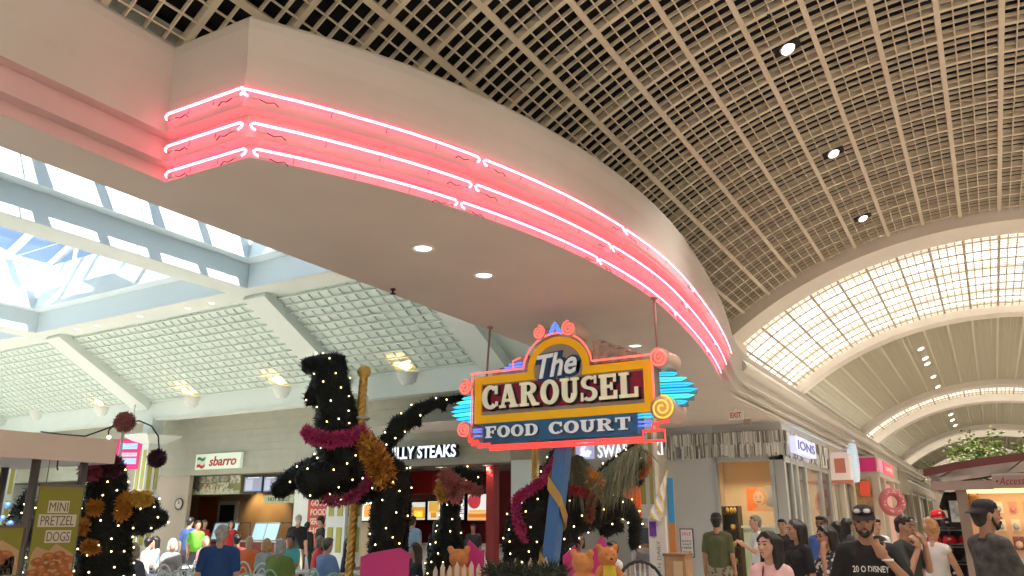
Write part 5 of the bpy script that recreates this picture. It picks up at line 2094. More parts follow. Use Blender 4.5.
# ---- white picket fence in front
t0 = at_h(436, 566, 8.3)
t1 = at_h(546, 560, 8.0)
t = thing('picket_fence', 'pale wooden picket fence in front of the topiary display', 'fence', (t0.x, t0.y, 0))
PKT = mat('pale_picket_wood', (.66, .52, .40), .6)
n = 16
dv = (t1 - t0)
dv.z = 0
H0, H1 = t0.z, t1.z
sd = dv.normalized()
for i in range(n):
    f = i / (n - 1)
    p = t0 + dv * f
    hh = H0 + (H1 - H0) * f + (.03 if i % 2 else 0)
    MB().prism([(-.022, .38), (.022, .38), (.022, hh - .05), (0, hh), (-.022, hh - .05)], .02, face_M((p.x, p.y, 0), sd, (0, 0, 1))).build('picket', PKT, t)
for z in (.6, H0 - .22):
    MB().bar((t0.x, t0.y, z) , (t1.x, t1.y, z), .03, .06).build('rail', PKT, t)
for p in (t0, t1):
    MB().b2((p.x - .04, p.y - .04 + .03, 0), (p.x + .04, p.y + .07, H0 - .1)).build('post', PKT, t)
# low dark foliage at its foot
t = thing('pine_garland', 'low dark pine foliage with red bows in front of the prancing horse', 'foliage', ground(at_h(505, 575, 7.4)))
mb = MB()
rr2 = random.Random(9)
for i in range(40):
    c = at_h(488 + i * 1.9, 574 + rr2.uniform(-3, 6), 7.5 + rr2.uniform(-.2, .2))
    fluff(mb, [c, c + Vector((.02, 0, .02))], .05, 40, .11, .006, rr2)
mb.build('needles', mat('dark_pine', (.018, .03, .016), .7), t)
c = at_h(508, 580, 7.35)
MB().lathe([(.22, 0), (.26, .5), (.2, .55)], (c.x, c.y, .5), 16).build('planter', mat('dark_planter', (.05, .04, .035), .6), t)
MB().lathe([(.22, 0), (.22, .5)], (c.x, c.y, 0), 16).build('pedestal', mat('dark_planter', (.05, .04, .035), .6), t)

# ---- teddy bears on the ledge at right
BEAR = mat('caramel_plush', (.55, .22, .07), .85, nz=.15, ns=20, bump=.4, bs=90)


def bear(label, x, y, D, s, phi, body=None):
    p = at_h(x, y, D)
    cdir = Vector((-p.x, -p.y, 0)).normalized()
    rz = math.atan2(cdir.x, -cdir.y) + phi
    t = thing('teddy_bear', label, 'teddy bear', (p.x, p.y, p.z - .62 * s), rz, 'teddy bears by the fence')
    mb = MB()
    mb.cap((0, 0, .16 * s), .15 * s, (0, 0, .30 * s), .12 * s)
    mb.ball((0, -.01, .50 * s), (.155 * s, .14 * s, .14 * s))
    mb.cap((0, -.1 * s, .47 * s), .07 * s, (0, -.16 * s, .46 * s), .05 * s)
    for sx in (-1, 1):
        mb.cap((sx * .11 * s, 0, .60 * s), .05 * s, (sx * .13 * s, 0, .635 * s), .05 * s)
        mb.cap((sx * .12 * s, -.02, .32 * s), .06 * s, (sx * .20 * s, -.10 * s, .20 * s), .05 * s)
        mb.cap((sx * .09 * s, -.06 * s, .10 * s), .07 * s, (sx * .14 * s, -.22 * s, .08 * s), .06 * s)
    remesh(mb, .016 * s, 2).build('body', BEAR, t, world=False)
    f = MB()
    for sx in (-1, 1):
        f.ball((sx * .055 * s, -.128 * s, .53 * s), .014 * s, n=8, m=6)
    f.ball((0, -.205 * s, .475 * s), (.024 * s, .014 * s, .016 * s), n=8, m=6)
    f.build('eyes_and_nose', BLACKP, t, world=False)
    if body:
        mb = MB()
        mb.cap((0, 0, .16 * s), .165 * s, (0, 0, .30 * s), .135 * s)
        remesh(mb, .016 * s, 1).build('jacket', body, t, world=False)
    return t


bear('plush teddy bear facing the camera with yellow bib, right end of the fence', 607, 548, 7.3, .60, .3, mat('yellow_bib', (.62, .50, .04), .7))
bear('plush teddy bear turned away, left of the bear with the yellow bib', 582, 554, 6.85, .62, 2.6)
bear('plush teddy bear half hidden behind the fence near the middle topiary', 459, 550, 8.6, .70, 2.9)
# the ledge they sit on
a, b = at_h(566, 590, 7.1), at_h(640, 590, 7.1)
bz = min(o.location.z for o in bpy.data.objects if o.name.startswith('teddy_bear') and o.parent is None and o.location.z > .3)
zs = sorted(o.location.z for o in bpy.data.objects if o.name.startswith('teddy_bear') and o.parent is None)
for o in [o for o in bpy.data.objects if o.name.startswith('teddy_bear') and o.parent is None]:
    t = thing('bear_stand', 'round pedestal under the %s' % ('bear with the yellow bib' if 'bib, right' in o['label'] else 'bear turned away' if 'turned away' in o['label'] else 'bear half hidden by the fence'), 'pedestal', (o.location.x, o.location.y, 0))
    MB().lathe([(.15, 0), (.15, .06), (.09, .1), (.09, o.location.z - .08), (.15, o.location.z - .05), (.15, o.location.z - .004), (0, o.location.z - .004)], (o.location.x, o.location.y, 0), 20).build('stand', mat('dark_planter', (.05, .04, .035), .6), t)
    MB().lathe([(.152, o.location.z - .045), (.16, o.location.z - .03), (.152, o.location.z - .012)], (o.location.x, o.location.y, 0), 20).build('rim', mat('white_rod', (.8, .8, .78), .4), t)
# ================================================================== PEOPLE
SKIN = {'light': (.58, .34, .24), 'tan': (.44, .24, .15), 'olive': (.38, .20, .12), 'brown': (.16, .075, .04)}


def skin(k):
    return mat('skin_' + k, SKIN[k], .5, nz=.05, ns=12)


def hairm(c):
    return mat('hair_%.2f_%.2f' % (c[0], c[1]), c, .45, nz=.35, ns=30)


BLACKH, BROWNH, GREYH, BLOND = (.012, .009, .008), (.06, .03, .018), (.45, .42, .38), (.50, .28, .12)


def cloth(name, c, rough=.8, nz=.06, ns=8):
    return mat('cloth_' + name, c, rough, nz=nz, ns=ns, bump=.15, bs=60)


def dotted(name, c, d, scale=26, th=.32):
    """small printed spots, fixed to the cloth"""
    if name in _m:
        return _m[name]
    m = mat(name, c, .8)
    nt = m.node_tree
    b = nt.nodes['Principled BSDF']
    tc = nt.nodes.new('ShaderNodeTexCoord')
    v = nt.nodes.new('ShaderNodeTexVoronoi')
    v.inputs['Scale'].default_value = scale
    nt.links.new(tc.outputs['Object'], v.inputs['Vector'])
    r = nt.nodes.new('ShaderNodeValToRGB')
    r.color_ramp.interpolation = 'CONSTANT'
    r.color_ramp.elements[0].color = (*d, 1)
    r.color_ramp.elements[1].position = th
    r.color_ramp.elements[1].color = (*c, 1)
    nt.links.new(v.outputs['Distance'], r.inputs['Fac'])
    nt.links.new(r.outputs['Color'], b.inputs['Base Color'])
    return m


def arm_caps(mb, sh, el, wr, s, grow=0., upto=9., t=1.):
    """upper arm and forearm"""
    mb.cap(sh, (.052 * t + grow) * s, el, (.042 * t + grow) * s)
    if upto > 1:
        mb.cap(el, (.042 * t + grow) * s, wr, (.029 * t + grow) * s)


def hand_caps(mb, wr, d, pn, s, curl=.5, thumb=1):
    """palm, four unequal bent fingers and a thumb; d = direction of the hand, pn = palm normal"""
    d = Vector(d).normalized()
    pn = Vector(pn)
    pn = (pn - d * pn.dot(d)).normalized()
    sd = d.cross(pn)
    wr = Vector(wr)
    mb.cap(wr, .027 * s, wr + d * .075 * s, .019 * s, 1.9, sd)
    for i, (o, L) in enumerate(((-.031, .068), (-.010, .078), (.011, .073), (.031, .057))):
        a = wr + d * .09 * s + sd * o * s
        b = a + (d * math.cos(curl * .8) + pn * math.sin(curl * .8)) * L * .5 * s
        c = b + (d * math.cos(curl * 2.0) + pn * math.sin(curl * 2.0)) * L * .5 * s
        mb.cap(a, .0098 * s, b, .009 * s, n=8)
        mb.cap(b, .009 * s, c, .0078 * s, n=8)
    a = wr + d * .028 * s - sd * .034 * s * thumb
    b = a + (d * .7 - sd * .6 * thumb + pn * .5).normalized() * .042 * s
    c = b + (d * .95 - sd * .15 * thumb + pn * .4).normalized() * .03 * s
    mb.cap(a, .0125 * s, b, .0105 * s, n=8)
    mb.cap(b, .0105 * s, c, .0085 * s, n=8)


def person(label, px, py, D, phi, hgt=1.74, sex='m', tone='tan', hair=BLACKH, hairstyle='short', top=('tee', (.1, .1, .1)), bottom=('trousers', (.05, .05, .07)),
           armL=None, armR=None, head=(0, 0), pose='stand', detail=2, beard=None, cap=None, lean=0., group=None, seat_h=.45, loc=None, topmat=None, botmat=None, heavy=1.):
    """phi: 0 faces the camera, +90 faces the right of the photo.  The figure faces local -Y."""
    if loc is None:
        p = at_h(px, py, D)
        loc = (p.x, p.y, 0)
    c = Vector((-loc[0], -loc[1], 0)).normalized()
    f = Matrix.Rotation(math.radians(phi), 3, 'Z') @ c
    rz = math.atan2(f.x, -f.y)
    t = thing('person', label, 'person', loc, rz, group)
    s = hgt / 1.74
    fem = sex == 'f'
    vox = {2: .0115, 1: .017, 0: .026}[detail]
    V = lambda x, y, z: Vector((x * s, y * s, z * s))
    sit = pose == 'sit'
    zo = (seat_h / s + .165 - .95) if sit else 0.        # lift of the pelvis
    ly = -lean
    shw = .138 if fem else .168 * (1 + (heavy - 1) * .5)
    hw = heavy
    pel = V(0, 0, .95 + zo)
    wai = V(0, ly * .3, 1.10 + zo)
    che = V(0, ly * .8, 1.31 + zo)
    nb = V(0, ly * 1.0 + .005, 1.46 + zo)
    hd = V(0, ly * 1.15 - .02, 1.612 + zo)
    sh = {sx: V(sx * shw, ly + .005, 1.385 + zo) for sx in (-1, 1)}
    dflt = ((.045, .03, -.28), (.06, -.05, -.53))
    arms = {1: armL or dflt, -1: armR or dflt}
    J = {}
    for sx in (1, -1):
        a = arms[sx]
        el = sh[sx] + V(sx * a[0][0], a[0][1], a[0][2])
        wr = sh[sx] + V(sx * a[1][0], a[1][1], a[1][2])
        J[sx] = (el, wr)
    hyaw, hpit = math.radians(head[0]), math.radians(head[1])
    HR = Matrix.Rotation(hyaw, 3, 'Z') @ Matrix.Rotation(hpit, 3, 'X')
    H = lambda x, y, z: hd + HR @ (Vector((x, y, z)) * s)

    def torso(mb, g=0., lo=0):
        tw, td = (1.32, .094) if fem else (1.42, .108)
        mb.cap(pel + V(0, .0, -.02), (.108 * hw + g) * s, wai, ((.088 if fem else .103) * hw + g) * s, 1.42, (1, 0, 0))
        mb.cap(wai, ((.088 if fem else .103) * hw + g) * s, che, (td * (hw * .5 + .5) + g) * s, tw, (1, 0, 0))
        mb.cap(sh[-1] + V(.03, 0, -.01), (.056 + g) * s, sh[1] + V(-.03, 0, -.01), (.056 + g) * s)
        for sx in (-1, 1):
            mb.cap(nb + V(sx * .03, .012, -.02), (.036 + g * .6) * s, sh[sx] + V(-sx * .01, .005, .005), (.050 + g) * s)
        mb.cap(che, (.09 + g) * s, nb + V(0, 0, -.075), (.055 + g) * s, 1.5, (1, 0, 0))
        if fem:
            for sx in (-1, 1):
                mb.ball(che + V(sx * .068, -.075, -.0), [(.062 + g) * s] * 3)
        if hw > 1.1:
            mb.ball(wai + V(0, -.05, 0), [(.15 * hw + g) * s, (.13 * hw + g) * s, (.15 * hw + g) * s])

    hipx = .095
    legs = {}
    for sx in (-1, 1):
        hp_ = pel + V(sx * hipx, 0, -.06)
        if sit:
            kn = V(sx * .12, -.42, seat_h / s + .115)
            an = V(sx * .12, -.40, .09)
            kn.z = max(kn.z, .3 * s)
        else:
            kn = V(sx * .10, -.02 - .02 * sx, .50)
            an = V(sx * .105, .02 - .03 * sx, .09)
        legs[sx] = (hp_, kn, an)
    b = MB()
    torso(b)
    b.cap(nb + V(0, .01, -.03), (.052 if fem else .060) * s, hd + V(0, .012, -.05), (.048 if fem else .056) * s)
    # head: skull, face, jaw, nose, ears, brow
    b.ball(H(0, .012, .025), (.076 * s, .094 * s, .098 * s), n=18, m=12, R=HR)
    b.cap(H(0, -.022, .0), .066 * s, H(0, -.036, -.055), .050 * s, 1.05, HR @ Vector((1, 0, 0)))
    b.cap(H(0, -.045, -.078), .030 * s, H(0, -.055, -.088), .026 * s, 1.25, HR @ Vector((1, 0, 0)))
    if detail:
        b.cap(H(0, -.086, .012), .011 * s, H(0, -.108, -.022), .0135 * s)
        for sx in (-1, 1):
            b.cap(H(sx * .05, -.078, .028), .012 * s, H(sx * .015, -.086, .030), .012 * s)
            b.cap(H(sx * .078, .01, .015), .016 * s, H(sx * .076, .008, -.022), .011 * s)
            b.ball(H(sx * .042, -.062, -.02), [.024 * s] * 3)
    for sx in (-1, 1):
        el, wr = J[sx]
        arm_caps(b, sh[sx], el, wr, s, t=.86 if fem else 1.)
        d = arms[sx][2] if len(arms[sx]) > 2 else (wr - el)
        pn = arms[sx][3] if len(arms[sx]) > 3 else (-sx * .8, -.3, 0)
        if detail:
            hand_caps(b, wr, d, pn, s * (.92 if fem else 1), arms[sx][4] if len(arms[sx]) > 4 else .45, sx)
        else:
            b.cap(wr, .03 * s, wr + Vector(d).normalized() * .12 * s, .02 * s, 1.5)
        hp_, kn, an = legs[sx]
        b.cap(hp_, .085 * s, kn, .055 * s)
        b.cap(kn, .055 * s, an, .038 * s)
        b.cap(an + V(0, .02, -.04), .038 * s, an + V(0, -.13, -.055), .03 * s, 1.25, (1, 0, 0))
    body = remesh(b, vox * s, 3).build('body', skin(tone), t, world=False)
    # shirt
    kind, col = top[0], top[1]
    tm = topmat or cloth(top[2] if len(top) > 2 else 'c%.2f_%.2f_%.2f' % col, col)
    g = MB()
    torso(g, .016)
    if kind == 'tee':
        for sx in (-1, 1):
            g.cap(sh[sx], .064 * s, sh[sx].lerp(J[sx][0], .74), .060 * s)
    elif kind == 'long':
        for sx in (-1, 1):
            arm_caps(g, sh[sx], J[sx][0], J[sx][0].lerp(J[sx][1], .92), s, .014)
    top_o = remesh(g, vox * 1.1 * s, 3)
    # cut the neckline
    if kind == 'tank':
        pass
    top_o.build('shirt', tm, t, world=False)
    if kind in ('tee', 'long') and detail:
        c0 = nb + V(0, .006, -.005)
        ring_ = [c0 + V(.072 * math.cos(a), .066 * math.sin(a), -.028 - .018 * (1 if math.sin(a) < 0 else 0) * abs(math.sin(a))) for a in [2 * PI * i / 20 for i in range(20)]]
        MB().tube(ring_, .010 * s, 6, closed=True).build('collar', tm, t, world=False)
    # lower garment
    bk, bc = bottom[0], bottom[1]
    bm = botmat or cloth('b%.2f_%.2f_%.2f' % bc, bc)
    g = MB()
    g.cap(pel + V(0, 0, .04), .118 * hw * s, pel + V(0, 0, -.05), .125 * hw * s, 1.4, (1, 0, 0))
    for sx in (-1, 1):
        hp_, kn, an = legs[sx]
        if bk == 'shorts':
            g.cap(hp_, .105 * s, hp_.lerp(kn, .92), .088 * s)
        elif bk == 'skirt':
            g.cap(pel + V(0, 0, -.05), .125 * s, pel + V(0, 0, -.36), .16 * s, 1.35, (1, 0, 0))
        else:
            g.cap(hp_, .098 * s, kn, .072 * s)
            g.cap(kn, .072 * s, an + V(0, 0, .02), .058 * s)
    remesh(g, max(vox * 1.3, .018) * s, 2).build({'shorts': 'shorts', 'skirt': 'skirt'}.get(bk, 'trousers'), bm, t, world=False)
    g = MB()
    for sx in (-1, 1):
        an = legs[sx][2]
        q = MB()
        q.cap(an + V(0, .035, -.045), .042 * s, an + V(0, -.13, -.052), .037 * s, 1.2, (1, 0, 0), 10)
        q.build('shoe', mat('dark_shoe', (.05, .045, .045), .6), t, world=False)
    # hair
    hm = hairm(hair)
    if hairstyle != 'none':
        g = MB()
        g.ball(H(0, .022, .040), (.084 * s, .097 * s, .096 * s), n=16, m=10, R=HR)
        if hairstyle == 'long':
            for sx in (-1, 1):
                g.cap(H(sx * .055, .03, .04), .05 * s, H(sx * .075, .035, -.14), .042 * s)
                g.cap(H(sx * .075, .035, -.14), .042 * s, H(sx * .085, .0, -.27), .028 * s)
            g.cap(H(0, .055, .03), .075 * s, H(0, .075, -.26), .06 * s, 1.5, (1, 0, 0))
            for sx in (-1, 1):
                g.cap(H(sx * .012, -.04, .108), .022 * s, H(sx * .068, -.035, .05), .026 * s)
        elif hairstyle == 'bob':
            for sx in (-1, 1):
                g.cap(H(sx * .06, .02, .03), .045 * s, H(sx * .075, .02, -.10), .035 * s)
            g.cap(H(0, .055, .03), .07 * s, H(0, .07, -.11), .055 * s, 1.4, (1, 0, 0))
        elif hairstyle == 'bun':
            g.ball(H(0, .075, .11), [.05 * s] * 3)
            g.cap(H(0, .06, .03), .06 * s, H(0, .055, -.06), .04 * s, 1.3, (1, 0, 0))
        elif hairstyle == 'pony':
            g.cap(H(0, .09, .06), .035 * s, H(0, .13, -.12), .03 * s)
        else:
            g.cap(H(0, .055, .03), .072 * s, H(0, .06, -.045), .05 * s, 1.3, (1, 0, 0))
            g.cap(H(-.04, -.045, .092), .03 * s, H(.04, -.045, .092), .03 * s)
        hb = remesh(g, vox * s, 2)
        # keep the face open: drop hair in front of the face plane
        HRi = HR.inverted()
        keep = []
        for f in hb.f:
            c_ = sum((Vector(hb.v[i]) for i in f), Vector()) / len(f)
            q = (HRi @ (c_ - hd)) / s
            if q.y < -.040 and q.z < .062 and abs(q.x) < .07:
                continue
            if q.y < -.02 and q.z < .02 and hairstyle in ('short',):
                continue
            keep.append(f)
        hb.f = keep
        hb.mi = [0] * len(keep)
        hb.sm = [True] * len(keep)
        hb.build('hair', hm, t, world=False)
    if detail:
        e = MB()
        for sx in (-1, 1):
            e.ball(H(sx * .031, -.0835, .012), (.013 * s, .008 * s, .0075 * s), n=10, m=6, R=HR)
        e.build('eyes', mat('eye_dark', (.03, .02, .015), .2), t, world=False)
        e = MB()
        for sx in (-1, 1):
            e.cap(H(sx * .014, -.094, .036), .0055 * s, H(sx * .052, -.083, .039), .005 * s, n=8)
        e.build('eyebrows', hairm(hair if hair != GREYH else BROWNH), t, world=False)
        MB().cap(H(-.018, -.094, -.056), .0065 * s, H(.018, -.094, -.056), .0065 * s, 1, None, 8).build('lips', mat('lips_' + sex, (.42, .12, .10) if fem else (.36, .15, .11), .4), t, world=False)
    if beard:
        g = MB()
        g.cap(H(0, -.050, -.080), .031 * s, H(0, -.058, -.094), .026 * s, 1.35, HR @ Vector((1, 0, 0)))
        for sx in (-1, 1):
            g.cap(H(sx * .066, -.012, -.005), .012 * s, H(sx * .056, -.03, -.06), .016 * s)
            g.cap(H(sx * .056, -.03, -.06), .016 * s, H(sx * .02, -.07, -.09), .019 * s)
            g.cap(H(sx * .034, -.085, -.062), .010 * s, H(sx * .006, -.098, -.042), .009 * s)
        remesh(g, .010 * s, 2).build('beard', hairm(beard), t, world=False)
    if cap:
        g = MB()
        back = cap == 'back'
        yb = 1 if back else -1
        prof = [(.001, .112), (.04, .110), (.072, .092), (.090, .058), (.094, .030)]
        rows = []
        for r_, z in prof:
            rows.append([H(r_ * math.cos(a) * .92, .012 + r_ * math.sin(a) * 1.08, z + .032) for a in [2 * PI * i / 20 for i in range(21)]])
        g.sheet(rows[::-1], 0, True)
        g.sheet([[p_ + (hd - p_) * .03 for p_ in r] for r in rows], 0, True)
        cap_o = g.build('cap', cloth('black_cap', (.012, .012, .014)), t, world=False)
        g = MB()
        top_r, bot_r = [], []
        for i in range(11):
            a = PI * i / 10
            top_r.append(H(.082 * math.cos(a), .012 + yb * .090 * math.sin(a), .066))
            bot_r.append(H(.088 * math.cos(a), .012 + yb * (.098 * math.sin(a) + .065 * math.sin(a)), .030))
        g.sheet([top_r, bot_r], 0, True)
        g.sheet([[p_ - HR @ Vector((0, 0, .006)) for p_ in bot_r], [p_ - HR @ Vector((0, 0, .006)) for p_ in top_r]], 0, True)
        g.build('cap_brim', cloth('black_cap', (.012, .012, .014)), cap_o, world=False)
    t['_'] = 0
    del t['_']
    INFO[t.name] = (s, V, H, hd, HR, J, che, sh, pel)
    return t


INFO = {}


def goggles(t, lift=.085):
    s, V, H = INFO[t.name][:3]
    for sx in (-1, 1):
        g = MB()
        g.ball(H(sx * .037, -.095, lift), (.030 * s, .012 * s, .019 * s), n=12, m=8)
        g.build('sunglass_lens', mat('pale_mirror_lens', (.75, .72, .68), .12, metal=.5), t, world=False)
    MB().tube([H(-.085, .02, lift - .01), H(-.07, -.07, lift), H(0, -.106, lift + .004), H(.07, -.07, lift), H(.085, .02, lift - .01)], .005 * s, 6).build('sunglass_frame', BLACKP, t, world=False)


# ---------------- the crowd on the concourse, right side
G = 'people standing on the concourse'
t = person('person in black printed tee and black cap with sunglasses, hand at bearded chin', 866, 540, 7.0, 4, 1.80, 'm', 'olive', BLACKH, 'short', ('tee', (.010, .010, .011), 'black_tee'),
           armL=((.11, -.10, -.25), (-.085, -.19, -.015), (-.42, .22, .85), (.1, 1, .3), .8), armR=((.10, .0, -.28), (.16, -.24, -.36), (.5, -.8, -.1), (0, 0, -1)), head=(-8, 4), beard=BLACKH, cap='front', heavy=1.12)
goggles(t, .098)
s, V, H, hd, HR, J, che, sh, pel = INFO[t.name]
M = face_M(che + V(0, -.150, -.055), (1, 0, 0), (0, -.12, 1))
text(MB(), '20 O DISNEY', M, .27 * s, .05 * s, .02, depth=.006).build('shirt_print', mat('white_print', (.75, .75, .74), .6), t, world=False)
el, wr = J[1]
MB().tube([wr.lerp(el, .18) + Vector((.038 * math.cos(a), .038 * math.sin(a), 0)) for a in [2 * PI * i / 16 for i in range(16)]], .010, 6, closed=True).build('watch', mat('white_watch_band', (.8, .78, .74), .4), t, world=False)

t = person('person in pale pink tee with long dark hair, thin strap across the chest', 770, 560, 6.9, -22, 1.60, 'f', 'light', BLACKH, 'long', ('tee', (.80, .50, .50), 'pink_tee'), head=(-16, 0))
s, V, H, hd, HR, J, che, sh, pel = INFO[t.name]
MB().tube([sh[-1] + V(.08, -.02, .06), che + V(-.03, -.135, .03), che + V(.03, -.16, -.06), pel + V(.17, -.08, .1)], .008, 6).build('bag_strap', mat('plum_strap', (.16, .02, .04), .5), t, world=False)
t = person('person in black tee with long black hair turned to the left, beside the pink tee', 799, 550, 9.6, -58, 1.70, 'f', 'tan', BLACKH, 'long', ('tee', (.010, .010, .012), 'black_tee'), head=(-10, 0))
t = person('person in black and white floral blouse with long dark hair, hand on cheek', 829, 550, 8.6, -62, 1.64, 'f', 'olive', BLACKH, 'long', ('tee', (.03, .03, .035), 'floral'), topmat=dotted('floral_print', (.03, .03, .04), (.62, .60, .58), 22, .42),
           armL=((.06, -.16, -.20), (-.05, -.13, .05), (-.1, .2, 1), (-.6, .6, 0), .4), armR=((.05, -.05, -.27), (-.16, -.24, -.22), (-.8, -.3, .1), (0, 1, 0)), head=(4, 4))
t = person('person in blue tee with short dark hair behind the floral blouse', 824, 545, 12.4, -20, 1.76, 'm', 'brown', BLACKH, 'short', ('tee', (.035, .10, .32), 'blue_tee'), detail=1)
t = person('person in olive green tee and camouflage shorts seen from behind, at the grey shop wall', 718, 545, 13.4, 172, 1.80, 'm', 'tan', BLACKH, 'short', ('tee', (.085, .095, .040), 'olive_tee'), ('shorts', (.2, .19, .13)), botmat=dotted('camouflage', (.30, .28, .20), (.10, .10, .06), 14, .38), detail=1, cap='front')
t = person('person in white tee with grey hair in profile at the shop window', 758, 545, 14.8, -75, 1.78, 'm', 'light', (.20, .17, .15), 'short', ('tee', (.72, .73, .74), 'white_tee'), armL=((.04, -.12, -.26), (.0, -.30, -.14)), detail=1)
t = person('person in black tee with cropped hair by the shop corner', 784, 545, 15.2, -10, 1.72, 'm', 'tan', BLACKH, 'short', ('tee', (.015, .015, .016), 'black_tee'), detail=1)
t = person('person with long black hair in a dark top behind the cap wearer, left one', 838, 540, 15.6, 150, 1.68, 'f', 'tan', BLACKH, 'long', ('long', (.03, .03, .035), 'dark_top'), detail=1)
t = person('person with long black hair in a charcoal top just left of the black cap', 849, 540, 14.4, 110, 1.74, 'f', 'tan', BLACKH, 'long', ('tee', (.05, .05, .055), 'charcoal_top'), detail=1)
t = person('person in black vest over white sleeves, pale face, right of the black cap', 878, 540, 14.0, 15, 1.72, 'f', 'light', BLACKH, 'short', ('long', (.70, .69, .67), 'white_sleeves'), detail=1)
s, V, H, hd, HR, J, che, sh, pel = INFO[t.name]
g = MB()
g.cap(pel + V(0, 0, .06), .128 * s, che + V(0, 0, .03), .130 * s, 1.35, (1, 0, 0))
remesh(g, .02, 2).build('vest', cloth('black_vest', (.02, .02, .022)), t, world=False)
t = person('person in dark grey tee with sunglasses on black hair, hands raised to mouth', 906, 545, 9.3, 62, 1.75, 'm', 'tan', BLACKH, 'short', ('tee', (.030, .034, .034), 'charcoal_tee'),
           armL=((.05, -.12, -.24), (-.09, -.18, .05), (-.5, .1, .8), (0, 1, 0), .8), armR=((.05, -.12, -.26), (-.09, -.19, .02), (-.5, .1, .8), (0, 1, 0), .8), head=(-6, 14))
goggles(t, .092)
t = person('person in white tank top and dark dotted skirt with blond bun, walking away', 934, 545, 9.7, 160, 1.70, 'f', 'light', BLOND, 'bun', ('tank', (.74, .73, .71), 'white_tank'), ('skirt', (.03, .03, .03)), botmat=dotted('dotted_skirt', (.02, .02, .022), (.5, .5, .48), 40, .22),
           armR=((.10, -.02, -.27), (.12, -.08, -.52)))
s, V, H, hd, HR, J, che, sh, pel = INFO[t.name]
el, wr = J[-1]
q = wr + Vector((0, 0, -.16))
MB().b2((q.x - .03, q.y - .07, q.z - .09), (q.x + .0, q.y + .07, q.z + .08)).build('paper_bag', mat('white_paper', (.8, .8, .78), .7), t, world=False)
t = person('person in grey marl tee and black backward cap at the lit kiosk, seen from behind', 989, 540, 7.4, 128, 1.86, 'm', 'olive', BLACKH, 'short', ('tee', (.055, .055, .055), 'grey_marl'), topmat=mat('grey_marl_cloth', (.060, .058, .056), .85, nz=.5, ns=14, bump=.2, bs=50),
           armL=((.05, -.10, -.27), (.0, -.34, -.22), (0, -1, 0), (0, 0, -1)), armR=((.06, -.08, -.28), (.0, -.33, -.26), (0, -1, 0), (0, 0, -1)), head=(-20, 0), beard=BLACKH, cap='back')

# ---------------- food court: standing figures
t = person('person in royal blue polo with grey hair walking away in the food court', 219, 560, 10.3, 172, 1.64, 'm', 'light', GREYH, 'short', ('tee', (.02, .07, .24), 'royal_polo'), heavy=1.32)
t = person('person in bright green polo facing the pizza counter queue', 196, 540, 21.5, 30, 1.70, 'm', 'olive', BLACKH, 'short', ('tee', (.12, .42, .03), 'lime_polo'), detail=0)
t = person('person in navy shirt with dark hair left of the green polo', 188, 540, 21.9, 140, 1.78, 'm', 'tan', BLACKH, 'short', ('tee', (.03, .07, .20), 'navy_shirt'), detail=0)
t = person('person in red uniform behind the pizza counter, left one', 204, 530, 25.2, 20, 1.72, 'f', 'tan', BLACKH, 'bob', ('tee', (.40, .02, .03), 'red_uniform'), detail=0, group=None)
t = person('person in red uniform and cap behind the pizza display cases, right one', 231, 530, 25.0, 0, 1.70, 'f', 'tan', BLACKH, 'bob', ('tee', (.40, .02, .03), 'red_uniform'), detail=0)
t = person('person in black tee and khaki trousers with white hair waiting at the pizza counter', 297, 540, 21.0, 168, 1.84, 'm', 'light', (.42, .40, .37), 'short', ('tee', (.012, .012, .013), 'black_tee'), ('trousers', (.30, .24, .17)), detail=0, heavy=1.12)
t = person('person in black uniform and cap before the red poster', 320, 540, 22.0, -70, 1.80, 'm', 'tan', BLACKH, 'short', ('long', (.012, .012, .013), 'black_uniform'), detail=0, cap='front')
t = person('person in black top next to the white haired one, by the pale pier', 306, 545, 22.5, 160, 1.66, 'f', 'tan', BLACKH, 'short', ('long', (.015, .015, .016), 'black_top'), detail=0)
t = person('person in pale blue shirt with dark hair ordering at the steak stall', 412, 540, 19.5, 155, 1.80, 'm', 'light', BROWNH, 'short', ('tee', (.30, .45, .62), 'sky_shirt'), detail=0)
t = person('person in black top with long hair beside the pale blue shirt at the steak stall', 437, 545, 18.5, 160, 1.70, 'f', 'tan', BLACKH, 'long', ('long', (.012, .012, .013), 'black_top'), detail=0)
t = person('person in dark shirt behind the steak counter, under the hot dog photo', 473, 540, 21.6, 0, 1.62, 'm', 'tan', BLACKH, 'short', ('tee', (.05, .05, .06), 'dark_shirt'), detail=0)
t = person('person in white tee with dark hair right of the prancing horse legs', 613, 552, 11.0, -60, 1.42, 'm', 'olive', BLACKH, 'short', ('tee', (.72, .73, .74), 'white_tee'), detail=1)
t = person('person in a grey sleeveless top behind the prancing horse', 579, 545, 12.0, 20, 1.52, 'f', 'tan', BROWNH, 'bob', ('tank', (.35, .36, .36), 'grey_tank'), detail=1)

# ---------------- food court: tables, chairs and seated figures
TABT = mat('pale_table_laminate', (.66, .70, .66), .25)
CHW = mat('white_chair_paint', (.72, .76, .74), .4)
CHG = mat('mint_chair_paint', (.36, .58, .44), .4)
table0 = None
chair0 = {}


def table(x, y, label):
    global table0
    if table0 is None:
        t = thing('cafe_table', label, 'table', (x, y, 0), 0, 'food court tables')
        MB().lathe([(0, .71), (.42, .71), (.44, .73), (.42, .75), (0, .75)], (0, 0, 0), 20).build('tabletop', TABT, t, world=False)
        MB().lathe([(.25, 0), (.25, .02), (.05, .05), (.04, .7), (.15, .71)], (0, 0, 0), 14).build('pedestal', BLACKP, t, world=False)
        table0 = t
        return t
    return dup(table0, (x, y, 0), 0, label)


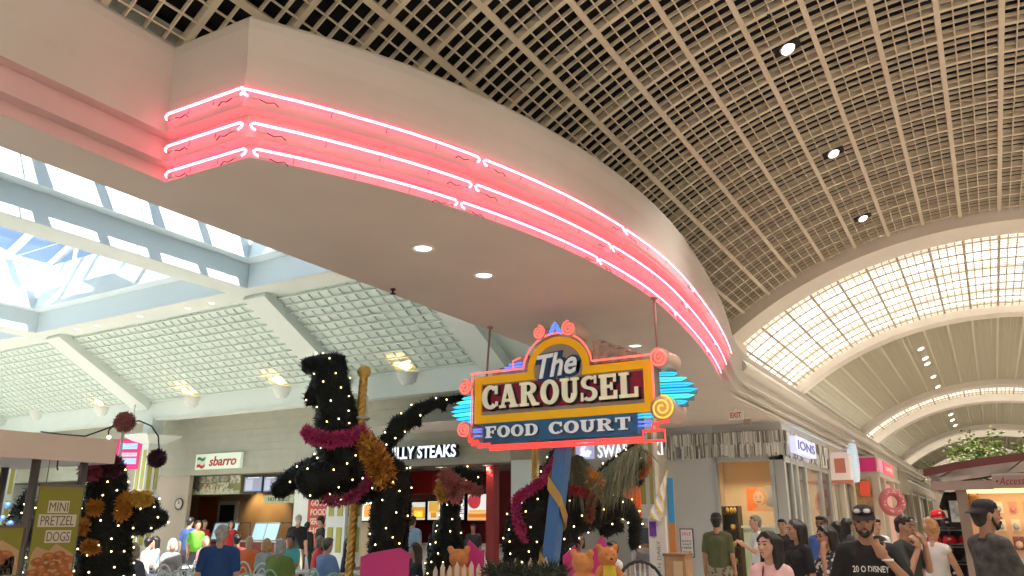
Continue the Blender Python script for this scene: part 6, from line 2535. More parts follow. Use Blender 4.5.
def chair(x, y, rz, m, label):
    """bentwood style metal chair with double loop back; faces local -Y"""
    key = m.name
    if key not in chair0:
        t = thing('cafe_chair', label, 'chair', (x, y, 0), rz, 'food court chairs')
        MB().lathe([(0, .43), (.19, .43), (.205, .445), (.19, .46), (0, .46)], (0, 0, 0), 18).build('seat', m, t, world=False)
        for sx in (-1, 1):
            MB().tube([(sx * .15, -.15, .43), (sx * .18, -.18, 0)], .013, 6).build('leg', m, t, world=False)
            MB().tube([(sx * .15, .15, .43), (sx * .18, .2, 0)], .013, 6).build('leg', m, t, world=False)
        lo = [(.19 * math.cos(a), .17 + .05 * math.sin(a), .45 + .46 * math.sin(a)) for a in [PI * i / 14 for i in range(15)]]
        li = [(.11 * math.cos(a), .17 + .04 * math.sin(a), .45 + .36 * math.sin(a)) for a in [PI * i / 14 for i in range(15)]]
        MB().tube(lo, .016, 7).build('back_hoop', m, t, world=False)
        MB().tube(li, .013, 7).build('inner_hoop', m, t, world=False)
        MB().tube([(.13 * math.cos(a), .13 * math.sin(a), .2) for a in [2 * PI * i / 16 for i in range(16)]], .009, 6, closed=True).build('foot_ring', m, t, world=False)
        chair0[key] = t
        return t
    return dup(chair0[key], (x, y, 0), rz, label)


def faced(loc, phi):
    c = Vector((-loc[0], -loc[1], 0)).normalized()
    f = Matrix.Rotation(math.radians(phi), 3, 'Z') @ c
    return math.atan2(f.x, -f.y), f


seated = [
    (248, 545, 16.5, 165, 'm', 'light', GREYH, 'none', (.80, .18, .04), 'orange tee, bald grey head, back to the camera', 1.15, 'w'),
    (279, 553, 13.8, 150, 'm', 'light', GREYH, 'bob', (.20, .27, .06), 'olive green polo and grey hair leaning over a table', 1.2, 'g'),
    (291, 541, 17.6, -20, 'm', 'tan', BLACKH, 'short', (.10, .50, .50), 'teal and white tee facing the camera', 1., 'w'),
    (317, 541, 18.5, 100, 'f', 'tan', (.18, .14, .12), 'bob', (.62, .04, .05), 'red top beside the blue shirt', 1., 'w'),
    (325, 549, 14.2, 130, 'm', 'light', (.10, .08, .07), 'short', (.20, .32, .58), 'blue shirt with dark hair bent over food', 1.1, 'g'),
    (346, 545, 16.5, 110, 'f', 'tan', BLACKH, 'long', (.04, .04, .05), 'black top with long black hair behind the gold pole', 1., 'w'),
    (146, 545, 17.0, 120, 'f', 'light', BLACKH, 'short', (.52, .42, .40), 'patterned pale top left of the white chairs', 1., 'w'),
    (157, 543, 18.6, -60, 'f', 'light', BLACKH, 'long', (.26, .36, .46), 'grey blue top, right of the patterned top', 1., 'w'),
    (236, 541, 18.0, 165, 'm', 'tan', BLACKH, 'short', (.50, .03, .03), 'red tee just right of the royal blue polo', 1., 'w'),
    (205, 542, 18.4, 20, 'f', 'light', (.30, .20, .12), 'bob', (.30, .12, .12), 'maroon top, left of the royal blue polo', 1., 'w'),
    (419, 555, 12.6, -70, 'f', 'light', BROWNH, 'long', (.02, .02, .02), 'black top with long brown hair near the pink seat', 1., 'w'),
    (432, 552, 12.2, 110, 'f', 'light', BLACKH, 'pony', (.70, .72, .72), 'white tee facing right beside the drooping topiary', 1.1, 'g'),
    (172, 545, 16.0, 10, 'f', 'light', GREYH, 'bob', (.45, .40, .38), 'grey cardigan with grey hair at the nearest table', 1., 'w'),
    (266, 548, 16.0, 170, 'f', 'light', BLOND, 'bob', (.40, .42, .40), 'grey top with blond bob between the orange and the green shirt', 1., 'w'),
    (133, 556, 12.8, 160, 'f', 'light', (.35, .27, .18), 'bob', (.12, .12, .16), 'dark top with fair hair near the kiosk topiary', 1., 'g'),
]
for i, (x, y, D, phi, sex, tone, hc, hs, col, lab, hv, cm) in enumerate(seated):
    p = at_h(x, 545, D)
    hgt = 1.74 if sex == 'm' else 1.66
    person('seated person, ' + lab.replace(' the ', ' '), x, y, D, phi, hgt, sex, tone, hc, hs, ('tee', col, 's%d' % i), detail=0, pose='sit', heavy=hv, lean=.05,
           armL=((.05, -.10, -.27), (-.03, -.32, -.26)), armR=((.05, -.10, -.27), (-.03, -.32, -.26)), loc=(p.x, p.y, 0))
    rz, f = faced((p.x, p.y), phi)
    chair(p.x, p.y, rz, CHG if cm == 'g' else CHW, '%s chair under the person in %s' % ('mint green' if cm == 'g' else 'white', ' '.join(lab.split(',')[0].split()[:9])))
tb = [(177, 17.8, 'table left of the royal blue polo, by the patterned top'), (215, 19.4, 'table behind the royal blue polo'), (262, 14.9, 'table between the orange tee and the olive polo'), (303, 16.2, 'table before the teal tee'),
      (336, 15.2, 'table by the gold pole, before the blue shirt'), (426, 13.4, 'table left of the drooping topiary'), (167, 13.9, 'nearest table, right of the kiosk topiary')]
for x, D, lab in tb:
    p = at_h(x, 545, D)
    table(p.x, p.y, 'pale round ' + lab)
ec = [(145, 14.7, 170, 'w'), (164, 15.4, 190, 'w'), (173, 13.2, 160, 'w'), (183, 15.4, 200, 'w'), (187, 13.6, 150, 'w'), (204, 14.6, 180, 'w'), (204, 15.8, 165, 'w'), (148, 11.9, 185, 'g'), (159, 11.6, 170, 'g'), (338, 13.0, 170, 'g'), (246, 12.9, 190, 'g'), (232, 15.2, 150, 'w')]
pl = ['second', 'third', 'fourth', 'fifth', 'sixth', 'seventh', 'eighth', 'ninth']
kw = 0
for i, (x, D, phi, cm) in enumerate(ec):
    p = at_h(x, 545, D)
    rz, f = faced((p.x, p.y), phi)
    if cm == 'w':
        lab = 'empty white food court chair, %s from the left among the empty white ones' % (['first'] + pl)[kw]
        kw += 1
    else:
        lab = {148: 'empty mint green loop back chair right behind the kiosk topiary', 159: 'empty mint green loop back chair, right of the one behind the kiosk topiary', 338: 'empty mint green loop back chair right of the gold pole foot', 246: 'empty mint green loop back chair right of the royal blue polo'}[x]
    chair(p.x, p.y, rz, CHG if cm == 'g' else CHW, lab)
# ================================================================== KIOSKS AND SMALL FURNITURE
# ---- pretzel kiosk at the left edge
KX = at_h(60, 450, 7.6).x
ke = at_x(116, 452, KX)
kt, kb = at_x(100, 438.5, KX).z, at_x(100, 463, KX).z
KY0, KY1 = ke.y - 3.2, ke.y
t = thing('pretzel_kiosk', 'beige boxed canopy on grey posts of the pretzel stand at the left edge', 'kiosk', (KX - .8, (KY0 + KY1) / 2, 0))
mb = MB()
mb.b2((KX - .06, KY0, kb), (KX, KY1, kt))
mb.b2((KX - 1.7, KY0, kb), (KX - 1.64, KY1, kt))
mb.b2((KX - 1.64, KY1 - .06, kb), (KX - .06, KY1, kt))
mb.b2((KX - 1.64, KY0, kb), (KX - .06, KY0 + .06, kt))
mb.b2((KX - 1.64, KY0 + .06, kb + .05), (KX - .06, KY1 - .06, kb + .09))
mb.build('canopy', mat('beige_canopy', (.70, .58, .50), .55, nz=.03, ns=2), t)
MB().b2((KX - 1.6, KY0 + .1, kb + .0), (KX - .1, KY1 - .1, kb + .045)).build('canopy_soffit', mat('white_canopy_soffit', (.75, .73, .70), .5), t)
PSTL = mat('grey_post_metal', (.16, .14, .13), .4, metal=.4)
p1 = at_x(30, 500, KX - .1)
p2 = at_x(82.5, 475, KX - .1)
for x, y in ((KX - .1, p1.y), (KX - .1, p2.y), (KX - 1.55, p1.y), (KX - 1.55, p2.y)):
    MB().tube([(x, y, 0), (x, y, kb + .02)], .04, 10).build('post', PSTL, t)
MB().b2((KX - 1.55, KY0 + .2, .1), (KX - .25, p2.y, 1.0)).build('counter', mat('olive_counter', (.32, .30, .08), .5), t)
MB().b2((KX - 1.6, KY0 + .15, 1.0), (KX - .2, p2.y + .05, 1.05)).build('worktop', STEEL, t)
pk = at_x(57, 467, KX - .04)
MB().tube([(pk.x, pk.y, kb), (pk.x, pk.y, kb - .06), (pk.x, pk.y + .015, kb - .09)], .008, 6).build('hook', BLACKP, t)
OLP = mat('olive_poster', (.25, .24, .03), .5)
PBX = mat('pale_poster_box', (.66, .62, .50), .5)
DKL = mat('dark_poster_letter', (.12, .10, .07), .5)
SACK = mat('kraft_paper_print', (.52, .33, .17), .6)
PRET = mat('baked_brown_print', (.36, .12, .035), .5, nz=.4, ns=14)
PX_ = KX - .03


def poster(label, x0, x1, ytop, words, dogs=True):
    a, b = at_x(x0, ytop, PX_), at_x(x1, ytop, PX_)
    zt = at_x((x0 + x1) / 2, ytop, PX_).z
    W = b.y - a.y
    Hh = W * 2.35 if dogs else W * 1.5
    t = thing('hanging_poster', label, 'poster', (PX_, (a.y + b.y) / 2, zt))
    MB().b2((PX_ - .012, a.y, zt - Hh), (PX_, b.y, zt)).build('sheet', OLP, t)
    MB().b2((PX_ - .02, a.y - .01, zt), (PX_ + .008, b.y + .01, zt + .025)).build('holder_rail', PSTL, t)
    if dogs:
        for y_ in (a.y + .05, b.y - .05):
            MB().tube([(PX_ - .006, y_, zt + .02), (PX_ - .006, y_, kb + .01)], .004, 5).build('hanger_wire', PSTL, t)
    yc = (a.y + b.y) / 2
    for wd, dy, w, z in words:
        h_ = W * .27
        lb_ = MB().b2((PX_, yc + dy * W - w * W / 2, zt - z * W - h_), (PX_ + .003, yc + dy * W + w * W / 2, zt - z * W)).build('letter_box', PBX, t)
        text(MB(), wd, M_side(PX_ + .005, yc + dy * W, zt - z * W - h_ / 2), w * W * .88, h_ * .74, -.004, depth=.003).build('lettering', DKL, lb_)
    zc = zt - (1.48 if dogs else .52) * W
    sp = MB()
    sp.prism([(-.5 * W, -.5 * W), (.5 * W, -.5 * W), (.47 * W, .02 * W), (.30 * W, .12 * W), (.05 * W, .26 * W), (-.08 * W, .10 * W), (-.38 * W, .20 * W), (-.46 * W, .0)], .002, M_side(PX_ + .001, yc, zc))
    sp.build('paper_print', SACK, t)
    rr = random.Random(len(label))
    if dogs:
        pos = [(-.30, -.12), (-.08, -.02), (.16, .0), (.36, -.10), (-.18, -.26), (.05, -.2), (.28, -.26), (-.36, -.36), (-.06, -.42), (.2, -.42), (.4, -.4)]
    else:
        pos = [(-.05, -.02), (.18, -.06), (.05, -.2)]
    for u, v in pos:
        el = [(.15 * W * math.cos(q) + u * W, .095 * W * math.sin(q) + v * W) for q in [2 * PI * i / 18 for i in range(18)]]
        MB().prism(el, .003 + .001 * rr.random(), M_side(PX_ + .003, yc, zc)).build('pretzel_print', PRET, t)
        e2 = [(.06 * W * math.cos(q) + u * W - .02 * W, .03 * W * math.sin(q) + v * W + .03 * W) for q in [2 * PI * i / 12 for i in range(12)]]
        MB().prism(e2, .002, M_side(PX_ + .007, yc, zc)).build('pretzel_highlight', mat('golden_crust_print', (.55, .22, .07), .5), t)
    return t


poster('tall olive poster reading mini pretzel dogs over a paper cone of brown bites', 40.5, 84, 487, [('MINI', -.02, .48, .30), ('PRETZEL', .0, .86, .60), ('DOGS', .07, .58, .94)])
poster('lower olive poster with a brown bun, cut by the left edge of the photo', -22, 24, 528, [('PUNCH', .1, .60, .62), ('MIXER', .12, .56, .84)], False)
t = bpy.data.objects['pretzel_kiosk']
mb = MB()
a = at_x(-22, 528, PX_ - .02)
mb.b2((PX_ - .05, KY0 + .3, 1.02), (PX_ - .02, at_x(24, 528, PX_).y, 1.05 + .0))
# goods on the kiosk counter: a green bottle and a tray of pretzels
c = at_x(18, 540, KX - .5)
bt = thing('sauce_bottle', 'bright green squeeze bottle on the pretzel kiosk counter', 'bottle', (c.x, c.y, 1.05))
MB().lathe([(.045, 0), (.05, .02), (.05, .2), (.03, .25), (.012, .26), (.008, .34), (0, .34)], (c.x, c.y, 1.052), 14).build('bottle_body', mat('lime_plastic', (.12, .62, .04), .35), bt)
MB().lathe([(.03, .25), (.032, .27), (.0, .28)], (c.x, c.y, 1.052), 12).build('cap', mat('white_paper', (.8, .8, .78), .7), bt)

# ---- hanging pink menu sign
p = at_x(128.5, 454, -25.1)
w2_, h2_ = 1.0, 1.02
t = thing('hanging_menu_sign', 'square magenta and blue menu sign hanging on a thin rod from the ceiling beam', 'sign', (p.x, p.y, p.z))
R0 = Matrix.Rotation(math.radians(24), 4, 'Z')
Mx = Matrix.Translation(p) @ R0
MB().box((0, 0, 0), (w2_, .06, h2_), 0, Mx).build('panel', mat('magenta_sign', (.55, .03, .16), .4, emit=(.8, .05, .25), es=.35), t)
for k, (w, z, hh, c) in enumerate(((.62, .26, .20, (.35, .5, .85)), (.66, -.02, .13, (.85, .45, .55)), (.66, -.24, .2, (.35, .5, .85)))):
    MB().box((0, -.035, z), (w, .01, hh), 0, Mx).build('print_band', mat('sign_band_%d' % k, c, .4, emit=c, es=.5), t)
ztop = 7.4 - (p.y - 13.85) / (YW - 13.85) * 1.72 - .30
MB().tube([(p.x, p.y, p.z + h2_ / 2), (p.x, p.y, ztop)], .03, 6).build('rod', mat('white_rod', (.8, .8, .78), .4), t)

# ---- cash machine, striped horn, banners, bin and placard by the column
AC = at_h(645, 545, 12.0)
t = thing('cash_machine', 'grey cash machine with dark screen at the column right of the horse', 'cash machine', (AC.x, AC.y, 0), .0)
GR = mat('grey_machine', (.48, .48, .50), .45)
w, zt_ = .20, 1.72
x, y = AC.x, AC.y
mb = MB()
mb.b2((x - w, y, 0), (x + w, y + .28, 1.0))
mb.b2((x - w, y + .12, 1.0), (x + w, y + .28, zt_))
mb.b2((x - w, y, zt_ - .12), (x + w, y + .12, zt_))
mb.b2((x - w, y, 1.0), (x - w + .05, y + .12, zt_ - .12))
mb.b2((x + w - .05, y, 1.0), (x + w, y + .12, zt_ - .12))
mb.build('housing', GR, t)
MB().b2((x - .14, y + .105, 1.36), (x + .14, y + .12, 1.58)).build('screen', mat('dark_screen', (.03, .035, .04), .15, emit=(.3, .35, .4), es=.06), t)
MB().b2((x - .15, y + .09, 1.22), (x + .13, y + .12, 1.30)).build('card_panel', mat('pale_card_panel', (.62, .60, .55), .5), t)
MB().b2((x - .15, y + .088, 1.30), (x + .13, y + .12, 1.33)).build('orange_strip', mat('orange_strip', (.7, .35, .04), .4), t)
MB().b2((x - .12, y - .01, .78), (x + .02, y + .005, .9)).build('cash_slot', BLACKP, t)
MB().b2((x + .08, y - .01, .72), (x + .15, y + .005, .92)).build('receipt_slot', BLACKP, t)
hb_, ht_ = at_h(655, 520, 11.6), at_h(667.5, 470, 11.6)
t = thing('striped_horn', 'white and yellow twisted horn on a slim white panel with purple print', 'decoration', (hb_.x, hb_.y, 0))
rows, nb2 = [], 90
d = (ht_ - hb_)
u = d.orthogonal().normalized()
w_ = d.normalized().cross(u)
mbh = MB()
for k in range(nb2 + 1):
    f = k / nb2
    r0 = .095 * (1 - f) + .006
    rows.append([hb_ + d * f + (u * math.cos(a) + w_ * math.sin(a)) * r0 * (1 + .12 * math.cos(3 * (a + f * 9))) for a in [2 * PI * j / 24 for j in range(25)]])
for i in range(nb2):
    for j in range(24):
        a = 2 * PI * (j + .5) / 24 + (i / nb2) * 9
        mbh.add([rows[i][j], rows[i][j + 1], rows[i + 1][j + 1], rows[i + 1][j]], [(0, 1, 2, 3)], 1 if math.cos(3 * a) > .55 else 0, True)
mbh.build('horn', [mat('white_horn', (.82, .80, .74), .4), mat('yellow_horn_stripe', (.72, .55, .08), .4)], t)
mb = MB()
mb.b2((hb_.x - .1, hb_.y - .02, 0), (hb_.x + .16, hb_.y + .04, hb_.z + .05))
mb.build('panel', mat('white_horn', (.82, .80, .74), .4), t)
MB().b2((hb_.x - .08, hb_.y - .03, hb_.z - .22), (hb_.x + .02, hb_.y - .02, hb_.z - .02)).build('purple_print', mat('purple_print', (.20, .06, .45), .5), t)
text(MB(), 'OPEN DAILY', face_M((hb_.x + .04, hb_.y - .022, hb_.z - .55), (0, 0, 1), (-1, 0, 0)), .55, .05, .01, depth=.004).build('lettering', mat('grey_print', (.3, .3, .33), .5), t)
b0_ = at_h(671.5, 520, 13.4)
t = thing('banner_stand', 'narrow upright banner, blue above and orange below, right of the column', 'banner', (b0_.x, b0_.y, 0))
z1 = at_h(671, 478, 13.4).z
zm = at_h(671, 523, 13.4).z
MB().b2((b0_.x - .055, b0_.y, zm), (b0_.x + .055, b0_.y + .03, z1)).build('upper_print', mat('sky_blue_print', (.08, .38, .72), .5), t)
MB().b2((b0_.x - .055, b0_.y, .1), (b0_.x + .055, b0_.y + .03, zm)).build('lower_print', mat('orange_print', (.75, .28, .08), .5), t)
MB().b2((b0_.x - .09, b0_.y - .1, 0), (b0_.x + .09, b0_.y + .12, .1)).build('foot', BLACKP, t)
w0 = at_h(675, 566, 11.4)
t = thing('wood_bin', 'wooden litter bin with pale panel beside the column', 'bin', (w0.x, w0.y, 0))
zt_ = at_h(675, 553.5, 11.4).z
MB().b2((w0.x - .15, w0.y, 0), (w0.x + .15, w0.y + .3, zt_ - .04)).build('body', mat('brown_wood', (.42, .24, .12), .5, nz=.25, ns=5), t)
MB().b2((w0.x - .165, w0.y - .015, zt_ - .04), (w0.x + .165, w0.y + .315, zt_)).build('lid', mat('dark_brown_wood', (.28, .15, .08), .5), t)
MB().b2((w0.x - .02, w0.y - .012, zt_ - .34), (w0.x + .11, w0.y, zt_ - .1)).build('label_panel', mat('tan_panel', (.6, .46, .28), .5), t)
s0 = at_h(687, 543, 13.0)
t = thing('placard_stand', 'white notice placard with pink heading on a black stand by the grey wall', 'sign', (s0.x, s0.y, 0))
za, zb_ = at_h(687, 528.5, 13).z, at_h(687, 557.5, 13).z
MB().b2((s0.x - .11, s0.y, zb_), (s0.x + .11, s0.y + .02, za)).build('frame', BLACKP, t)
MB().b2((s0.x - .095, s0.y - .006, zb_ + .015), (s0.x + .095, s0.y, za - .015)).build('sheet', mat('white_paper', (.8, .8, .78), .7), t)
for k, (wd, z, hh, m) in enumerate((('SALE', .05, .05, mat('pink_print', (.75, .1, .25), .5)), ('PLEASE', .16, .03, DKL), ('WAIT', .21, .03, DKL), ('HERE', .26, .03, DKL), ('TO BE', .33, .035, DKL), ('SEATED', .38, .035, DKL))):
    text(MB(), wd, M_front(s0.x, s0.y - .008, za - .03 - z), .15, hh, .01, depth=.003).build('lettering', m, t)
MB().tube([(s0.x, s0.y + .03, 0), (s0.x, s0.y + .03, zb_ + .1)], .015, 8).build('pole', BLACKP, t)
MB().lathe([(.16, 0), (.16, .02), (.02, .03)], (s0.x, s0.y + .03, 0), 16).build('foot', BLACKP, t)
c = at_h(640, 572, 8.6)
t = thing('metal_chair', 'dark metal chair with arched back and pale slats, left of the bin', 'chair', (c.x, c.y, 0), YAW)
zz = at_h(640, 561.5, 8.6).z
arc = [(.25 * math.cos(a), 0, zz - .30 + .30 * math.sin(a)) for a in [PI * i / 14 for i in range(15)]]
MB().tube([(.25, 0, .45)] + arc + [(-.25, 0, .45)], .018, 8).build('back_hoop', BLACKP, t, world=False)
for i in range(9):
    xx = -.2 + i * .05
    MB().tube([(xx, 0, .46), (xx, 0, zz - .30 + .29 * math.sqrt(max(0, 1 - (xx / .25) ** 2)))], .011, 6).build('back_slat', mat('pale_chair_slat', (.62, .58, .52), .45), t, world=False)
MB().b2((-.24, -.42, .43), (.24, .02, .47)).build('seat', BLACKP, t, world=False)
for sx in (-1, 1):
    for yy in (-.4, 0):
        MB().tube([(sx * .22, yy, .43), (sx * .23, yy, 0)], .016, 6).build('leg', BLACKP, t, world=False)
# orange banner behind the horse's neck
o0 = at_h(631, 494, 13.8)
t = thing('orange_banner', 'vivid orange banner glimpsed behind the prancing horse chest', 'banner', (o0.x, o0.y, 0))
MB().prism([(-.16, -.4), (.17, -.42), (.17, .1), (.12, .28), (.0, .3), (-.1, .1)], .03, M_front(o0.x, o0.y + .02, o0.z)).build('cloth', mat('vivid_orange', (.85, .14, .02), .6, emit=(.9, .15, .02), es=.12), t)
MB().tube([(o0.x, o0.y + .05, 0), (o0.x, o0.y + .05, o0.z + .2)], .02, 8).build('pole', BLACKP, t)

# ---- accessories kiosk at the right
kc = at_h(985, 490, 9.4)
KY = kc.y
KL = at_y(966, 500, KY).x
zt_ = at_y(1010, 475.5, KY).z
zh = at_y(1010, 489, KY).z
zl = at_y(960, 482, KY).z
t = thing('accessories_kiosk', 'maroon roofed accessories kiosk with warm lit display at the right edge', 'kiosk', (KL + 1.2, KY + .8, 0))
MRN = mat('maroon_roof_wood', (.10, .014, .012), .4)
PINKB = mat('pale_mauve_board', (.52, .40, .37), .5)
x0, x1 = at_y(931, 486, KY - .3).x, KL + 3.2
xn = at_y(992.5, 482, KY - .3).x
MB().b2((x0, KY - .32, zh - .01), (xn, KY - .28, zl)).build('header_board', PINKB, t)
MB().b2((x0, KY - .28, zh - .01), (x0 + .04, KY + 2.0, zl)).build('side_board', PINKB, t)
MB().b2((xn, KY - .36, zh), (x1, KY - .31, zt_)).build('name_panel', PINKB, t)
MB().b2((xn - .0, KY - .365, zt_ - .012), (x1, KY - .305, zt_ + .008)).build('panel_edge', mat('cream_moulding', (.68, .62, .52), .45), t)
pt_ = at_y(997, 482, KY - .36)
hgt_ = (zt_ - zh)
text(MB(), 'Accessories', M_front(xn + .06 + .21, KY - .365, (zt_ + zh) / 2), .42, hgt_ * .55, .0, depth=.006, shear=.35).build('lettering', mat('crimson_letter', (.42, .01, .05), .4), t)
MB().ball((xn + .045, KY - .365, (zt_ + zh) / 2), (.012, .004, .012), n=8, m=6).build('lettering_dot', mat('crimson_letter', (.42, .01, .05), .4), t)
# roof: low hipped roof on open trusses
ra = at_y(924, 475, KY - .6)
rb = at_y(1024, 461, KY - .6)
X0, X1 = ra.x, KL + 3.6
ze, zp = ra.z, rb.z + .06
mb = MB()
n = 12
front, back = [], []
xm = (X0 + X1) / 2
fr = []
for i in range(n + 1):
    f = i / n
    x = X0 + (X1 - X0) * f
    z = ze + (zp - ze) * math.sin(PI * f * .999) ** .8 * 1.05
    fr.append((x, z))
for y0_, y1_, th in ((KY - .62, KY + 2.4, .05),):
    mb.sheet([[(x, y0_, z) for x, z in fr], [(x, y1_, z) for x, z in fr]])
    mb.sheet([[(x, y1_, z + th) for x, z in fr], [(x, y0_, z + th) for x, z in fr]])
    for y in (y0_, y1_):
        mb.sheet([[(x, y - .02, z - .02) for x, z in fr], [(x, y - .02, z + th + .015) for x, z in fr]])
mb.build('roof', MRN, t)
mb = MB()
for i in range(0, n, 1):
    (xa, za), (xb, zb2) = fr[i], fr[min(i + 1, n)]
    if i % 2 == 0:
        mb.bar((xa + .05, KY - .3, zl if xa < xn else zt_), (xb, KY - .45, zb2), .02, .02)
mb.bar((X0 + .15, KY - .3, zl + .0), (X0 + .5, KY + 1.8, zl + .02), .03, .03)
mb.build('roof_struts', mat('brushed_steel', (.5, .5, .5), .35, metal=.8), t)
# small downlights on the roof trusses give the display its glow
PST = mat('taupe_post', (.34, .27, .21), .5)
for x in (KL - .03, KL + 3.0):
    MB().b2((x - .055, KY - .22, 0), (x + .055, KY - .1, zh)).build('post', PST, t)
    MB().b2((x - .055, KY + 1.7, 0), (x + .055, KY + 1.82, zh)).build('post', PST, t)
MB().b2((KL, KY + .25, .9), (KL + 3.0, KY + .30, zh)).build('display_back', mat('warm_display_panel', (.78, .50, .30), .5), t)
MB().b2((KL + .02, KY - .2, zh - .045), (KL + 2.95, KY - .02, zh - .0)).build('light_valance', mat('warm_light_tube', (1, .8, .45), .4, emit=(1, .70, .30), es=1.3), t)
MB().b2((KL - .06, KY - .25, .1), (KL + 3.06, KY + 1.8, .9)).build('counter', mat('taupe_counter', (.30, .22, .17), .5), t)
MB().b2((KL - .1, KY - .3, .9), (KL + 3.1, KY + 1.85, .94)).build('worktop', mat('pale_worktop', (.55, .48, .42), .3), t)
area('kiosk_lamp', (KL + 1.4, KY - .05, zh - .06), (2.6, .1), 6, (1, .74, .40), (math.radians(25), 0, 0))
# goods on pegs
rr = random.Random(12)
cols = [(.75, .55, .45), (.8, .25, .3), (.05, .05, .06), (.55, .55, .56), (.9, .75, .6), (.25, .1, .1), (.65, .35, .2), (.4, .42, .45)]
kinds = {}
rown = ['top row', 'second row', 'third row', 'fourth row', 'bottom row']
coln = ['first', 'second', 'third', 'fourth', 'fifth', 'sixth', 'seventh', 'eighth']
for r in range(5):
    for c in range(8):
        x = KL + .17 + c * .145
        z = zh - .20 - r * .20
        w, hh = (.045, .065) if r < 2 else (.055, .075)
        k = rr.randrange(len(cols)) if r > 1 else rr.choice([0, 4, 6])
        if r in (1, 2) and c > 3:
            k = rr.choice([2, 3, 5])
        g = thing('packaged_trinket', 'small carded trinket on the lit kiosk display, %s, %s from the post' % (rown[r], coln[c]), 'trinket', (x, KY + .22, z), 0, 'carded trinkets in the lit kiosk')
        MB().b2((x - w, KY + .225, z - hh), (x + w, KY + .24, z + hh)).build('card', mat('trinket_card_%d' % k, cols[k], .5), g)
        MB().ball((x, KY + .21, z - .015), (w * .7, .02, hh * .55), n=8, m=6).build('trinket', mat('trinket_%d' % ((k + 3) % 8), cols[(k + 3) % 8], .35), g)
        MB().tube([(x, KY + .25, z + hh - .015), (x, KY + .17, z + hh - .015)], .004, 5).build('peg', STEEL, g)
bg_ = at_y(974, 500, KY - .0)
t = thing('hanging_bag', 'tan leather bag with a looped strap hanging beside the kiosk post', 'bag', (bg_.x, KY - .14, bg_.z))
mb = MB()
mb.cap((bg_.x, KY - .14, bg_.z - .10), .07, (bg_.x + .01, KY - .14, bg_.z + .02), .05, 1.1, (1, 0, 0))
remesh(mb, .014, 3).build('body', mat('tan_leather', (.52, .25, .07), .5), t)
MB().tube([(bg_.x - .05, KY - .14, bg_.z), (bg_.x - .03, KY - .14, bg_.z + .16), (bg_.x + .0, KY - .14, bg_.z + .22), (bg_.x + .04, KY - .14, bg_.z + .14), (bg_.x + .05, KY - .14, bg_.z)], .008, 6).build('strap', mat('tan_leather', (.52, .25, .07), .5), t)
MB().tube([(bg_.x, KY - .14, bg_.z + .22), (bg_.x, KY - .14, zh)], .004, 5).build('hook', STEEL, t)

# ---- cap stand left of the kiosk
hc_ = at_h(948, 530, 10.2)
t = thing('cap_rack', 'wire rack filled with caps left of the lit kiosk', 'rack', (hc_.x, hc_.y, 0))
mb = MB()
for sx in (-.27, 0, .27):
    mb.tube([(hc_.x + sx, hc_.y + .25, 0), (hc_.x + sx, hc_.y + .25, 1.72)], .016, 6)
for i in range(5):
    z = .80 + i * .20
    mb.bar((hc_.x - .28, hc_.y + .2, z), (hc_.x + .28, hc_.y + .2, z), .02, .02)
    mb.bar((hc_.x - .28, hc_.y + .02, z - .03), (hc_.x + .28, hc_.y + .02, z - .03), .015, .015)
mb.build('wire_frame', mat('grey_wire', (.25, .25, .26), .4, metal=.5), t)
MB().b2((hc_.x - .28, hc_.y + .26, .2), (hc_.x + .28, hc_.y + .29, 1.70)).build('back_panel', mat('dark_rack_panel', (.03, .028, .03), .6), t)
MB().b2((hc_.x - .29, hc_.y - .1, .0), (hc_.x + .29, hc_.y + .35, .12)).build('base', BLACKP, t)
capcols = [(.02, .02, .024), (.025, .025, .03), (.08, .08, .09), (.30, .30, .32), (.03, .04, .10), (.02, .02, .022)]
cap_m = {}


def cap_mesh(col, label, x, y, z, ry):
    t = thing('baseball_cap', label, 'cap', (x, y, z), ry, 'caps on the wire rack')
    key = col
    if key not in cap_m:
        g = MB()
        g.lathe([(.085, 0), (.088, .03), (.075, .07), (.04, .095), (0, .10)], (0, 0, 0), 16)
        crown = g.build('crown', cloth('cap%.2f%.2f' % (col[0], col[2]), col), t, world=False)
        g = MB()
        a_ = [(.08 * math.cos(q), -.08 * math.sin(q) * .6 - .03, .012) for q in [PI * i / 10 for i in range(11)]]
        b_ = [(.08 * math.cos(q), -.08 * math.sin(q) * .6 - .03 - .09 * math.sin(q), .0) for q in [PI * i / 10 for i in range(11)]]
        g.sheet([a_, b_], 0, True)
        g.sheet([[(x_, y_, z_ - .006) for x_, y_, z_ in b_], [(x_, y_, z_ - .006) for x_, y_, z_ in a_]], 0, True)
        brim = g.build('brim', cloth('cap%.2f%.2f' % (col[0], col[2]), col), t, world=False)
        g = MB()
        g.ball((0, -.08, .05), (.022, .01, .018), n=8, m=6)
        bd = g.build('badge', mat('pale_badge', (.6, .58, .55), .5), t, world=False)
        cap_m[key] = [crown, brim, bd]
    else:
        for o in cap_m[key]:
            c = o.copy()
            COL.objects.link(c)
            c.parent = t
    return t


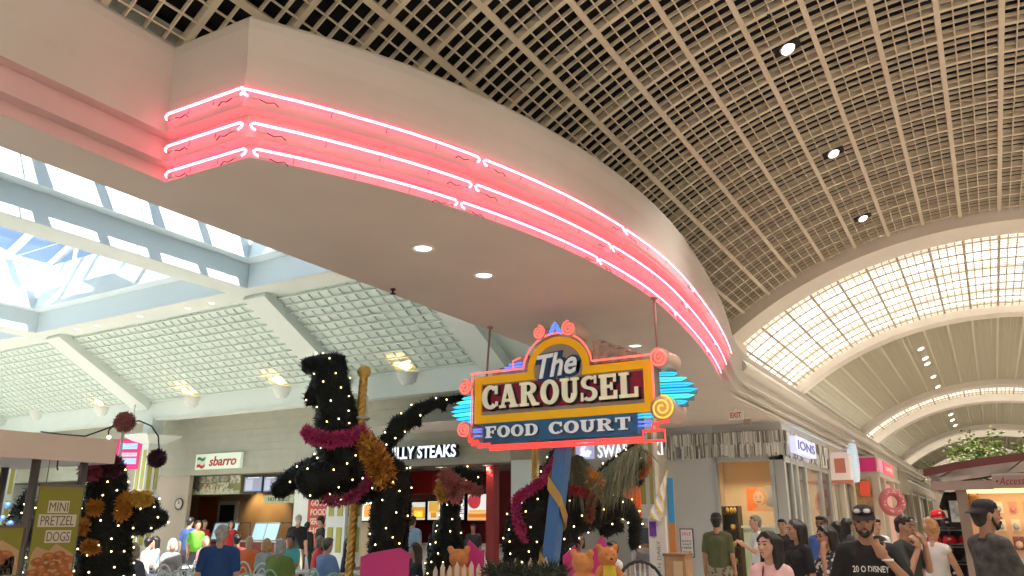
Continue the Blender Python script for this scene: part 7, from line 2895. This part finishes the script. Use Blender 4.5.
for i in range(5):
    for j in range(3):
        red = i == 3
        col = (.55, .02, .03) if red else capcols[(i * 4 + j * 3) % 6]
        cap_mesh(col, '%s cap on the wire rack, %s shelf from the bottom, %s from the left' % ('red' if red else 'dark', coln[i], coln[j]), hc_.x - .18 + j * .18, hc_.y + .10, .815 + i * .20, 0)
rc = at_h(942, 508.5, 10.1)
t = cap_mesh((.75, .02, .04), 'bright red cap standing on top of the wire rack', hc_.x - .1, hc_.y + .24, 1.722, .4)
bt_ = at_h(957, 505, 9.85)
t = thing('hanging_shirt', 'black tee with a pale blue photo print hanging left of the lit kiosk', 'shirt', (bt_.x, bt_.y, bt_.z))
mb = MB()
mb.cap((bt_.x, bt_.y, bt_.z - .22), .06, (bt_.x, bt_.y, bt_.z + .10), .06, 2.0, (1, 0, 0))
for sx in (-1, 1):
    mb.cap((bt_.x + sx * .09, bt_.y, bt_.z + .11), .05, (bt_.x + sx * .15, bt_.y - .02, bt_.z - .02), .045)
remesh(mb, .014, 3).build('shirt_body', cloth('black_tee', (.010, .010, .011)), t)
MB().b2((bt_.x - .08, bt_.y - .085, bt_.z - .20), (bt_.x + .10, bt_.y - .075, bt_.z + .05)).build('photo_print', mat('pale_blue_print', (.42, .52, .62), .5, nz=.6, ns=9), t)
MB().tube([(bt_.x - .12, bt_.y, bt_.z + .17), (bt_.x, bt_.y, bt_.z + .23), (bt_.x + .12, bt_.y, bt_.z + .17), (bt_.x, bt_.y, bt_.z + .23), (bt_.x, bt_.y, zh - .01), (KL - .08, KY, zh - .02)], .006, 5).build('hanger', STEEL, t)

# ---- ornamental tree behind the kiosk
tc = at_h(1002, 440, 13.0)
t = thing('indoor_tree', 'leafy green indoor tree with pale blossoms behind the kiosk roof', 'tree', (tc.x, tc.y, 0))
mb = MB()
mb.tube([(tc.x, tc.y, .5), (tc.x + .03, tc.y, 1.6), (tc.x - .02, tc.y, 2.5)], [.07, .06, .045], 8)
rr = random.Random(6)
tips = []
for i in range(26):
    a = rr.random() * 2 * PI
    r_ = .25 + 1.0 * math.sqrt(rr.random())
    q = Vector((tc.x + r_ * math.cos(a), tc.y + .7 * r_ * math.sin(a), tc.z - .10 + rr.uniform(-.25, .30) - .22 * r_))
    b = Vector((tc.x, tc.y, 2.0 + .5 * rr.random()))
    mb.tube([b, b.lerp(q, .5) + Vector((0, 0, .12)), q], [.025, .015, .006], 5)
    tips.append((b, q))
mb.build('trunk_and_branches', mat('brown_bark', (.14, .09, .05), .8, nz=.3, ns=15), t)
mb = MB()
for k in range(5200):
    b, q = rr.choice(tips)
    c = b.lerp(q, .45 + .6 * rr.random()) + rvec(rr) * .22 * rr.random()
    u = rvec(rr)
    u.z = abs(u.z) * .4 - .15
    v = u.cross(rvec(rr)).normalized()
    L, w = .06 + .04 * rr.random(), .020
    mb.add([c, c + u * L * .5 + v * w, c + u * L, c + u * L * .5 - v * w], [(0, 1, 2, 3)], 0 if rr.random() < .7 else 1)
for k in range(420):
    b, q = rr.choice(tips)
    c = b.lerp(q, .6 + .5 * rr.random()) + rvec(rr) * .2 * rr.random()
    mb.ball(c, .02, 2, 5, 3)
mb.build('leaves', [mat('mid_green_leaf', (.10, .22, .03), .5), mat('yellow_green_leaf', (.28, .36, .04), .5), mat('white_blossom', (.8, .78, .6), .6)], t)
MB().lathe([(.3, 0), (.4, .55), (.36, .55), (.34, .5), (0, .5)], (tc.x, tc.y, 0), 20).build('pot', mat('terracotta_pot', (.32, .14, .07), .7), t)
spot('tree_spot', (tc.x + .3, tc.y - 1.2, 5.6), 160, 40, (1, .95, .8), .5, .06, (-.05, .25, -1))
